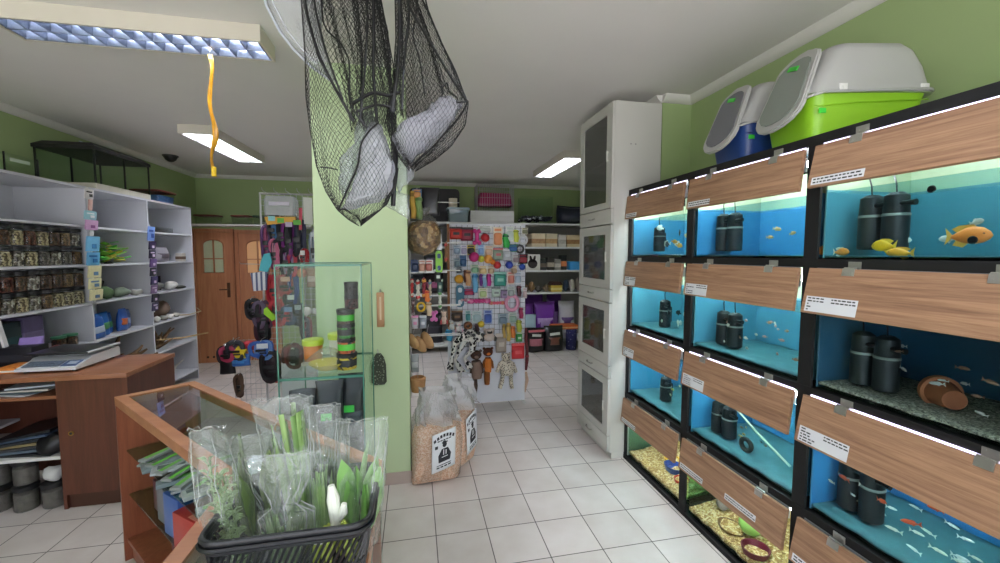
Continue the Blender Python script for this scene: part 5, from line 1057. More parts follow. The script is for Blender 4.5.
def loopset(name, label, cat, q, w_, h, c1, c2=None, tagc=None, n=2, thick=.012, Y=None):
    """bundle of webbing loops with buckle, optional card"""
    w_ *= 1.3; h *= 1.1; thick *= 1.3; p = aty(q[0], q[1], Y or GY-.09); t = thing(name, label, cat, p); r = random.Random(int(q[0]*7+q[1])); m1 = M(c1, .6, var=.2, scale=40); m2 = M(c2 or c1, .6, var=.2, scale=40)
    for k in range(n):
        b = MB(); ox = r.uniform(-.2, .2)*w_; sw = w_*r.uniform(.3, .5); sh_ = h*r.uniform(.75, 1)
        b.tube([(ox+sw*math.sin(a)*(1+.2*math.cos(2*a)), .02*k-.03+.012*math.sin(2*a+k), -sh_/2+sh_/2*math.cos(a)) for a in [2*PI*i/18 for i in range(18)]], thick*.5, 6, closed=True, flat=2.4); b.done('webbing', (m1, m2)[k % 2], t, smooth=60)
    MB().ball((r.uniform(-.1, .1)*w_, .01, -h*.5), (w_*.34, .025, h*.36), 12).jit(.012, 16, int(q[0])).done('padding', m2, t, smooth=80)
    MB().box((.0, -.045, -h*.45), (w_*.45, .02, h*.12), bev=.004).box((w_*.1, -.045, -h*.6), (w_*.3, .016, h*.08), bev=.003).done('buckle', BLACK, t)
    MB().tube([(0, .09, .03), (0, 0, .03), (0, -.04, .012)], .003, 5).done('hanger', STEEL, t)
    if tagc: MB().box((w_*.1, -.06, -.03), (w_*.5, .003, .05)).done('card', M(tagc, .5, var=.2, scale=40), t)
    return t
LS = [((272, 216), .10, .3, '#22262c', '#3f6ea0', '#8fd0d4', 'black lead bundle with pale teal card at the top left of the wire stand'), ((281, 218), .1, .35, '#1c1e26', '#2c3a2c', '#5fb83a', 'black lead bundle with green card at the top of the wire stand'), ((289, 222), .1, .4, '#7a2f7c', '#2a2236', '#c8b8d0', 'purple lead bundle below the yellow tray'), ((297, 220), .12, .42, '#191b22', '#262a44', '#5fae3a', 'black dotted lead bundle with green card right of the purple one'), ((266, 226), .08, .36, '#5a3a68', '#b05a80', None, 'violet and pink lead at the left edge of the wire stand'), ((274, 240), .08, .3, '#c86a8c', '#d8a0b4', None, 'pink lead hanging over the cyan cloth'), ((286, 248), .1, .3, '#24242c', '#9c94b0', None, 'black and lilac lead in the middle of the wire stand'), ((303, 250), .07, .16, '#b02c34', '#d8d4d0', '#e8e8e8', 'red collar with white card by the column side of the stand'), ((313, 232), .06, .4, '#c8ccd4', '#8fa4b8', '#d4dce4', 'pale lead packs at the right edge of the wire stand'), ((292, 254), .09, .26, '#c04858', '#3c2a34', None, 'rose red lead below the purple bundle'),
      ((273, 276), .08, .3, '#b8283c', '#d04a50', None, 'red lead loop beside the striped bag'), ((285, 276), .14, .22, '#b03a44', '#8a3038', '#d8a890', 'dark red harness right of the red loop'), ((293, 274), .07, .3, '#2c3f86', '#32509c', None, 'blue lead next to the dark red harness'), ((291, 294), .1, .18, '#1e222a', '#31405a', '#d8dedc', 'black harness with white label under the blue lead'), ((252, 300), .1, .2, '#101114', '#26282e', None, 'round black muzzle sticking out at the left of the stand'), ((262, 302), .15, .28, '#6a5a72', '#54324a', None, 'thick mauve padded lead loops'), ((280, 300), .14, .26, '#c83c48', '#a82c3c', None, 'red harness behind the lime bone'), ((288, 306), .12, .2, '#3a4a6c', '#6c5a78', '#7fa0c8', 'blue and mauve harness right of the red one'), ((298, 304), .1, .22, '#262a34', '#4a5a70', '#a8b4c0', 'dark harness beside the white round toy'), ((307, 318), .1, .24, '#17181c', '#7c3a38', None, 'black and red harness at the right edge of the stand'), ((263, 322), .1, .2, '#15161a', '#3a2030', None, 'black lead loops under the mauve padded ones')]
for q, w_, h, c1, c2, tg, lb in LS: loopset('dog_lead' if 'lead' in lb else 'dog_collar' if 'collar' in lb else 'dog_muzzle' if 'muzzle' in lb else 'dog_harness', lb, 'lead' if 'lead' in lb else 'collar' if 'collar' in lb else 'muzzle' if 'muzzle' in lb else 'harness', q, w_, h, c1, c2, tg, 3, .014)
for q, w_, h, c1, c2, tg, lb in (((226, 347), .12, .16, '#b83a60', '#241c22', None, 'pink and black harness at the left of the side basket'), ((236, 342), .16, .18, '#2a2c34', '#5a4a60', None, 'dark harness heaped in the side basket'), ((262, 342), .16, .16, '#2f5fb0', '#6a94d0', '#dfe6ee', 'blue harness at the right of the side basket'), ((270, 352), .18, .3, '#141417', '#2a1a20', None, 'black lead loops hanging right of the side basket'), ((292, 345), .16, .26, '#5a2028', '#1c1a1e', None, 'dark red harness hanging beside the black loops'), ((240, 375), .06, .22, '#5a4030', '#3a2a22', None, 'brown strap hanging below the side basket')):
    loopset('dog_harness' if 'harness' in lb else 'dog_lead', lb, 'harness' if 'harness' in lb else 'lead', q, w_, h, c1, c2, tg, 3, .014, GY-.27)
def flatitem(name, label, cat, poly, Y, th, mat, extra=None):
    pts = [aty(x, y, Y) for x, y in poly]; c = sum(pts, Vector())/len(pts); b = MB().prism([(p.x, p.z) for p in pts], -th/2, th/2, XZ(0, Y, 0), bev=min(.006, th*.3)); t = thing(name, label, cat, c); o = W(b, 'body', mat, t)
    return t
STRIPE = nt('striped_cloth'); _m, _t, _b = STRIPE; _w = N(_t, 'ShaderNodeTexWave', Scale=7.0); _tc = N(_t, 'ShaderNodeTexCoord'); _t.links.new(_tc.outputs['Object'], _w.inputs['Vector']); _r = N(_t, 'ShaderNodeValToRGB'); _r.color_ramp.interpolation = 'CONSTANT'; _r.color_ramp.elements[0].color = C('#e2e4ea'); _r.color_ramp.elements[1].position = .6; _r.color_ramp.elements[1].color = C('#5a668c'); _t.links.new(_w.outputs['Color'], _r.inputs[0]); _t.links.new(_r.outputs[0], _b.inputs['Base Color'])
flatitem('striped_bag', 'white and blue striped cloth bag hanging at the left of the wire stand', 'bag', [(251, 273), (268, 271), (267, 290), (254, 291)], GY-.15, .05, _m)
flatitem('cyan_cloth', 'cyan cloth hanging above the striped bag', 'cloth', [(264, 254), (270, 253), (272, 262), (268, 272), (259, 271), (261, 262)], GY-.18, .03, M('#4fc0d0', .5, var=.15, scale=20))
flatitem('yellow_tray', 'yellow tray across the top of the wire stand', 'tray', [(265, 217), (296, 217), (297, 222), (268, 225)], GY-.12, .06, M('#e0a828', .4, var=.08))
flatitem('price_strip', 'white card strip hanging at the top right of the wire stand', 'card', [(303, 197), (312, 198), (313, 225), (304, 224)], GY-.12, .004, M('#d8dcd2', .5, var=.08, scale=60))
flatitem('red_tube_pack', 'narrow red pack hanging left of the white card strip', 'pack', [(299, 208), (302, 208), (302, 230), (299, 230)], GY-.14, .02, M('#c03048', .4, var=.2))
t = thing('clear_carrier', 'clear plastic moulded box on top of the wire stand', 'box', aty(282, 216, GY-.05)); MB().loft([[(p[0]*k, p[1]*k, z) for p in rpoly(.3, .16, .03, 4)] for k, z in ((1, 0), (1.02, .05), (1.02, .16), (.9, .2))]).jit(.006, 12).done('shell', filmm('carrier_plastic', milk=.4, milkcol='#d6d8de'), t); MB().box((0, -.085, .12), (.2, .01, .04), bev=.004).done('handle', M('#c9c4d4', .3), t)
def ballitem(name, label, cat, q, Y, r, col): p = aty(q[0], q[1], Y); return tag(MB().ball((0, 0, 0), r, 16).done(name, M(col, .45, var=.08, scale=20), loc=p, smooth=80), label, cat)
flatitem('bone_toy', 'lime green bone-shaped toy on the wire stand', 'toy', [(264, 309), (267, 307), (270, 311), (275, 315), (276, 319), (272, 321), (269, 317), (264, 314)], GY-.2, .03, M('#a8e02c', .5))
ballitem('peach_ball', 'peach round toy beside the column on the wire stand', 'toy', (302, 273), GY-.14, .05, '#e09a74'); ballitem('white_toy', 'white round toy low on the right of the wire stand', 'toy', (307, 311), GY-.14, .045, '#dcdcd4'); ballitem('white_toy', 'smaller white round toy against the column', 'toy', (315, 311), GY-.1, .035, '#cfd2cc')
pouch('chew_pack', 'tan chew pack hanging beside the peach toy', 'pack', aty(312, 287, GY-.1), .1, .2, .04, '#b39a7c', '#d8c8b0')
flatitem('star_toy', 'yellow star toy on the side basket', 'toy', [(235, 351), (238, 346), (241, 350), (247, 349), (244, 354), (246, 358), (236, 358), (233, 353)], GY-.3, .03, M('#e6cc2c', .5)); pouch('blue_pouch', 'bright blue pouch under the yellow star', 'pouch', aty(241, 366, GY-.28), .18, .12, .06, '#2a62b0', '#3f86d0'); lump('red_beanie', 'red cap heaped on the side basket', 'cap', tuple(aty(252, 350, GY-.2)), (.1, .08, .05), M('#c03440', .6, var=.1), 5, .25)
pouch('black_cone', 'black bag with a green dot hanging low at the left of the side basket', 'bag', aty(228, 374, GY-.28), .14, .16, .06, '#17161a', None); pouch('grey_pack', 'grey pack with white label hanging low on the wire stand', 'pack', aty(287, 382, GY-.2), .2, .26, .05, '#5a6068', '#e0e2e4'); flatitem('red_strap', 'red strap hanging below the dark packs', 'strap', [(276, 344), (279, 344), (279, 383), (275, 383)], GY-.24, .012, M('#b03030', .5))
pbox('white_bin', 'white plastic bin standing at the foot of the wire stand', 'bin', (-1.36, 4.55, 0), (-1.02, 4.78, .52), M('#d6d8da', .35, var=.03), bev=.02)
# ================================================================== TOY PANEL
PY = 4.33
pn = thing('toy_display_panel', 'white panel with black wire grid covered in hanging pet toys', 'display panel', (.78, PY, 0)); px0, px1 = .335, 1.175
W(MB().b2((px0, PY, .02), (px1, PY+.02, 1.945)), 'backing_panel', M('#e3e6ee', .45, var=.02), pn, smooth=0)
W(MB().b2((px0, PY-.02, .72), (px0+.025, PY+.02, 1.94)), 'edge_post', M('#8a5c34', .6, var=.2, scale=20), pn, smooth=0); W(MB().b2((px0, PY-.06, 0), (px0+.03, PY+.2, .02)).b2((px1-.03, PY-.06, 0), (px1, PY+.2, .02)), 'foot', WHITE2, pn)
GRW = M('#2b2c34', .4, metal=.4, name='dark_wire'); GY7 = PY-.018; b = MB()
for i in range(15): x = px0+.04+.057*i; b.tube([(x, GY7, .64), (x, GY7, 1.93)], .0017, 4)
for i in range(23): z = .65+.057*i; b.tube([(px0+.03, GY7-.003, z), (px1-.01, GY7-.003, z)], .0017, 4)
W(b, 'wire_grid', GRW, pn, smooth=0)
TY = PY-.055
def P7(x, y, Y=TY): return aty(x, y, Y)
S7 = .01045  # metres per photo pixel at the panel
def hook7(t, top, yoff=.05): MB().tube([(0, yoff, top), (0, -.012, top), (0, -.016, top+.008)], .0018, 5).done('hook', STEEL, t)
def toy(name, label, cat, x, y, w_, h, kind, col, col2='#f0efe8', Y=TY, group=None):
    p = P7(x, y, Y); w_ *= S7*1.12; h *= S7*1.1; t = thing(name, label, cat, p); m = M(col, .5, var=.1, scale=30); m2 = M(col2, .5, var=.12, scale=40)
    top = h/2
    if kind == 'card':           # header card with a toy blister on it
        MB().box((0, .006, 0), (w_, .004, h), bev=.001).done('backing_card', m2, t); MB().loft([[(q[0]*k, zz, q[1]*k-.1*h) for q in rpoly(w_*.8, h*.62, min(w_, h)*.2, 4)] for zz, k in ((.004, 1), (-.016, .95), (-.026, .6))]).done('toy_body', m, t)
        MB().box((0, .0035, h*.36), (w_*.7, .002, h*.13)).done('print', m, t)
    elif kind == 'bag':
        MB().loft([[(w_/2*ca*(1 if abs(zz) < .42 else .96), .03*k*sa, h*zz) for ca, sa in [(math.copysign(abs(math.cos(a))**.6, math.cos(a)), math.sin(a)) for a in [2*PI*i/16 for i in range(16)]]] for zz, k in ((-.5, .1), (-.4, .8), (0, 1), (.25, .7), (.33, .1), (.5, .08))]).done('bag_body', m, t); MB().box((0, -.002, h*.42), (w_*1.02, .012, h*.16)).done('header_card', m2, t)
        MB().box((0, -.03, -.05*h), (w_*.5, .004, h*.22), bev=.001).done('printed_panel', m2, t)
    elif kind == 'ball':
        r = min(w_, h)/2; MB().ball((0, -.01, 0), r, 18).done('ball', m, t); MB().tube([(r*1.005*math.cos(a), -.01+r*1.005*math.sin(a)*.5, r*1.005*math.sin(a)*.866) for a in [2*PI*i/24 for i in range(24)]], r*.05, 5, closed=True).done('seam', m2, t); top = r
    elif kind == 'ring':
        b = MB().tube([(w_*.40*math.cos(a), 0, h*.42*math.sin(a)) for a in [2*PI*i/24 for i in range(24)]], w_*.12, 8, closed=True); b.done('ring', m, t)
    elif kind == 'bone':
        b = MB(); L = max(w_, h)/2; v = Vector((1, 0, 0)) if w_ > h else Vector((0, 0, 1)); s_ = Vector((0, 0, 1)) if w_ > h else Vector((1, 0, 0)); r = min(w_, h)/2
        b.tube([v*(-L*.75), v*(-L*.4), v*0, v*(L*.4), v*(L*.75)], [r*.62, r*.5, r*.45, r*.5, r*.62], 10)
        for q in (-1, 1):
            for e_ in (-1, 1): b.ball(v*(q*L*.82)+s_*(e_*r*.5), r*.52, 10)
        b.done('bone', m, t)
    elif kind == 'stick':
        MB().tube([(0, 0, -h/2), (w_*.12, 0, -h*.2), (-w_*.1, 0, h*.2), (0, 0, h/2)], [w_*.42, w_*.5, w_*.5, w_*.4], 10).done('stick', m, t); MB().tube([(0, 0, h*.3), (0, 0, h*.42)], w_*.55, 10).done('band', m2, t)
    elif kind == 'rope':
        n = max(6, int(max(w_, h)/.012)); v = Vector((1, 0, 0)) if w_ > h else Vector((0, 0, 1)); L = max(w_, h); r = min(w_, h)*.28
        b = MB()
        for ph in (0, PI): b.tube([v*(-L/2+L*i/n)+Vector((0, math.cos(i*1.1+ph)*r*.5, 0))+v.cross(Vector((0, 1, 0)))*(math.sin(i*1.1+ph)*r*.5) for i in range(n+1)], r*.62, 7)
        b.done('rope', m, t); k = MB()
        for q in (-1, 1): k.ball(v*(q*L*.36), r*1.25, 10)
        k.done('knots', m2, t)
    elif kind == 'plush':
        b = MB().ball((0, 0, -h*.16), (w_*.42, w_*.3, h*.34), 14).ball((0, -.005, h*.28), (w_*.36, w_*.3, h*.22), 14); b.done('body', m, t, smooth=80)
        for s_ in (-1, 1): MB().ball((s_*w_*.3, 0, h*.44), (w_*.13, w_*.08, h*.1), 10).done('ear', m, t, smooth=80); MB().tube([(s_*w_*.3, 0, -h*.1), (s_*w_*.46, -.01, -h*.28), (s_*w_*.42, -.01, -h*.46)], [w_*.12, w_*.11, w_*.09], 8).done('limb', m2, t)
        MB().ball((0, -w_*.27, h*.25), (w_*.2, w_*.1, h*.1), 10).done('muzzle', m2, t, smooth=80)
        e_ = MB()
        for s_ in (-1, 1): MB().ball((s_*w_*.13, -w_*.28, h*.34), w_*.04, 6).done('eye', BLACK, t)
    elif kind == 'donut':
        MB().tube([(w_*.3*math.cos(a), 0, w_*.3*math.sin(a)) for a in [2*PI*i/20 for i in range(20)]], w_*.21, 8, closed=True).done('donut', m, t); MB().tube([(w_*.3*math.cos(a), -.012, w_*.3*math.sin(a)) for a in [2*PI*i/20 for i in range(20)]], w_*.16, 6, closed=True).done('icing', m2, t)
    elif kind == 'tug':
        MB().prism(rpoly(w_, h, w_*.4, 5), -.012, .012, XZ(0, 0, 0), bev=.004).done('handle_body', m, t)
        for q in (-1, 1): MB().prism(rpoly(w_*.5, h*.22, w_*.2, 5), -.0135, .0135, XZ(0, 0, q*h*.27)).done('opening', m2, t)
    hook7(t, top*.97 if kind not in ('ball',) else top+.01); return t
TOYS = [
 (456, 233, 11, 11, 'bag', '#c8352e', '#1c1c1e', 'red bag with black header at the top left of the toy panel', 'toy_bag'), (467, 234, 11, 12, 'bag', '#8c1f3c', '#201c1e', 'dark crimson bag with black header, second in the top row', 'toy_bag'),
 (477, 237, 8, 13, 'bone', '#d23c8c', '#ffffff', 'hot pink bone standing upright in the top row', 'bone_toy'), (485, 238, 8, 10, 'ball', '#b8232c', '#e8e0d8', 'dark red ball in the top row', 'ball_toy'), (485, 229, 13, 6, 'card', '#b8c0bc', '#dfe2dc', 'pale card above the dark red ball', 'toy_card'),
 (498, 237, 9, 18, 'card', '#d88a5a', '#e6dccb', 'cream card with orange toy in the middle of the top row', 'toy_card'), (506, 241, 6, 12, 'stick', '#2fb04a', '#1f5a3a', 'bright green bottle toy in the top row', 'bottle_toy'), (510, 234, 8, 14, 'card', '#c8d8d0', '#e4e8e4', 'white card behind the green bottle', 'toy_card'), (516, 236, 5, 11, 'stick', '#ccd24a', '#9aa83a', 'yellow-green stick toy in the top row', 'stick_toy'),
 (523, 240, 9, 9, 'ring', '#d8dadc', '#303050', 'white ring with dark middle at the right of the top row', 'ring_toy'), (525, 231, 6, 6, 'card', '#8a8a70', '#e0dccc', 'small card above the white ring', 'toy_card'), (513, 248, 9, 7, 'card', '#2f5f9c', '#3f8a4c', 'blue and green card below the yellow-green stick', 'toy_card'), (520, 249, 8, 8, 'ring', '#4a4c4c', '#7fa83f', 'dark arch-shaped toy on green, right end under the white ring', 'arch_toy'),
 (457, 250, 7, 9, 'card', '#8a9cb0', '#c8d0dc', 'grey-blue card, first in the second row', 'toy_card'), (464, 250, 6, 9, 'card', '#b0aac8', '#e8e8f0', 'white and lilac card, second in the second row', 'toy_card'), (471, 250, 8, 9, 'card', '#23221f', '#c8b04a', 'black and yellow toy on card in the second row', 'toy_card'), (481, 250, 6, 10, 'card', '#7fa4d8', '#b8d0ea', 'light blue card in the second row', 'toy_card'), (489, 251, 8, 10, 'card', '#d4b49a', '#e2dcd0', 'beige card in the second row', 'toy_card'), (498, 254, 9, 11, 'bag', '#8fa08f', '#c86a70', 'mottled bag with pink header in the second row', 'toy_bag'), (507, 255, 8, 11, 'bag', '#b8bcc0', '#d8dce0', 'pale mouse-toy bag in the second row', 'toy_bag'),
 (463, 261, 6, 10, 'card', '#24507c', '#3a6a94', 'dark blue card left in the third row', 'toy_card'), (457, 263, 6, 9, 'card', '#6a8090', '#a8b4bc', 'slate card at the left edge of the third row', 'toy_card'), (474, 257, 9, 9, 'ball', '#c4327a', '#8a2050', 'magenta ball in the third row', 'ball_toy'), (481, 259, 6, 7, 'ball', '#c8cc4a', '#a0a83a', 'yellow-green ball right of the magenta one', 'ball_toy'), (488, 259, 8, 8, 'ball', '#e8a04a', '#c87a30', 'orange ball in the third row', 'ball_toy'), (492.5, 262, 5, 5, 'ball', '#e88a3a', '#c86a28', 'small orange ball touching the larger one', 'ball_toy'), (497, 265, 7, 7, 'ball', '#c02c34', '#801c24', 'red ball low in the third row', 'ball_toy'), (509, 265, 7, 7, 'ball', '#3348a8', '#28346c', 'royal blue ball in the third row', 'ball_toy'), (516, 259, 7, 8, 'card', '#9a8a90', '#d8dcd8', 'grey floral card right of the royal blue ball', 'toy_card'), (523, 259, 9, 9, 'card', '#8c2434', '#17181a', 'black and red pack at the right edge of the third row', 'toy_card'), (522, 267, 7, 6, 'ball', '#28489c', '#1c2c60', 'dark blue ball hanging under the black and red pack', 'ball_toy'),
 (459, 270, 6, 7, 'card', '#3c4650', '#b8c4c8', 'dark card left in the fourth row', 'toy_card'), (475, 269, 8, 8, 'card', '#7fae8a', '#e0e6da', 'white and green card in the fourth row', 'toy_card'), (483, 270, 8, 8, 'card', '#d8c08a', '#ece6d8', 'cream card in the fourth row', 'toy_card'), (491, 270, 7, 8, 'card', '#b09a7c', '#e4e0d2', 'tan-printed card in the fourth row', 'toy_card'), (514, 270, 6, 8, 'card', '#a89078', '#d8ccb8', 'brown-printed card in the fourth row', 'toy_card'),
 (459, 279, 8, 8, 'ball', '#dca02c', '#b07c1c', 'amber ball at the left of the fifth row', 'ball_toy'), (468, 278, 5, 14, 'stick', '#d8a87c', '#7c4a34', 'tan chew stick in the fifth row', 'stick_toy'), (465.5, 276, 3, 11, 'stick', '#6c3a2c', '#4c281e', 'dark brown chew stick beside the tan one', 'stick_toy'), (475, 283, 5, 17, 'stick', '#6fb0d8', '#3f80b0', 'long light blue stick in the fifth row', 'stick_toy'), (481, 280, 3, 11, 'stick', '#6c2c8c', '#4a1c60', 'purple stick in the fifth row', 'stick_toy'), (484.5, 281, 3.5, 11, 'stick', '#8fb8dc', '#c8d8e8', 'pale blue stick between purple and magenta ones', 'stick_toy'), (489, 280, 4, 11, 'stick', '#c42c8c', '#8c1c60', 'magenta stick in the fifth row', 'stick_toy'), (500, 279, 11, 13, 'bag', '#3a9484', '#8fc8bc', 'teal bag of bones in the fifth row', 'toy_bag'), (511, 278, 7, 12, 'card', '#c87a6c', '#e2d4c8', 'pinkish card right of the teal bag', 'toy_card'), (518, 278, 7, 11, 'card', '#a8b8cc', '#e4e8ee', 'white-blue card at the right of the fifth row', 'toy_card'),
 (460, 296, 7, 20, 'tug', '#2a6a86', '#c8d4dc', 'teal two-hole tug toy at the left of the sixth row', 'tug_toy'), (469, 292, 10, 6, 'card', '#c23a60', '#33407a', 'magenta toy on navy card in the sixth row', 'toy_card'), (483, 293, 8, 9, 'card', '#b0c48a', '#ece8da', 'cream and green card in the sixth row', 'toy_card'), (496, 292, 8, 9, 'bag', '#c8dcd0', '#7f8a88', 'white-green bag in the sixth row', 'toy_bag'), (504, 294, 6, 8, 'bag', '#a08cb0', '#6a6478', 'lilac-grey bag in the sixth row', 'toy_bag'), (511, 292, 7, 10, 'card', '#9fa8a8', '#d4dad8', 'grey card in the sixth row', 'toy_card'), (519, 291, 4, 10, 'stick', '#4a1f2c', '#6c3040', 'maroon stick at the right of the sixth row', 'stick_toy'), (525, 293, 4, 10, 'card', '#d0b8c0', '#e8e4e6', 'pale narrow card at the panel edge, sixth row', 'toy_card'),
 (479, 301, 20, 7, 'rope', '#dc4c94', '#e88ab8', 'pink knotted rope in the seventh row', 'rope_toy'), (497, 303, 14, 5, 'rope', '#e0607c', '#d88a70', 'coral knotted rope next to the pink one', 'rope_toy'), (465, 300, 8, 5, 'rope', '#b87c90', '#d8c0c4', 'dusty pink short rope at the left of the seventh row', 'rope_toy'), (512, 303, 14, 16, 'ring', '#e2a0bc', '#f0c8d8', 'large pink ring in the seventh row', 'ring_toy'),
 (457, 316, 10, 10, 'bag', '#33241c', '#7a5c3a', 'dark brown bag left in the eighth row', 'toy_bag'), (468, 316, 5, 10, 'card', '#2f8488', '#c8dcdc', 'narrow teal card in the eighth row', 'toy_card'), (477, 317, 9, 11, 'card', '#a8c0c4', '#d8e4e4', 'pale aqua card in the eighth row', 'toy_card'), (488, 317, 8, 13, 'card', '#3c5aa8', '#a8b8dc', 'blue card in the eighth row', 'toy_card'), (503, 319, 9, 10, 'card', '#6c8090', '#a8b8c0', 'blue-grey card in the eighth row', 'toy_card'), (513, 318, 8, 10, 'card', '#8fa89c', '#d4dad6', 'grey-green card in the eighth row', 'toy_card'), (521, 313, 4, 10, 'stick', '#a82c5c', '#6c1c3c', 'raspberry stick at the panel edge, eighth row', 'stick_toy'),
 (452, 325, 6, 9, 'plush', '#d8dad8', '#c8a88c', 'white plush with tan limbs at the left edge of the ninth row', 'plush_toy'), (459, 327, 7, 10, 'plush', '#e2dcdc', '#e4b8c4', 'white and pink plush in the ninth row', 'plush_toy'), (468, 326, 8, 8, 'donut', '#6c4430', '#8a5a3c', 'brown ring-shaped plush in the ninth row', 'donut_toy'), (477, 328, 4, 7, 'stick', '#3a2028', '#5a3038', 'dark plum toy beside the yellow ball', 'stick_toy'), (481, 324, 6, 6, 'ball', '#e0c43a', '#b09828', 'yellow ball in the ninth row', 'ball_toy'), (449, 335, 6, 10, 'stick', '#3f9cc8', '#2c7498', 'turquoise toy hanging at the left edge', 'stick_toy'),
 (489, 335, 13, 12, 'plush', '#d8c8bc', '#1c1c1e', 'plush with white face and black body in the tenth row', 'plush_toy'), (504, 333, 3, 17, 'stick', '#b89a4a', '#8c7434', 'golden stick in the tenth row', 'stick_toy'), (508.5, 332, 4, 17, 'stick', '#c8a858', '#9c8040', 'wider golden stick beside the other', 'stick_toy'), (513, 332, 4, 11, 'stick', '#e08038', '#b0602c', 'orange stick in the tenth row', 'stick_toy'), (519, 326, 5, 11, 'stick', '#b4bc44', '#8c9430', 'olive-yellow stick at the right of the tenth row', 'stick_toy'), (519, 337, 6, 9, 'bag', '#2f8a3a', '#c8d8c0', 'green bag under the olive-yellow stick', 'toy_bag'),
 (501, 343, 10, 18, 'bag', '#a0948a', '#c4bcb4', 'clear-grey bag of brown chews low on the panel', 'toy_bag'), (518, 351, 12, 15, 'bag', '#d02c34', '#e05a5c', 'bright red bag at the lower right of the panel', 'toy_bag'), (514, 353, 4, 10, 'stick', '#a01c28', '#c83038', 'dark red stick in front of the bright red bag', 'stick_toy'),
]
for x, y, w_, h, k, c1, c2, lb, nm in TOYS: toy(nm, lb, 'toy', x, y, w_, h, k, c1, c2)
# plush and rope toys on the white lower half
def spotted(name, base, spot, sc_, dens=.52):
    m, t, b = nt(name); tc = N(t, 'ShaderNodeTexCoord'); nz = N(t, 'ShaderNodeTexVoronoi', Scale=sc_); t.links.new(tc.outputs['Object'], nz.inputs['Vector']); r = N(t, 'ShaderNodeValToRGB'); r.color_ramp.interpolation = 'CONSTANT'
    r.color_ramp.elements[0].color = C(spot); r.color_ramp.elements[1].position = dens; r.color_ramp.elements[1].color = C(base); t.links.new(nz.outputs['Distance'], r.inputs[0]); t.links.new(r.outputs[0], b.inputs['Base Color']); b.inputs['Roughness'].default_value = .9; return m
COW = spotted('cow_print', '#e2e0da', '#1a1a1c', 30, .45); LEO = spotted('leopard_print', '#ded6c4', '#4c4238', 60, .38)
for i, (pts, lb) in enumerate(((((470, 333), (462, 345), (455, 360), (462, 372), (458, 384)), 'black and white cow-print rope plush hanging longest at the left of the panel'), (((474, 336), (472, 350), (465, 358), (470, 368)), 'black and white cow-print plush curling in the middle of the heap'), (((464, 336), (456, 342), (452, 356), (450, 370)), 'black and white cow-print plush at the left edge of the heap'), (((478, 338), (470, 340), (462, 340)), 'short black and white cow-print plush across the top of the heap'))):
    t = thing('cow_print_plush', lb, 'toy', P7(*pts[0])); pp = [P7(x, y, TY-.02-.02*i) for x, y in pts]; n = len(pp); W(MB().tube([q for a, b in zip(pp, pp[1:]) for q in (a, a.lerp(b, .5))]+[pp[-1]], [.028+.012*math.sin(k*1.3) for k in range(2*n-1)], 9), 'body', COW, t, smooth=80); W(MB().ball(pp[0], (.05, .04, .045), 12), 'head', COW, t, smooth=80)
    for s_ in (-1, 1): W(MB().ball(pp[0]+Vector((s_*.045, 0, .03)), (.025, .012, .02), 8), 'ear', BLACK, t)
def animal(label, head, hw, bodyc, body, legs, hm, bm_, lm):
    t = thing('plush_animal', label, 'toy', P7(*head)); h = P7(*head); W(MB().ball(h, (hw, hw*.8, hw*.85), 14), 'head', hm, t, smooth=80)
    for s_ in (-1, 1): W(MB().ball(h+Vector((s_*hw*.8, 0, hw*.7)), (hw*.28, hw*.16, hw*.3), 8), 'ear', hm, t, smooth=80); W(MB().ball(h+Vector((s_*hw*.35, -hw*.75, hw*.2)), hw*.12, 6), 'eye', BLACK, t)
    W(MB().ball(h+Vector((0, -hw*.75, -hw*.2)), (hw*.4, hw*.25, hw*.28), 10), 'muzzle', bm_, t, smooth=80)
    pp = [P7(x, y) for x, y, r in body]; W(MB().tube(pp, [r for _, _, r in body], 12, flat=1.0), 'body', bm_, t, smooth=80)
    for lg in legs: W(MB().tube([P7(x, y) for x, y, r in lg], [r for _, _, r in lg], 9, flat=.7), 'limb', lm, t, smooth=80)
    return t
BR = lambda c: M(c, .9, var=.15, scale=50)
animal('brown beaver-like plush with long dark flat tail, left of the orange fox', (476, 355), .06, None, [(476, 361, .05), (477, 370, .062), (477, 378, .05)], [[(475, 376, .03), (475, 386, .042), (475, 396, .022)], [(475, 362, .03), (472, 366, .024), (471, 373, .02)], [(479, 362, .03), (482, 366, .024), (482, 373, .02)]], BR('#4a3228'), BR('#8c7468'), BR('#4a3a32'))
animal('orange fox plush with brown lower half, right of the brown beaver plush', (488, 352), .055, None, [(488, 358, .035), (488, 366, .04), (488, 372, .034)], [[(487, 371, .045), (487, 380, .045), (487, 384, .04)], [(487, 358, .024), (484, 362, .02), (483, 368, .016)], [(489, 358, .024), (492, 362, .02), (493, 368, .016)]], BR('#5a3020'), BR('#e08238'), BR('#8a5428'))
animal('cream spotted leopard plush hanging flat at the right of the panel', (506, 357), .05, None, [(506, 361, .05), (507, 368, .085), (507, 374, .07)], [[(503, 374, .03), (502, 382, .03), (500, 388, .03)], [(511, 374, .03), (511, 382, .03), (512, 388, .03)], [(505, 361, .035), (500, 364, .03), (497, 372, .026)], [(508, 361, .035), (513, 364, .03), (516, 372, .026)]], LEO, LEO, LEO)
t = thing('sausage_toy', 'long dark red-brown sausage toy at the right edge of the panel', 'toy', P7(527, 345)); W(MB().tube([P7(x, y) for x, y in ((526, 328), (526, 338), (527, 350), (527, 360), (526, 370))], [.012, .02, .017, .02, .012], 10), 'body', BR('#5c2428'), t, smooth=80); W(MB().tube([P7(527, 355), P7(527, 357)], .022, 10), 'band', BR('#8a3038'), t)
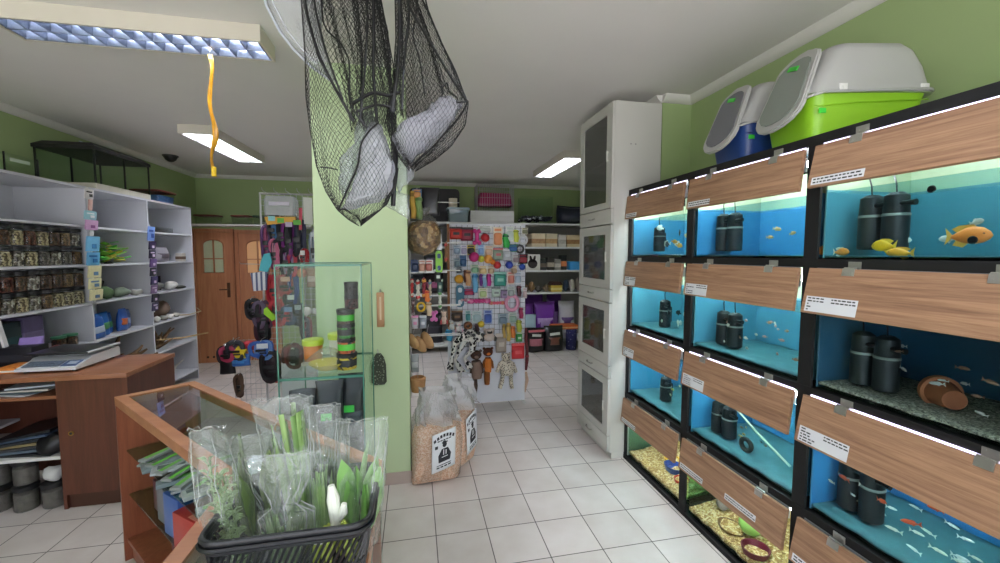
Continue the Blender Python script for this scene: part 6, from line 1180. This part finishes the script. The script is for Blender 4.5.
W1(MB().tube([P7(x, y) for x, y in ((526, 372), (527, 380), (525, 392))], [.012, .02, .006], 8), 'rope_tail', BR('#c8a890'), 'short tan rope end under the sausage toy', 'toy', P7(526, 380))
# ================================================================== COLUMN SIDE: bird toys hung on a rack
rk = thing('side_rack', 'white wire rack on the right side of the column holding bird toys', 'rack', (.1, 3.3, 1.2)); b = MB()
for z in (1.72, 1.50, 1.22, .98): b.tube([(-.04, 3.3, z), (.36, 3.3, z), (.36, 3.36, z), (-.04, 3.36, z)], .004, 6)
b.tube([(-.035, 3.3, .5), (-.035, 3.3, 2.08)], .006, 6); b.tube([(-.035, 3.36, .5), (-.035, 3.36, 2.08)], .006, 6); b.tube([(-.04, 3.33, 2.04), (.36, 3.33, 2.04)], .003, 5); W(b, 'wire_frame', WHITE2, rk)
RY = 3.22
def rt(x, y, Y=RY): return aty(x, y, Y)
SR = .0078
def rtoy(name, label, cat, x, y, w_, h, kind, c1, c2='#eeeeea'):
    global TY, S7
    a, b_ = TY, S7; S7 = SR; t = toy(name, label, cat, x, y, w_, h, kind, c1, c2, Y=RY); TY, S7 = a, b_; return t
for x, y, w_, h, k, c1, c2, lb, nm in [
 (413, 205, 5, 24, 'stick', '#c8a048', '#8c6c30', 'yellow-tan brush toy at the top of the column rack', 'brush_toy'), (419, 208, 6, 20, 'stick', '#7f9c60', '#5c7848', 'green brush toy beside the yellow-tan one', 'brush_toy'), (417, 194, 8, 9, 'card', '#c88a50', '#3f6a98', 'orange and blue card at the top of the column rack', 'toy_card'),
 (415, 266, 7, 11, 'card', '#2c3a5c', '#4c5c84', 'navy card in the card row on the column rack', 'toy_card'), (422, 266, 7, 11, 'card', '#c0907c', '#e4e0da', 'white card with tan print in the card row', 'toy_card'), (429, 266, 7, 11, 'card', '#b86a60', '#e8e4e0', 'white card with red print in the card row', 'toy_card'), (436, 242, 10, 14, 'card', '#d8dce4', '#eceef2', 'large white sheet-like card right of the stick bag', 'toy_card'),
 (439, 262, 6, 20, 'tug', '#7fb83a', '#22406a', 'lime and navy striped toy hanging right of the card row', 'tug_toy'), (438, 276, 6, 12, 'bag', '#26282c', '#c8d0c8', 'black bag hanging under the striped toy', 'toy_bag'),
 (412, 288, 5, 16, 'rope', '#c03a3a', '#d8d0c4', 'red knotted bird toy at the left of the rack', 'bird_toy'), (418, 290, 6, 18, 'rope', '#d8d2c6', '#b83c3c', 'white and red knotted bird toy', 'bird_toy'), (424, 288, 6, 18, 'rope', '#8c3040', '#d8a04a', 'dark red knotted bird toy with orange knots', 'bird_toy'), (430, 290, 5, 18, 'rope', '#b8a890', '#6f8a9c', 'tan knotted bird toy with blue knots', 'bird_toy'), (427, 296, 5, 10, 'stick', '#e07a38', '#c83838', 'orange bell toy among the bird toys', 'bell_toy'),
 (421, 307, 8, 9, 'ring', '#e0b82c', '#c8a020', 'yellow ring bird toy on the column rack', 'ring_toy'), (413, 308, 5, 14, 'rope', '#6a4a4c', '#a8989c', 'greyish brown knotted bird toy', 'bird_toy'), (429, 309, 5, 12, 'stick', '#d8c0a4', '#a88860', 'pale wooden peg toy on the column rack', 'peg_toy'), (415, 322, 6, 12, 'bag', '#c4c0c8', '#d890b4', 'grey clear bag with pink header on the column rack', 'toy_bag'), (423, 322, 6, 12, 'bag', '#98a0ac', '#d0d4da', 'blue-grey clear bag on the column rack', 'toy_bag'),
 (440, 300, 5, 16, 'rope', '#c8ccc0', '#5f9a5c', 'white-green knotted toy left of the panel post', 'bird_toy'), (444, 318, 6, 12, 'plush', '#c8b0a0', '#b03a44', 'tan plush with red limbs left of the panel post', 'plush_toy'), (440, 286, 5, 12, 'bag', '#3c5a54', '#a8b8a8', 'dark green bag left of the panel post', 'toy_bag'), (446, 252, 5, 18, 'rope', '#7a5a3a', '#a83c3c', 'brown knotted toy beside the panel post', 'bird_toy'), (434, 316, 7, 8, 'bone', '#d070b0', '#ffffff', 'small pink bone-shaped toy right of the peg toy', 'bone_toy'),
 ]: rtoy(nm, lb, 'toy', x, y, w_, h, k, c1, c2)
TANW = M('#c49a6c', .8, var=.12, scale=30)
for i, (x, y, r, lb) in enumerate(((414, 341, .065, 'half coconut-like tan cup at the left of the row of three'), (421, 344, .07, 'half coconut-like tan cup in the middle of the row of three'), (428, 340, .075, 'half coconut-like tan cup at the right of the row of three'))):
    t = thing('wooden_cup', lb, 'toy', rt(x, y, RY+.03*i), rot=(0, 1.2, .5)); b = MB(); b.lathe([(r*math.sin(PI/2*k/6)+.002, -r*.6*math.cos(PI/2*k/6)) for k in range(7)]+[(r*.92*math.sin(PI/2*k/6)+.001, -r*.52*math.cos(PI/2*k/6)+.004) for k in range(6, -1, -1)], n=20); b.done('cup', TANW, t); MB().tube([(0, 0, -.02), (-.04, 0, 0), (-r*1.5, 0, .05)], .002, 5).done('hanger', STEEL, t)
t = thing('cork_pot', 'tan cork pot-shaped toy hanging lowest beside the column', 'toy', rt(418, 384)); MB().lathe([(.035, -.06), (.05, -.055), (.056, .0), (.062, .05), (.05, .058), (.044, .0), (.01, -.03)], n=18).done('pot', M('#c89868', .85, var=.2, scale=40), t); MB().tube([(0, 0, .05), (0, 0, .12)], .002, 5).done('hanger', STEEL, t)
pouch('clear_pouch', 'grey clear pouch hanging between the wooden cups and the cork pot', 'pack', rt(415, 372), .06, .14, .03, '#8e9496', '#b8bcc0')
t = thing('stick_bag', 'large round-bottomed clear bag of brown sticks by the column', 'bag', rt(424, 255)); R = .125
b = MB(); b.lathe([(.004, 0), (R*.7, .02), (R, .09), (R*.99, .19), (R*.75, .25), (.02, .26)], n=22).jit(.012, 14, 2); b.done('sticks', speckm('brown_sticks', ['#7a5c3c', '#94744c', '#5c442c', '#b09468', '#6c5034'], 40, .8, 1), t); b = MB(); b.lathe([(.02, -.006), (R*.75, .014), (R*1.06, .09), (R*1.04, .17), (R*.75, .27), (R*.3, .31), (R*.4, .36)], n=22, cap=False).jit(.01, 14, 5); b.done('bag_film', filmm('stick_bag_film', '#faf8f4', .04, .1, 26, .8), t, smooth=80)
pouch('dotted_bag', 'black bag with white dots hanging at the top of the column rack', 'bag', rt(430, 216, 3.34), .15, .22, .04, '#1a1a1e', None); 
b = MB(); r = random.Random(2)
# leaves-patterned long pack on the near side of the column, seen past the showcase
t = thing('patterned_bag', 'dark leaf-patterned pouch hanging on the column right of the showcase', 'bag', aty(379, 372, 2.90)); MB().loft([[(.05*ca*k2, .012*k*sa, z) for ca, sa in [(math.cos(a), math.sin(a)) for a in [2*PI*i/14 for i in range(14)]]] for z, k, k2 in ((-.09, .3, .7), (-.07, 1, 1), (.05, 1, .95), (.1, .4, .7), (.13, .2, .3))]).done('pouch', spotted('leaf_print', '#3a4034', '#8a9480', 70, .3), t); MB().tube([(0, 0, .12), (-.01, .03, .15)], .003, 5).done('hanger', STEEL, t)
# ================================================================== BACK SHELVES
BY0, BY1 = 6.8, 7.36
bs = thing('back_shelving', 'white shelves along the back wall behind the toy panel', 'shelves', (1.4, 7.1, 0)); SWB = M('#dfe0e0', .45, var=.02)
for z in (2.15, 1.75, 1.345, .963, .12): W(MB().b2((-.5, BY0, z-.028), (3.1, BY1, z)), 'shelf', SWB, bs, smooth=0)
for x in (-.5, .7, 1.62, 3.08): W(MB().b2((x, BY0+.02, 0), (x+.02, BY1, 2.13 if x != 1.62 else 2.13)), 'upright', SWB, bs, smooth=0)
W(MB().b2((-.48, BY1-.02, .1), (3.08, BY1-.01, 2.12)), 'back_board', M('#8f8d88', .7, var=.05), bs, smooth=0)
def bp(x, y, Y=6.95): return aty(x, y, Y)
t = thing('bed_base', 'large black plastic pet bed standing upright on the back shelf', 'pet bed', (.35, 7.1, 2.15)); MB().prism(rpoly(.82, .56, .06, 5), -.06, .06, XZ(0, 0, .285), bev=.02).done('shell', M('#121214', .5), t); MB().prism(rpoly(.72, .46, .05, 5), .061, .066, XZ(0, 0, .285)).done('inner_floor', M('#1b1b1f', .6, var=.2), t)
lt = lidtub('light blue clear tub on the back shelf', (.72, 6.95, 2.15), .36, .26, .24, '#b8d0dc', '#c8b8a0', filmm('blue_tub', '#d4e6f2', .35, .1, 10, .2, '#c4dcec'))
t = thing('paper_roll', 'cream roll standing on the light blue tub', 'roll', (.64, 6.92, 2.391)); MB().lathe([(.022, 0), (.07, 0), (.07, .15), (.022, .15)], n=20).done('roll', M('#d8cfba', .7), t); MB().lathe([(.0215, .002), (.0215, .152), (.018, .152), (.018, .002)], n=14).done('core', M('#8c7454', .8), t)
pbox('white_carton', 'long white carton on the back shelf under the pink cage', 'box', (.92, 6.84, 2.151), (1.66, 7.2, 2.345), M('#e6e6e4', .5, var=.02), lidm=M('#dfdfdd', .5))
cg = thing('pet_cage', 'wire pet cage with magenta base stacked upside down on the white carton', 'cage', (1.35, 7.02, 2.346)); b = MB(); cx, cy, cw, cd, ch = 0, 0, .62, .32, .44
for i in range(16): x = -cw/2+cw*i/15; b.tube([(x, -cd/2, 0), (x, -cd/2, ch), (x, cd/2, ch), (x, cd/2, 0)], .003, 4)
for i in range(9): y = -cd/2+cd*i/8; b.tube([(-cw/2, y, 0), (-cw/2, y, ch)], .003, 4); b.tube([(cw/2, y, 0), (cw/2, y, ch)], .003, 4)
for z in (.005, .11, .22, .33, ch): b.tube([(-cw/2, -cd/2, z), (cw/2, -cd/2, z), (cw/2, cd/2, z), (-cw/2, cd/2, z)], .0026, 4, closed=True)
b.done('wire_cage', WIREM, cg, smooth=0); MB().loft([[(p[0]*k, p[1]*k, z) for p in rpoly(cw*.95, cd*.95, .04, 4)] for k, z in ((.98, .09), (1, .12), (.92, .25), (.86, .3))]).done('base_tray', M('#9c1c5c', .35), cg)
t = thing('glass_tank', 'glass tank with dark stones on the back shelf right of the cage', 'fish tank', (2.08, 7.02, 2.15))
for lo, hi in (((-.27, -.17, 0), (.27, -.164, .46)), ((-.27, .164, 0), (.27, .17, .46)), ((-.27, -.164, 0), (-.264, .164, .46)), ((.264, -.164, 0), (.27, .164, .46)), ((-.264, -.164, 0), (.264, .164, .006))): MB().b2(lo, hi).done('pane', GLASSF, t, smooth=0)
b = MB(); b.grid(lambda u, v: (-.262+.524*u, -.162+.324*v, .09+.05*mnoise.noise(Vector((u*9, v*6, 1)))), 26, 16); b.done('stone_bed', speckm('dark_stones', ['#23252e', '#c8ccd4', '#2c2f3c', '#1c1e24', '#3a3e4c'], 34), t, solid=.05)
b = MB(); lumpc = pouch('dark_carrier', 'dark blue soft bag lying at the right end of the top back shelf', 'bag', (2.72, 7.0, 2.151), .5, .3, .34, '#1b2032', None)
# shelf two, right of panel
for i, (x0, x1, z1, c, b_, lb) in enumerate(((1.98, 2.22, 1.98, '#d8c8a8', '#a8825c', 'cream carton with brown pictures, left on the second back shelf'), (2.24, 2.44, 1.98, '#dccfb4', '#c09a6c', 'cream carton with tan pictures, second on the second back shelf'), (2.46, 2.6, 1.96, '#c8c4bc', '#b0aaa0', 'plain grey carton, third on the second back shelf'), (2.62, 2.86, 1.96, '#d4c09a', '#a87c50', 'cream carton with dark pictures, right on the second back shelf'))): pbox('picture_carton', lb, 'box', (x0, 6.86, 1.751), (x1, 7.2, z1), M(c, .5, var=.12, scale=12), lidm=M(b_, .5, var=.45, scale=24))
t = pbox('rabbit_carton', 'white carton with dark rabbit silhouette on the third back shelf', 'box', (1.86, 6.86, 1.346), (2.13, 7.1, 1.62), M('#e0ddd4', .5))
rb = MB(); rb.prism([(.085*math.cos(a), .08*math.sin(a)) for a in [2*PI*i/18 for i in range(18)]], 0, .003, XZ(1.995, 6.859, 1.46))
for s_ in (-1, 1): rb.prism([(s_*.03+.022*math.cos(a)+s_*.012*math.sin(a), .085+.055*math.sin(a)) for a in [2*PI*i/12 for i in range(12)]][::s_], 0, .003, XZ(1.995, 6.859, 1.46))
W(rb, 'printed_rabbit', M('#2b2020', .6), t)
for i, (x, w_, h, c, b_, lb) in enumerate(((2.2, .12, .2, '#2a2c2e', '#6a5a50', 'black box right of the rabbit carton'), (2.34, .12, .22, '#3a3632', '#b0a494', 'dark brown box, second right of the rabbit carton'), (2.47, .1, .19, '#8c8a86', '#c8c4bc', 'grey box, third right of the rabbit carton'), (2.58, .1, .26, '#303436', '#c87a4a', 'tall dark box with orange band by the blue tub'))): pbox('small_carton', lb, 'box', (x-w_/2, 6.9, 1.346), (x+w_/2, 7.05, 1.346+h), M(c, .5, var=.1), lidm=M(b_, .5, var=.3, scale=30))
lidtub('sky blue plastic tub on the third back shelf', (2.80, 6.95, 1.346), .28, .2, .15, '#3f9cd8', body=M('#3f9cdc', .4))
for i, (x, r_, c, lb) in enumerate(((1.9, (.05, .05, .07), '#5c4630', 'brown ornament at the left of the fourth back shelf'), (2.0, (.05, .05, .09), '#8a6c48', 'tan ornament second on the fourth back shelf'), (2.12, (.06, .05, .05), '#3f3a34', 'dark low ornament third on the fourth back shelf'), (2.25, (.05, .05, .06), '#6a5a44', 'olive-brown ornament left of the yellow box'), (2.62, (.05, .05, .1), '#3a4a5c', 'dark blue ornament right of the yellow box'), (2.74, (.05, .05, .11), '#b8b0a4', 'pale ornament right of the dark blue one'), (2.86, (.06, .05, .12), '#70665c', 'grey-brown ornament at the right end of the fourth back shelf'))): lump('shelf_ornament', lb, 'ornament', (x, 6.92, .964), r_, M(c, .7, var=.3, scale=30), i+20, .4)
pbox('yellow_carton', 'small house-like yellow box on the fourth back shelf', 'box', (2.34, 6.88, .964), (2.54, 7.05, 1.08), M('#d8b84a', .5, var=.1), lidm=M('#e8d890', .5)); 
W1(MB().prism([(2.32, 1.081), (2.56, 1.081), (2.51, 1.14), (2.37, 1.14)], -.09, .09, XZ(0, 6.965, 0)), 'dark_cover', M('#4a2c24', .6, var=.2), 'dark roof-like cover on the yellow box', 'cover', (2.44, 6.965, 1.081))
# food bags on and before the lowest shelf
FB = [((528, 324), .3, .34, '#6a2c8c', '#b89ac8', 'purple food bag behind at the left'), ((538, 312), .34, .42, '#5c2480', '#8a5ab0', 'dark purple food bag upper left'), ((549, 326), .38, .5, '#7a3aa8', '#c4a8dc', 'bright purple food bag in the middle'), ((559, 312), .28, .44, '#4c2268', '#9a78b8', 'deep violet food bag behind the bright purple one'), ((571, 326), .3, .5, '#c8c6d0', '#6a4c8c', 'white and purple food bag at the right')]
for i, (q, w_, h, c, b_, lb) in enumerate(FB):
    p = bp(q[0], q[1], (6.72, 6.85, 6.7, 6.88, 6.75)[i]); p.z = .13 if i in (1, 3) else .36 if False else max(.0, .13); 
    pouch('food_bag', lb+' of the back shelves', 'food bag', (p.x, (6.95, 7.12, 6.97, 7.16, 6.98)[i], .121), w_, (.62, .8, .66, .8, .66)[i], .18, c, b_)
pouch('food_bag', 'pale blue and white food bag next to the toy panel edge', 'food bag', (bp(529, 330, 6.75).x, 6.72, .001), .22, .6, .14, '#a8c0cc', '#dfe6ea')
for i, (q, w_, h, c, b_, lb) in enumerate((((535, 352), .30, .40, '#1a191c', '#b06a78', 'black food bag with pink label standing on the floor at the back'), ((553, 352), .34, .42, '#151518', '#7a4a3c', 'black food bag with brown label standing on the floor at the back'))):
    p = bp(q[0], q[1], 6.55); t = pouch('food_bag', lb, 'food bag', (p.x, 6.55, .001), w_, h, .2, c, b_); MB().box((0, -.095, h*.72), (w_*.5, .012, h*.1), rot=(0, .08*(1-2*i), 0)).done('name_plate', M('#d8dcd8', .5), t)
    if i == 0: MB().box((0, -.085, h*.9), (w_*.9, .03, h*.08)).done('top_band', M('#c86a78', .5), t)
t = thing('bag_roll', 'navy patterned roll standing on the floor at the back right', 'roll', (bp(571, 352, 6.6).x, 6.6, .001)); MB().lathe([(.085, 0), (.092, .01), (.092, .33), (.085, .34), (.005, .34)], n=20).done('roll', spotted('navy_print', '#2a2c5c', '#b8bcd8', 30, .16), t)
pbox('orange_carton', 'flat orange box lying above the navy roll', 'box', (bp(553, 330, 6.6).x, 6.6, .343), (bp(578, 330, 6.6).x, 6.8, .415), M('#c8642c', .5, var=.25, scale=18), lidm=M('#d8a070', .5, var=.4, scale=30))
# dark bags seen between the column and the panel
for i, (x, z, w_, h, c, b_, lb) in enumerate(((.30, 1.346, .3, .36, '#26242a', '#5a4a60', 'dark bag on the third back shelf seen between column and panel'), (.30, .964, .34, .34, '#2c2026', '#a85a80', 'dark bag with pink label seen between column and panel'), (.06, .964, .3, .32, '#3c4448', '#8a9a90', 'grey-green bag seen just right of the column'), (.28, .121, .36, .5, '#17161a', '#2c2a34', 'black bag on the bottom shelf seen between column and panel'), (.05, 1.751, .3, .3, '#4a4458', '#a8a0b4', 'slate bag on the second back shelf right of the column'), (.34, 1.751, .26, .28, '#b0a8b8', '#8a4a70', 'pale bag with plum label on the second back shelf'))): pouch('food_bag', lb, 'food bag', (x, 7.05, z), w_, h, .16, c, b_)
# ================================================================== BAGS OF WOOD PELLETS by the column
PEL = speckm('wood_pellets', ['#ecc4a8', '#f4d4bc', '#dfb294', '#f8e0cc', '#e8bc9c'], 130, .85, .5)
LABW = M('#e4e6ea', .35, var=.04); INKB = M('#23262e', .6)
def pellet_bag(label, loc, rz, w_, d, h, seed, tilt, lab=True):
    t = thing('pellet_bag', label, 'bag', loc, rot=(0, tilt, rz)); rings = []
    def R(u, k): 
        p = []
        for i in range(28):
            a = 2*PI*i/28; ca, sa = math.cos(a), math.sin(a); p.append((w_/2*k*math.copysign(abs(ca)**.55, ca), d/2*k*(.3+.7*min(1, u*5+.15))*math.copysign(abs(sa)**.75, sa), h*u))
        return p
    b = MB(); b.loft([R(u, k) for u, k in ((0, .96), (.05, 1), (.3, 1.02), (.7, 1), (.88, .9), (.97, .6), (1, .2))]); b.jit(.016, 8, seed); z0 = min(v.co.z for v in b.bm.verts); bmesh.ops.translate(b.bm, verts=b.bm.verts, vec=(0, 0, -z0)); b.done('pellets', PEL, t, smooth=80)
    f = MB(); pr_ = [(0, .98), (.05, 1.03), (.3, 1.05), (.7, 1.03), (.88, 1.0), (1.0, .97), (1.12, .93), (1.24, .84), (1.36, .74), (1.46, .7), (1.54, .72)]
    f.loft([R(u, k) for u, k in pr_[:7]], cap=False); f.jit(.02, 9, seed+4); f.jit(.01, 26, seed+7); z1 = min(v.co.z for v in f.bm.verts); bmesh.ops.translate(f.bm, verts=f.bm.verts, vec=(0, 0, -z1)); f.done('bag_film', filmm('pellet_film', '#fbfaf8', .03, .1, 26, .9, '#e8e8ec'), t, smooth=80)
    f = MB(); q_ = pr_[5:]; f.loft([[(x*(1+.08*math.sin(i*2.3)), y_*(1+.5*math.sin(i*1.7+u*9)), z) for i, (x, y_, z) in enumerate(R(u, k))] for u, k in [(a_[0]+(b_[0]-a_[0])*g_/3, a_[1]+(b_[1]-a_[1])*g_/3) for a_, b_ in zip(q_, q_[1:]) for g_ in range(3)]], cap=False); f.jit(.028, 8, seed+2); f.jit(.014, 24, seed+5); f.done('bag_neck', filmm('pellet_neck', '#f8f8f8', .4, .1, 30, 1.0, '#f6f6f8'), t, smooth=50)
    # printed label wrapped on the front
    lw, lh = .5, .62
    def L(u, v, e=.004): x = w_*.5*lw*(2*u-1)+w_*.06; q = min(.999, abs(x)/(w_/2*1.05)); y = -d/2*1.05*(1-q**3.2)**.45-.012-e; return Vector((x, y, h*(.30+lh*v+.10*(u-.5))))
    g = MB(); g.grid(lambda u, v: L(u, v), 16, 12); lo = g.done('label', LABW, t, solid=.001)
    k = MB()
    def patch(u0, v0, u1, v1, rot=0):
        cu, cv = (u0+u1)/2, (v0+v1)/2; vs = []
        for a, b_ in ((u0, v0), (u1, v0), (u1, v1), (u0, v1)):
            du, dv = a-cu, b_-cv; vs.append(k.bm.verts.new(L(cu+du*math.cos(rot)-dv*math.sin(rot), cv+du*math.sin(rot)+dv*math.cos(rot), .0065)))
        k.bm.faces.new(vs)
    def blob(cu, cv, ru, rv, n=14): k.bm.faces.new([k.bm.verts.new(L(cu+ru*math.cos(2*PI*i/n), cv+rv*math.sin(2*PI*i/n), .0068)) for i in range(n)])
    for i in range(7): a = (i-3)*.16; patch(.5+a*.8-.045, .86-abs(a)**2*.35, .5+a*.8+.045, .94-abs(a)**2*.35, -a*.9)   # arched title strokes
    for i in range(5): patch(.22+.12*i, .77, .31+.12*i, .80)
    blob(.52, .66, .09, .07); patch(.40, .70, .64, .735); blob(.5, .735, .07, .03)                       # head with cap
    k.bm.faces.new([k.bm.verts.new(L(u, v, .0066)) for u, v in ((.28, .22), (.76, .22), (.80, .38), (.66, .56), (.40, .56), (.26, .4))])
    for i in range(4): patch(.2+.16*i, .08, .32+.16*i, .115)
    patch(.12, .6, .24, .68); patch(.2, .14, .8, .16)
    k.done('print', INKB, lo, smooth=0)
    w2 = MB()
    for (a, b_, c_, d_) in ((.40, .34, .66, .36), (.46, .4, .5, .54), (.56, .4, .6, .52)): w2.bm.faces.new([w2.bm.verts.new(L(u, v, .0085)) for u, v in ((a, b_), (c_, b_), (c_, d_), (a, d_))])
    w2.done('print_highlight', LABW, lo, smooth=0); return t
pellet_bag('front clear bag of wood pellets with printed label leaning on the column', (.13, 2.93, .002), .2, .34, .22, .44, 1, .03)
pellet_bag('rear clear bag of wood pellets behind the front one, to its right', (.335, 3.13, .002), .75, .27, .19, .46, 2, -.05)
# ================================================================== light and look
w = bpy.data.worlds.new('daylight'); sc.world = w; w.use_nodes = True
T = w.node_tree; bg = T.nodes['Background']; tc = N(T, 'ShaderNodeTexCoord'); sx_ = N(T, 'ShaderNodeSeparateXYZ'); T.links.new(tc.outputs['Generated'], sx_.inputs[0])
rp_ = N(T, 'ShaderNodeValToRGB'); e_ = rp_.color_ramp.elements; mr = N(T, 'ShaderNodeMapRange'); mr.inputs[1].default_value = -1; T.links.new(sx_.outputs[2], mr.inputs[0]); T.links.new(mr.outputs[0], rp_.inputs[0])
e_[0].position = .47; e_[0].color = (1, .93, .96, 1); e_[1].position = .53; e_[1].color = (.52, .52, .6, 1); T.links.new(rp_.outputs[0], bg.inputs[0]); bg.inputs[1].default_value = 2.9   # lower half brightened to throw light up at the ceiling, hazy sky above
sc.view_settings.view_transform = 'Standard'; sc.view_settings.look = 'None'; sc.view_settings.gamma = 1; sc.view_settings.use_curve_mapping = False
sc.view_settings.exposure = 0.85
sc.cycles.transparent_max_bounces = 40; sc.cycles.max_bounces = 8; sc.cycles.diffuse_bounces = 4; sc.cycles.glossy_bounces = 4
sc.cycles.caustics_reflective = False; sc.cycles.caustics_refractive = False; sc.cycles.sample_clamp_indirect = 6
sc.cycles.use_denoising = True
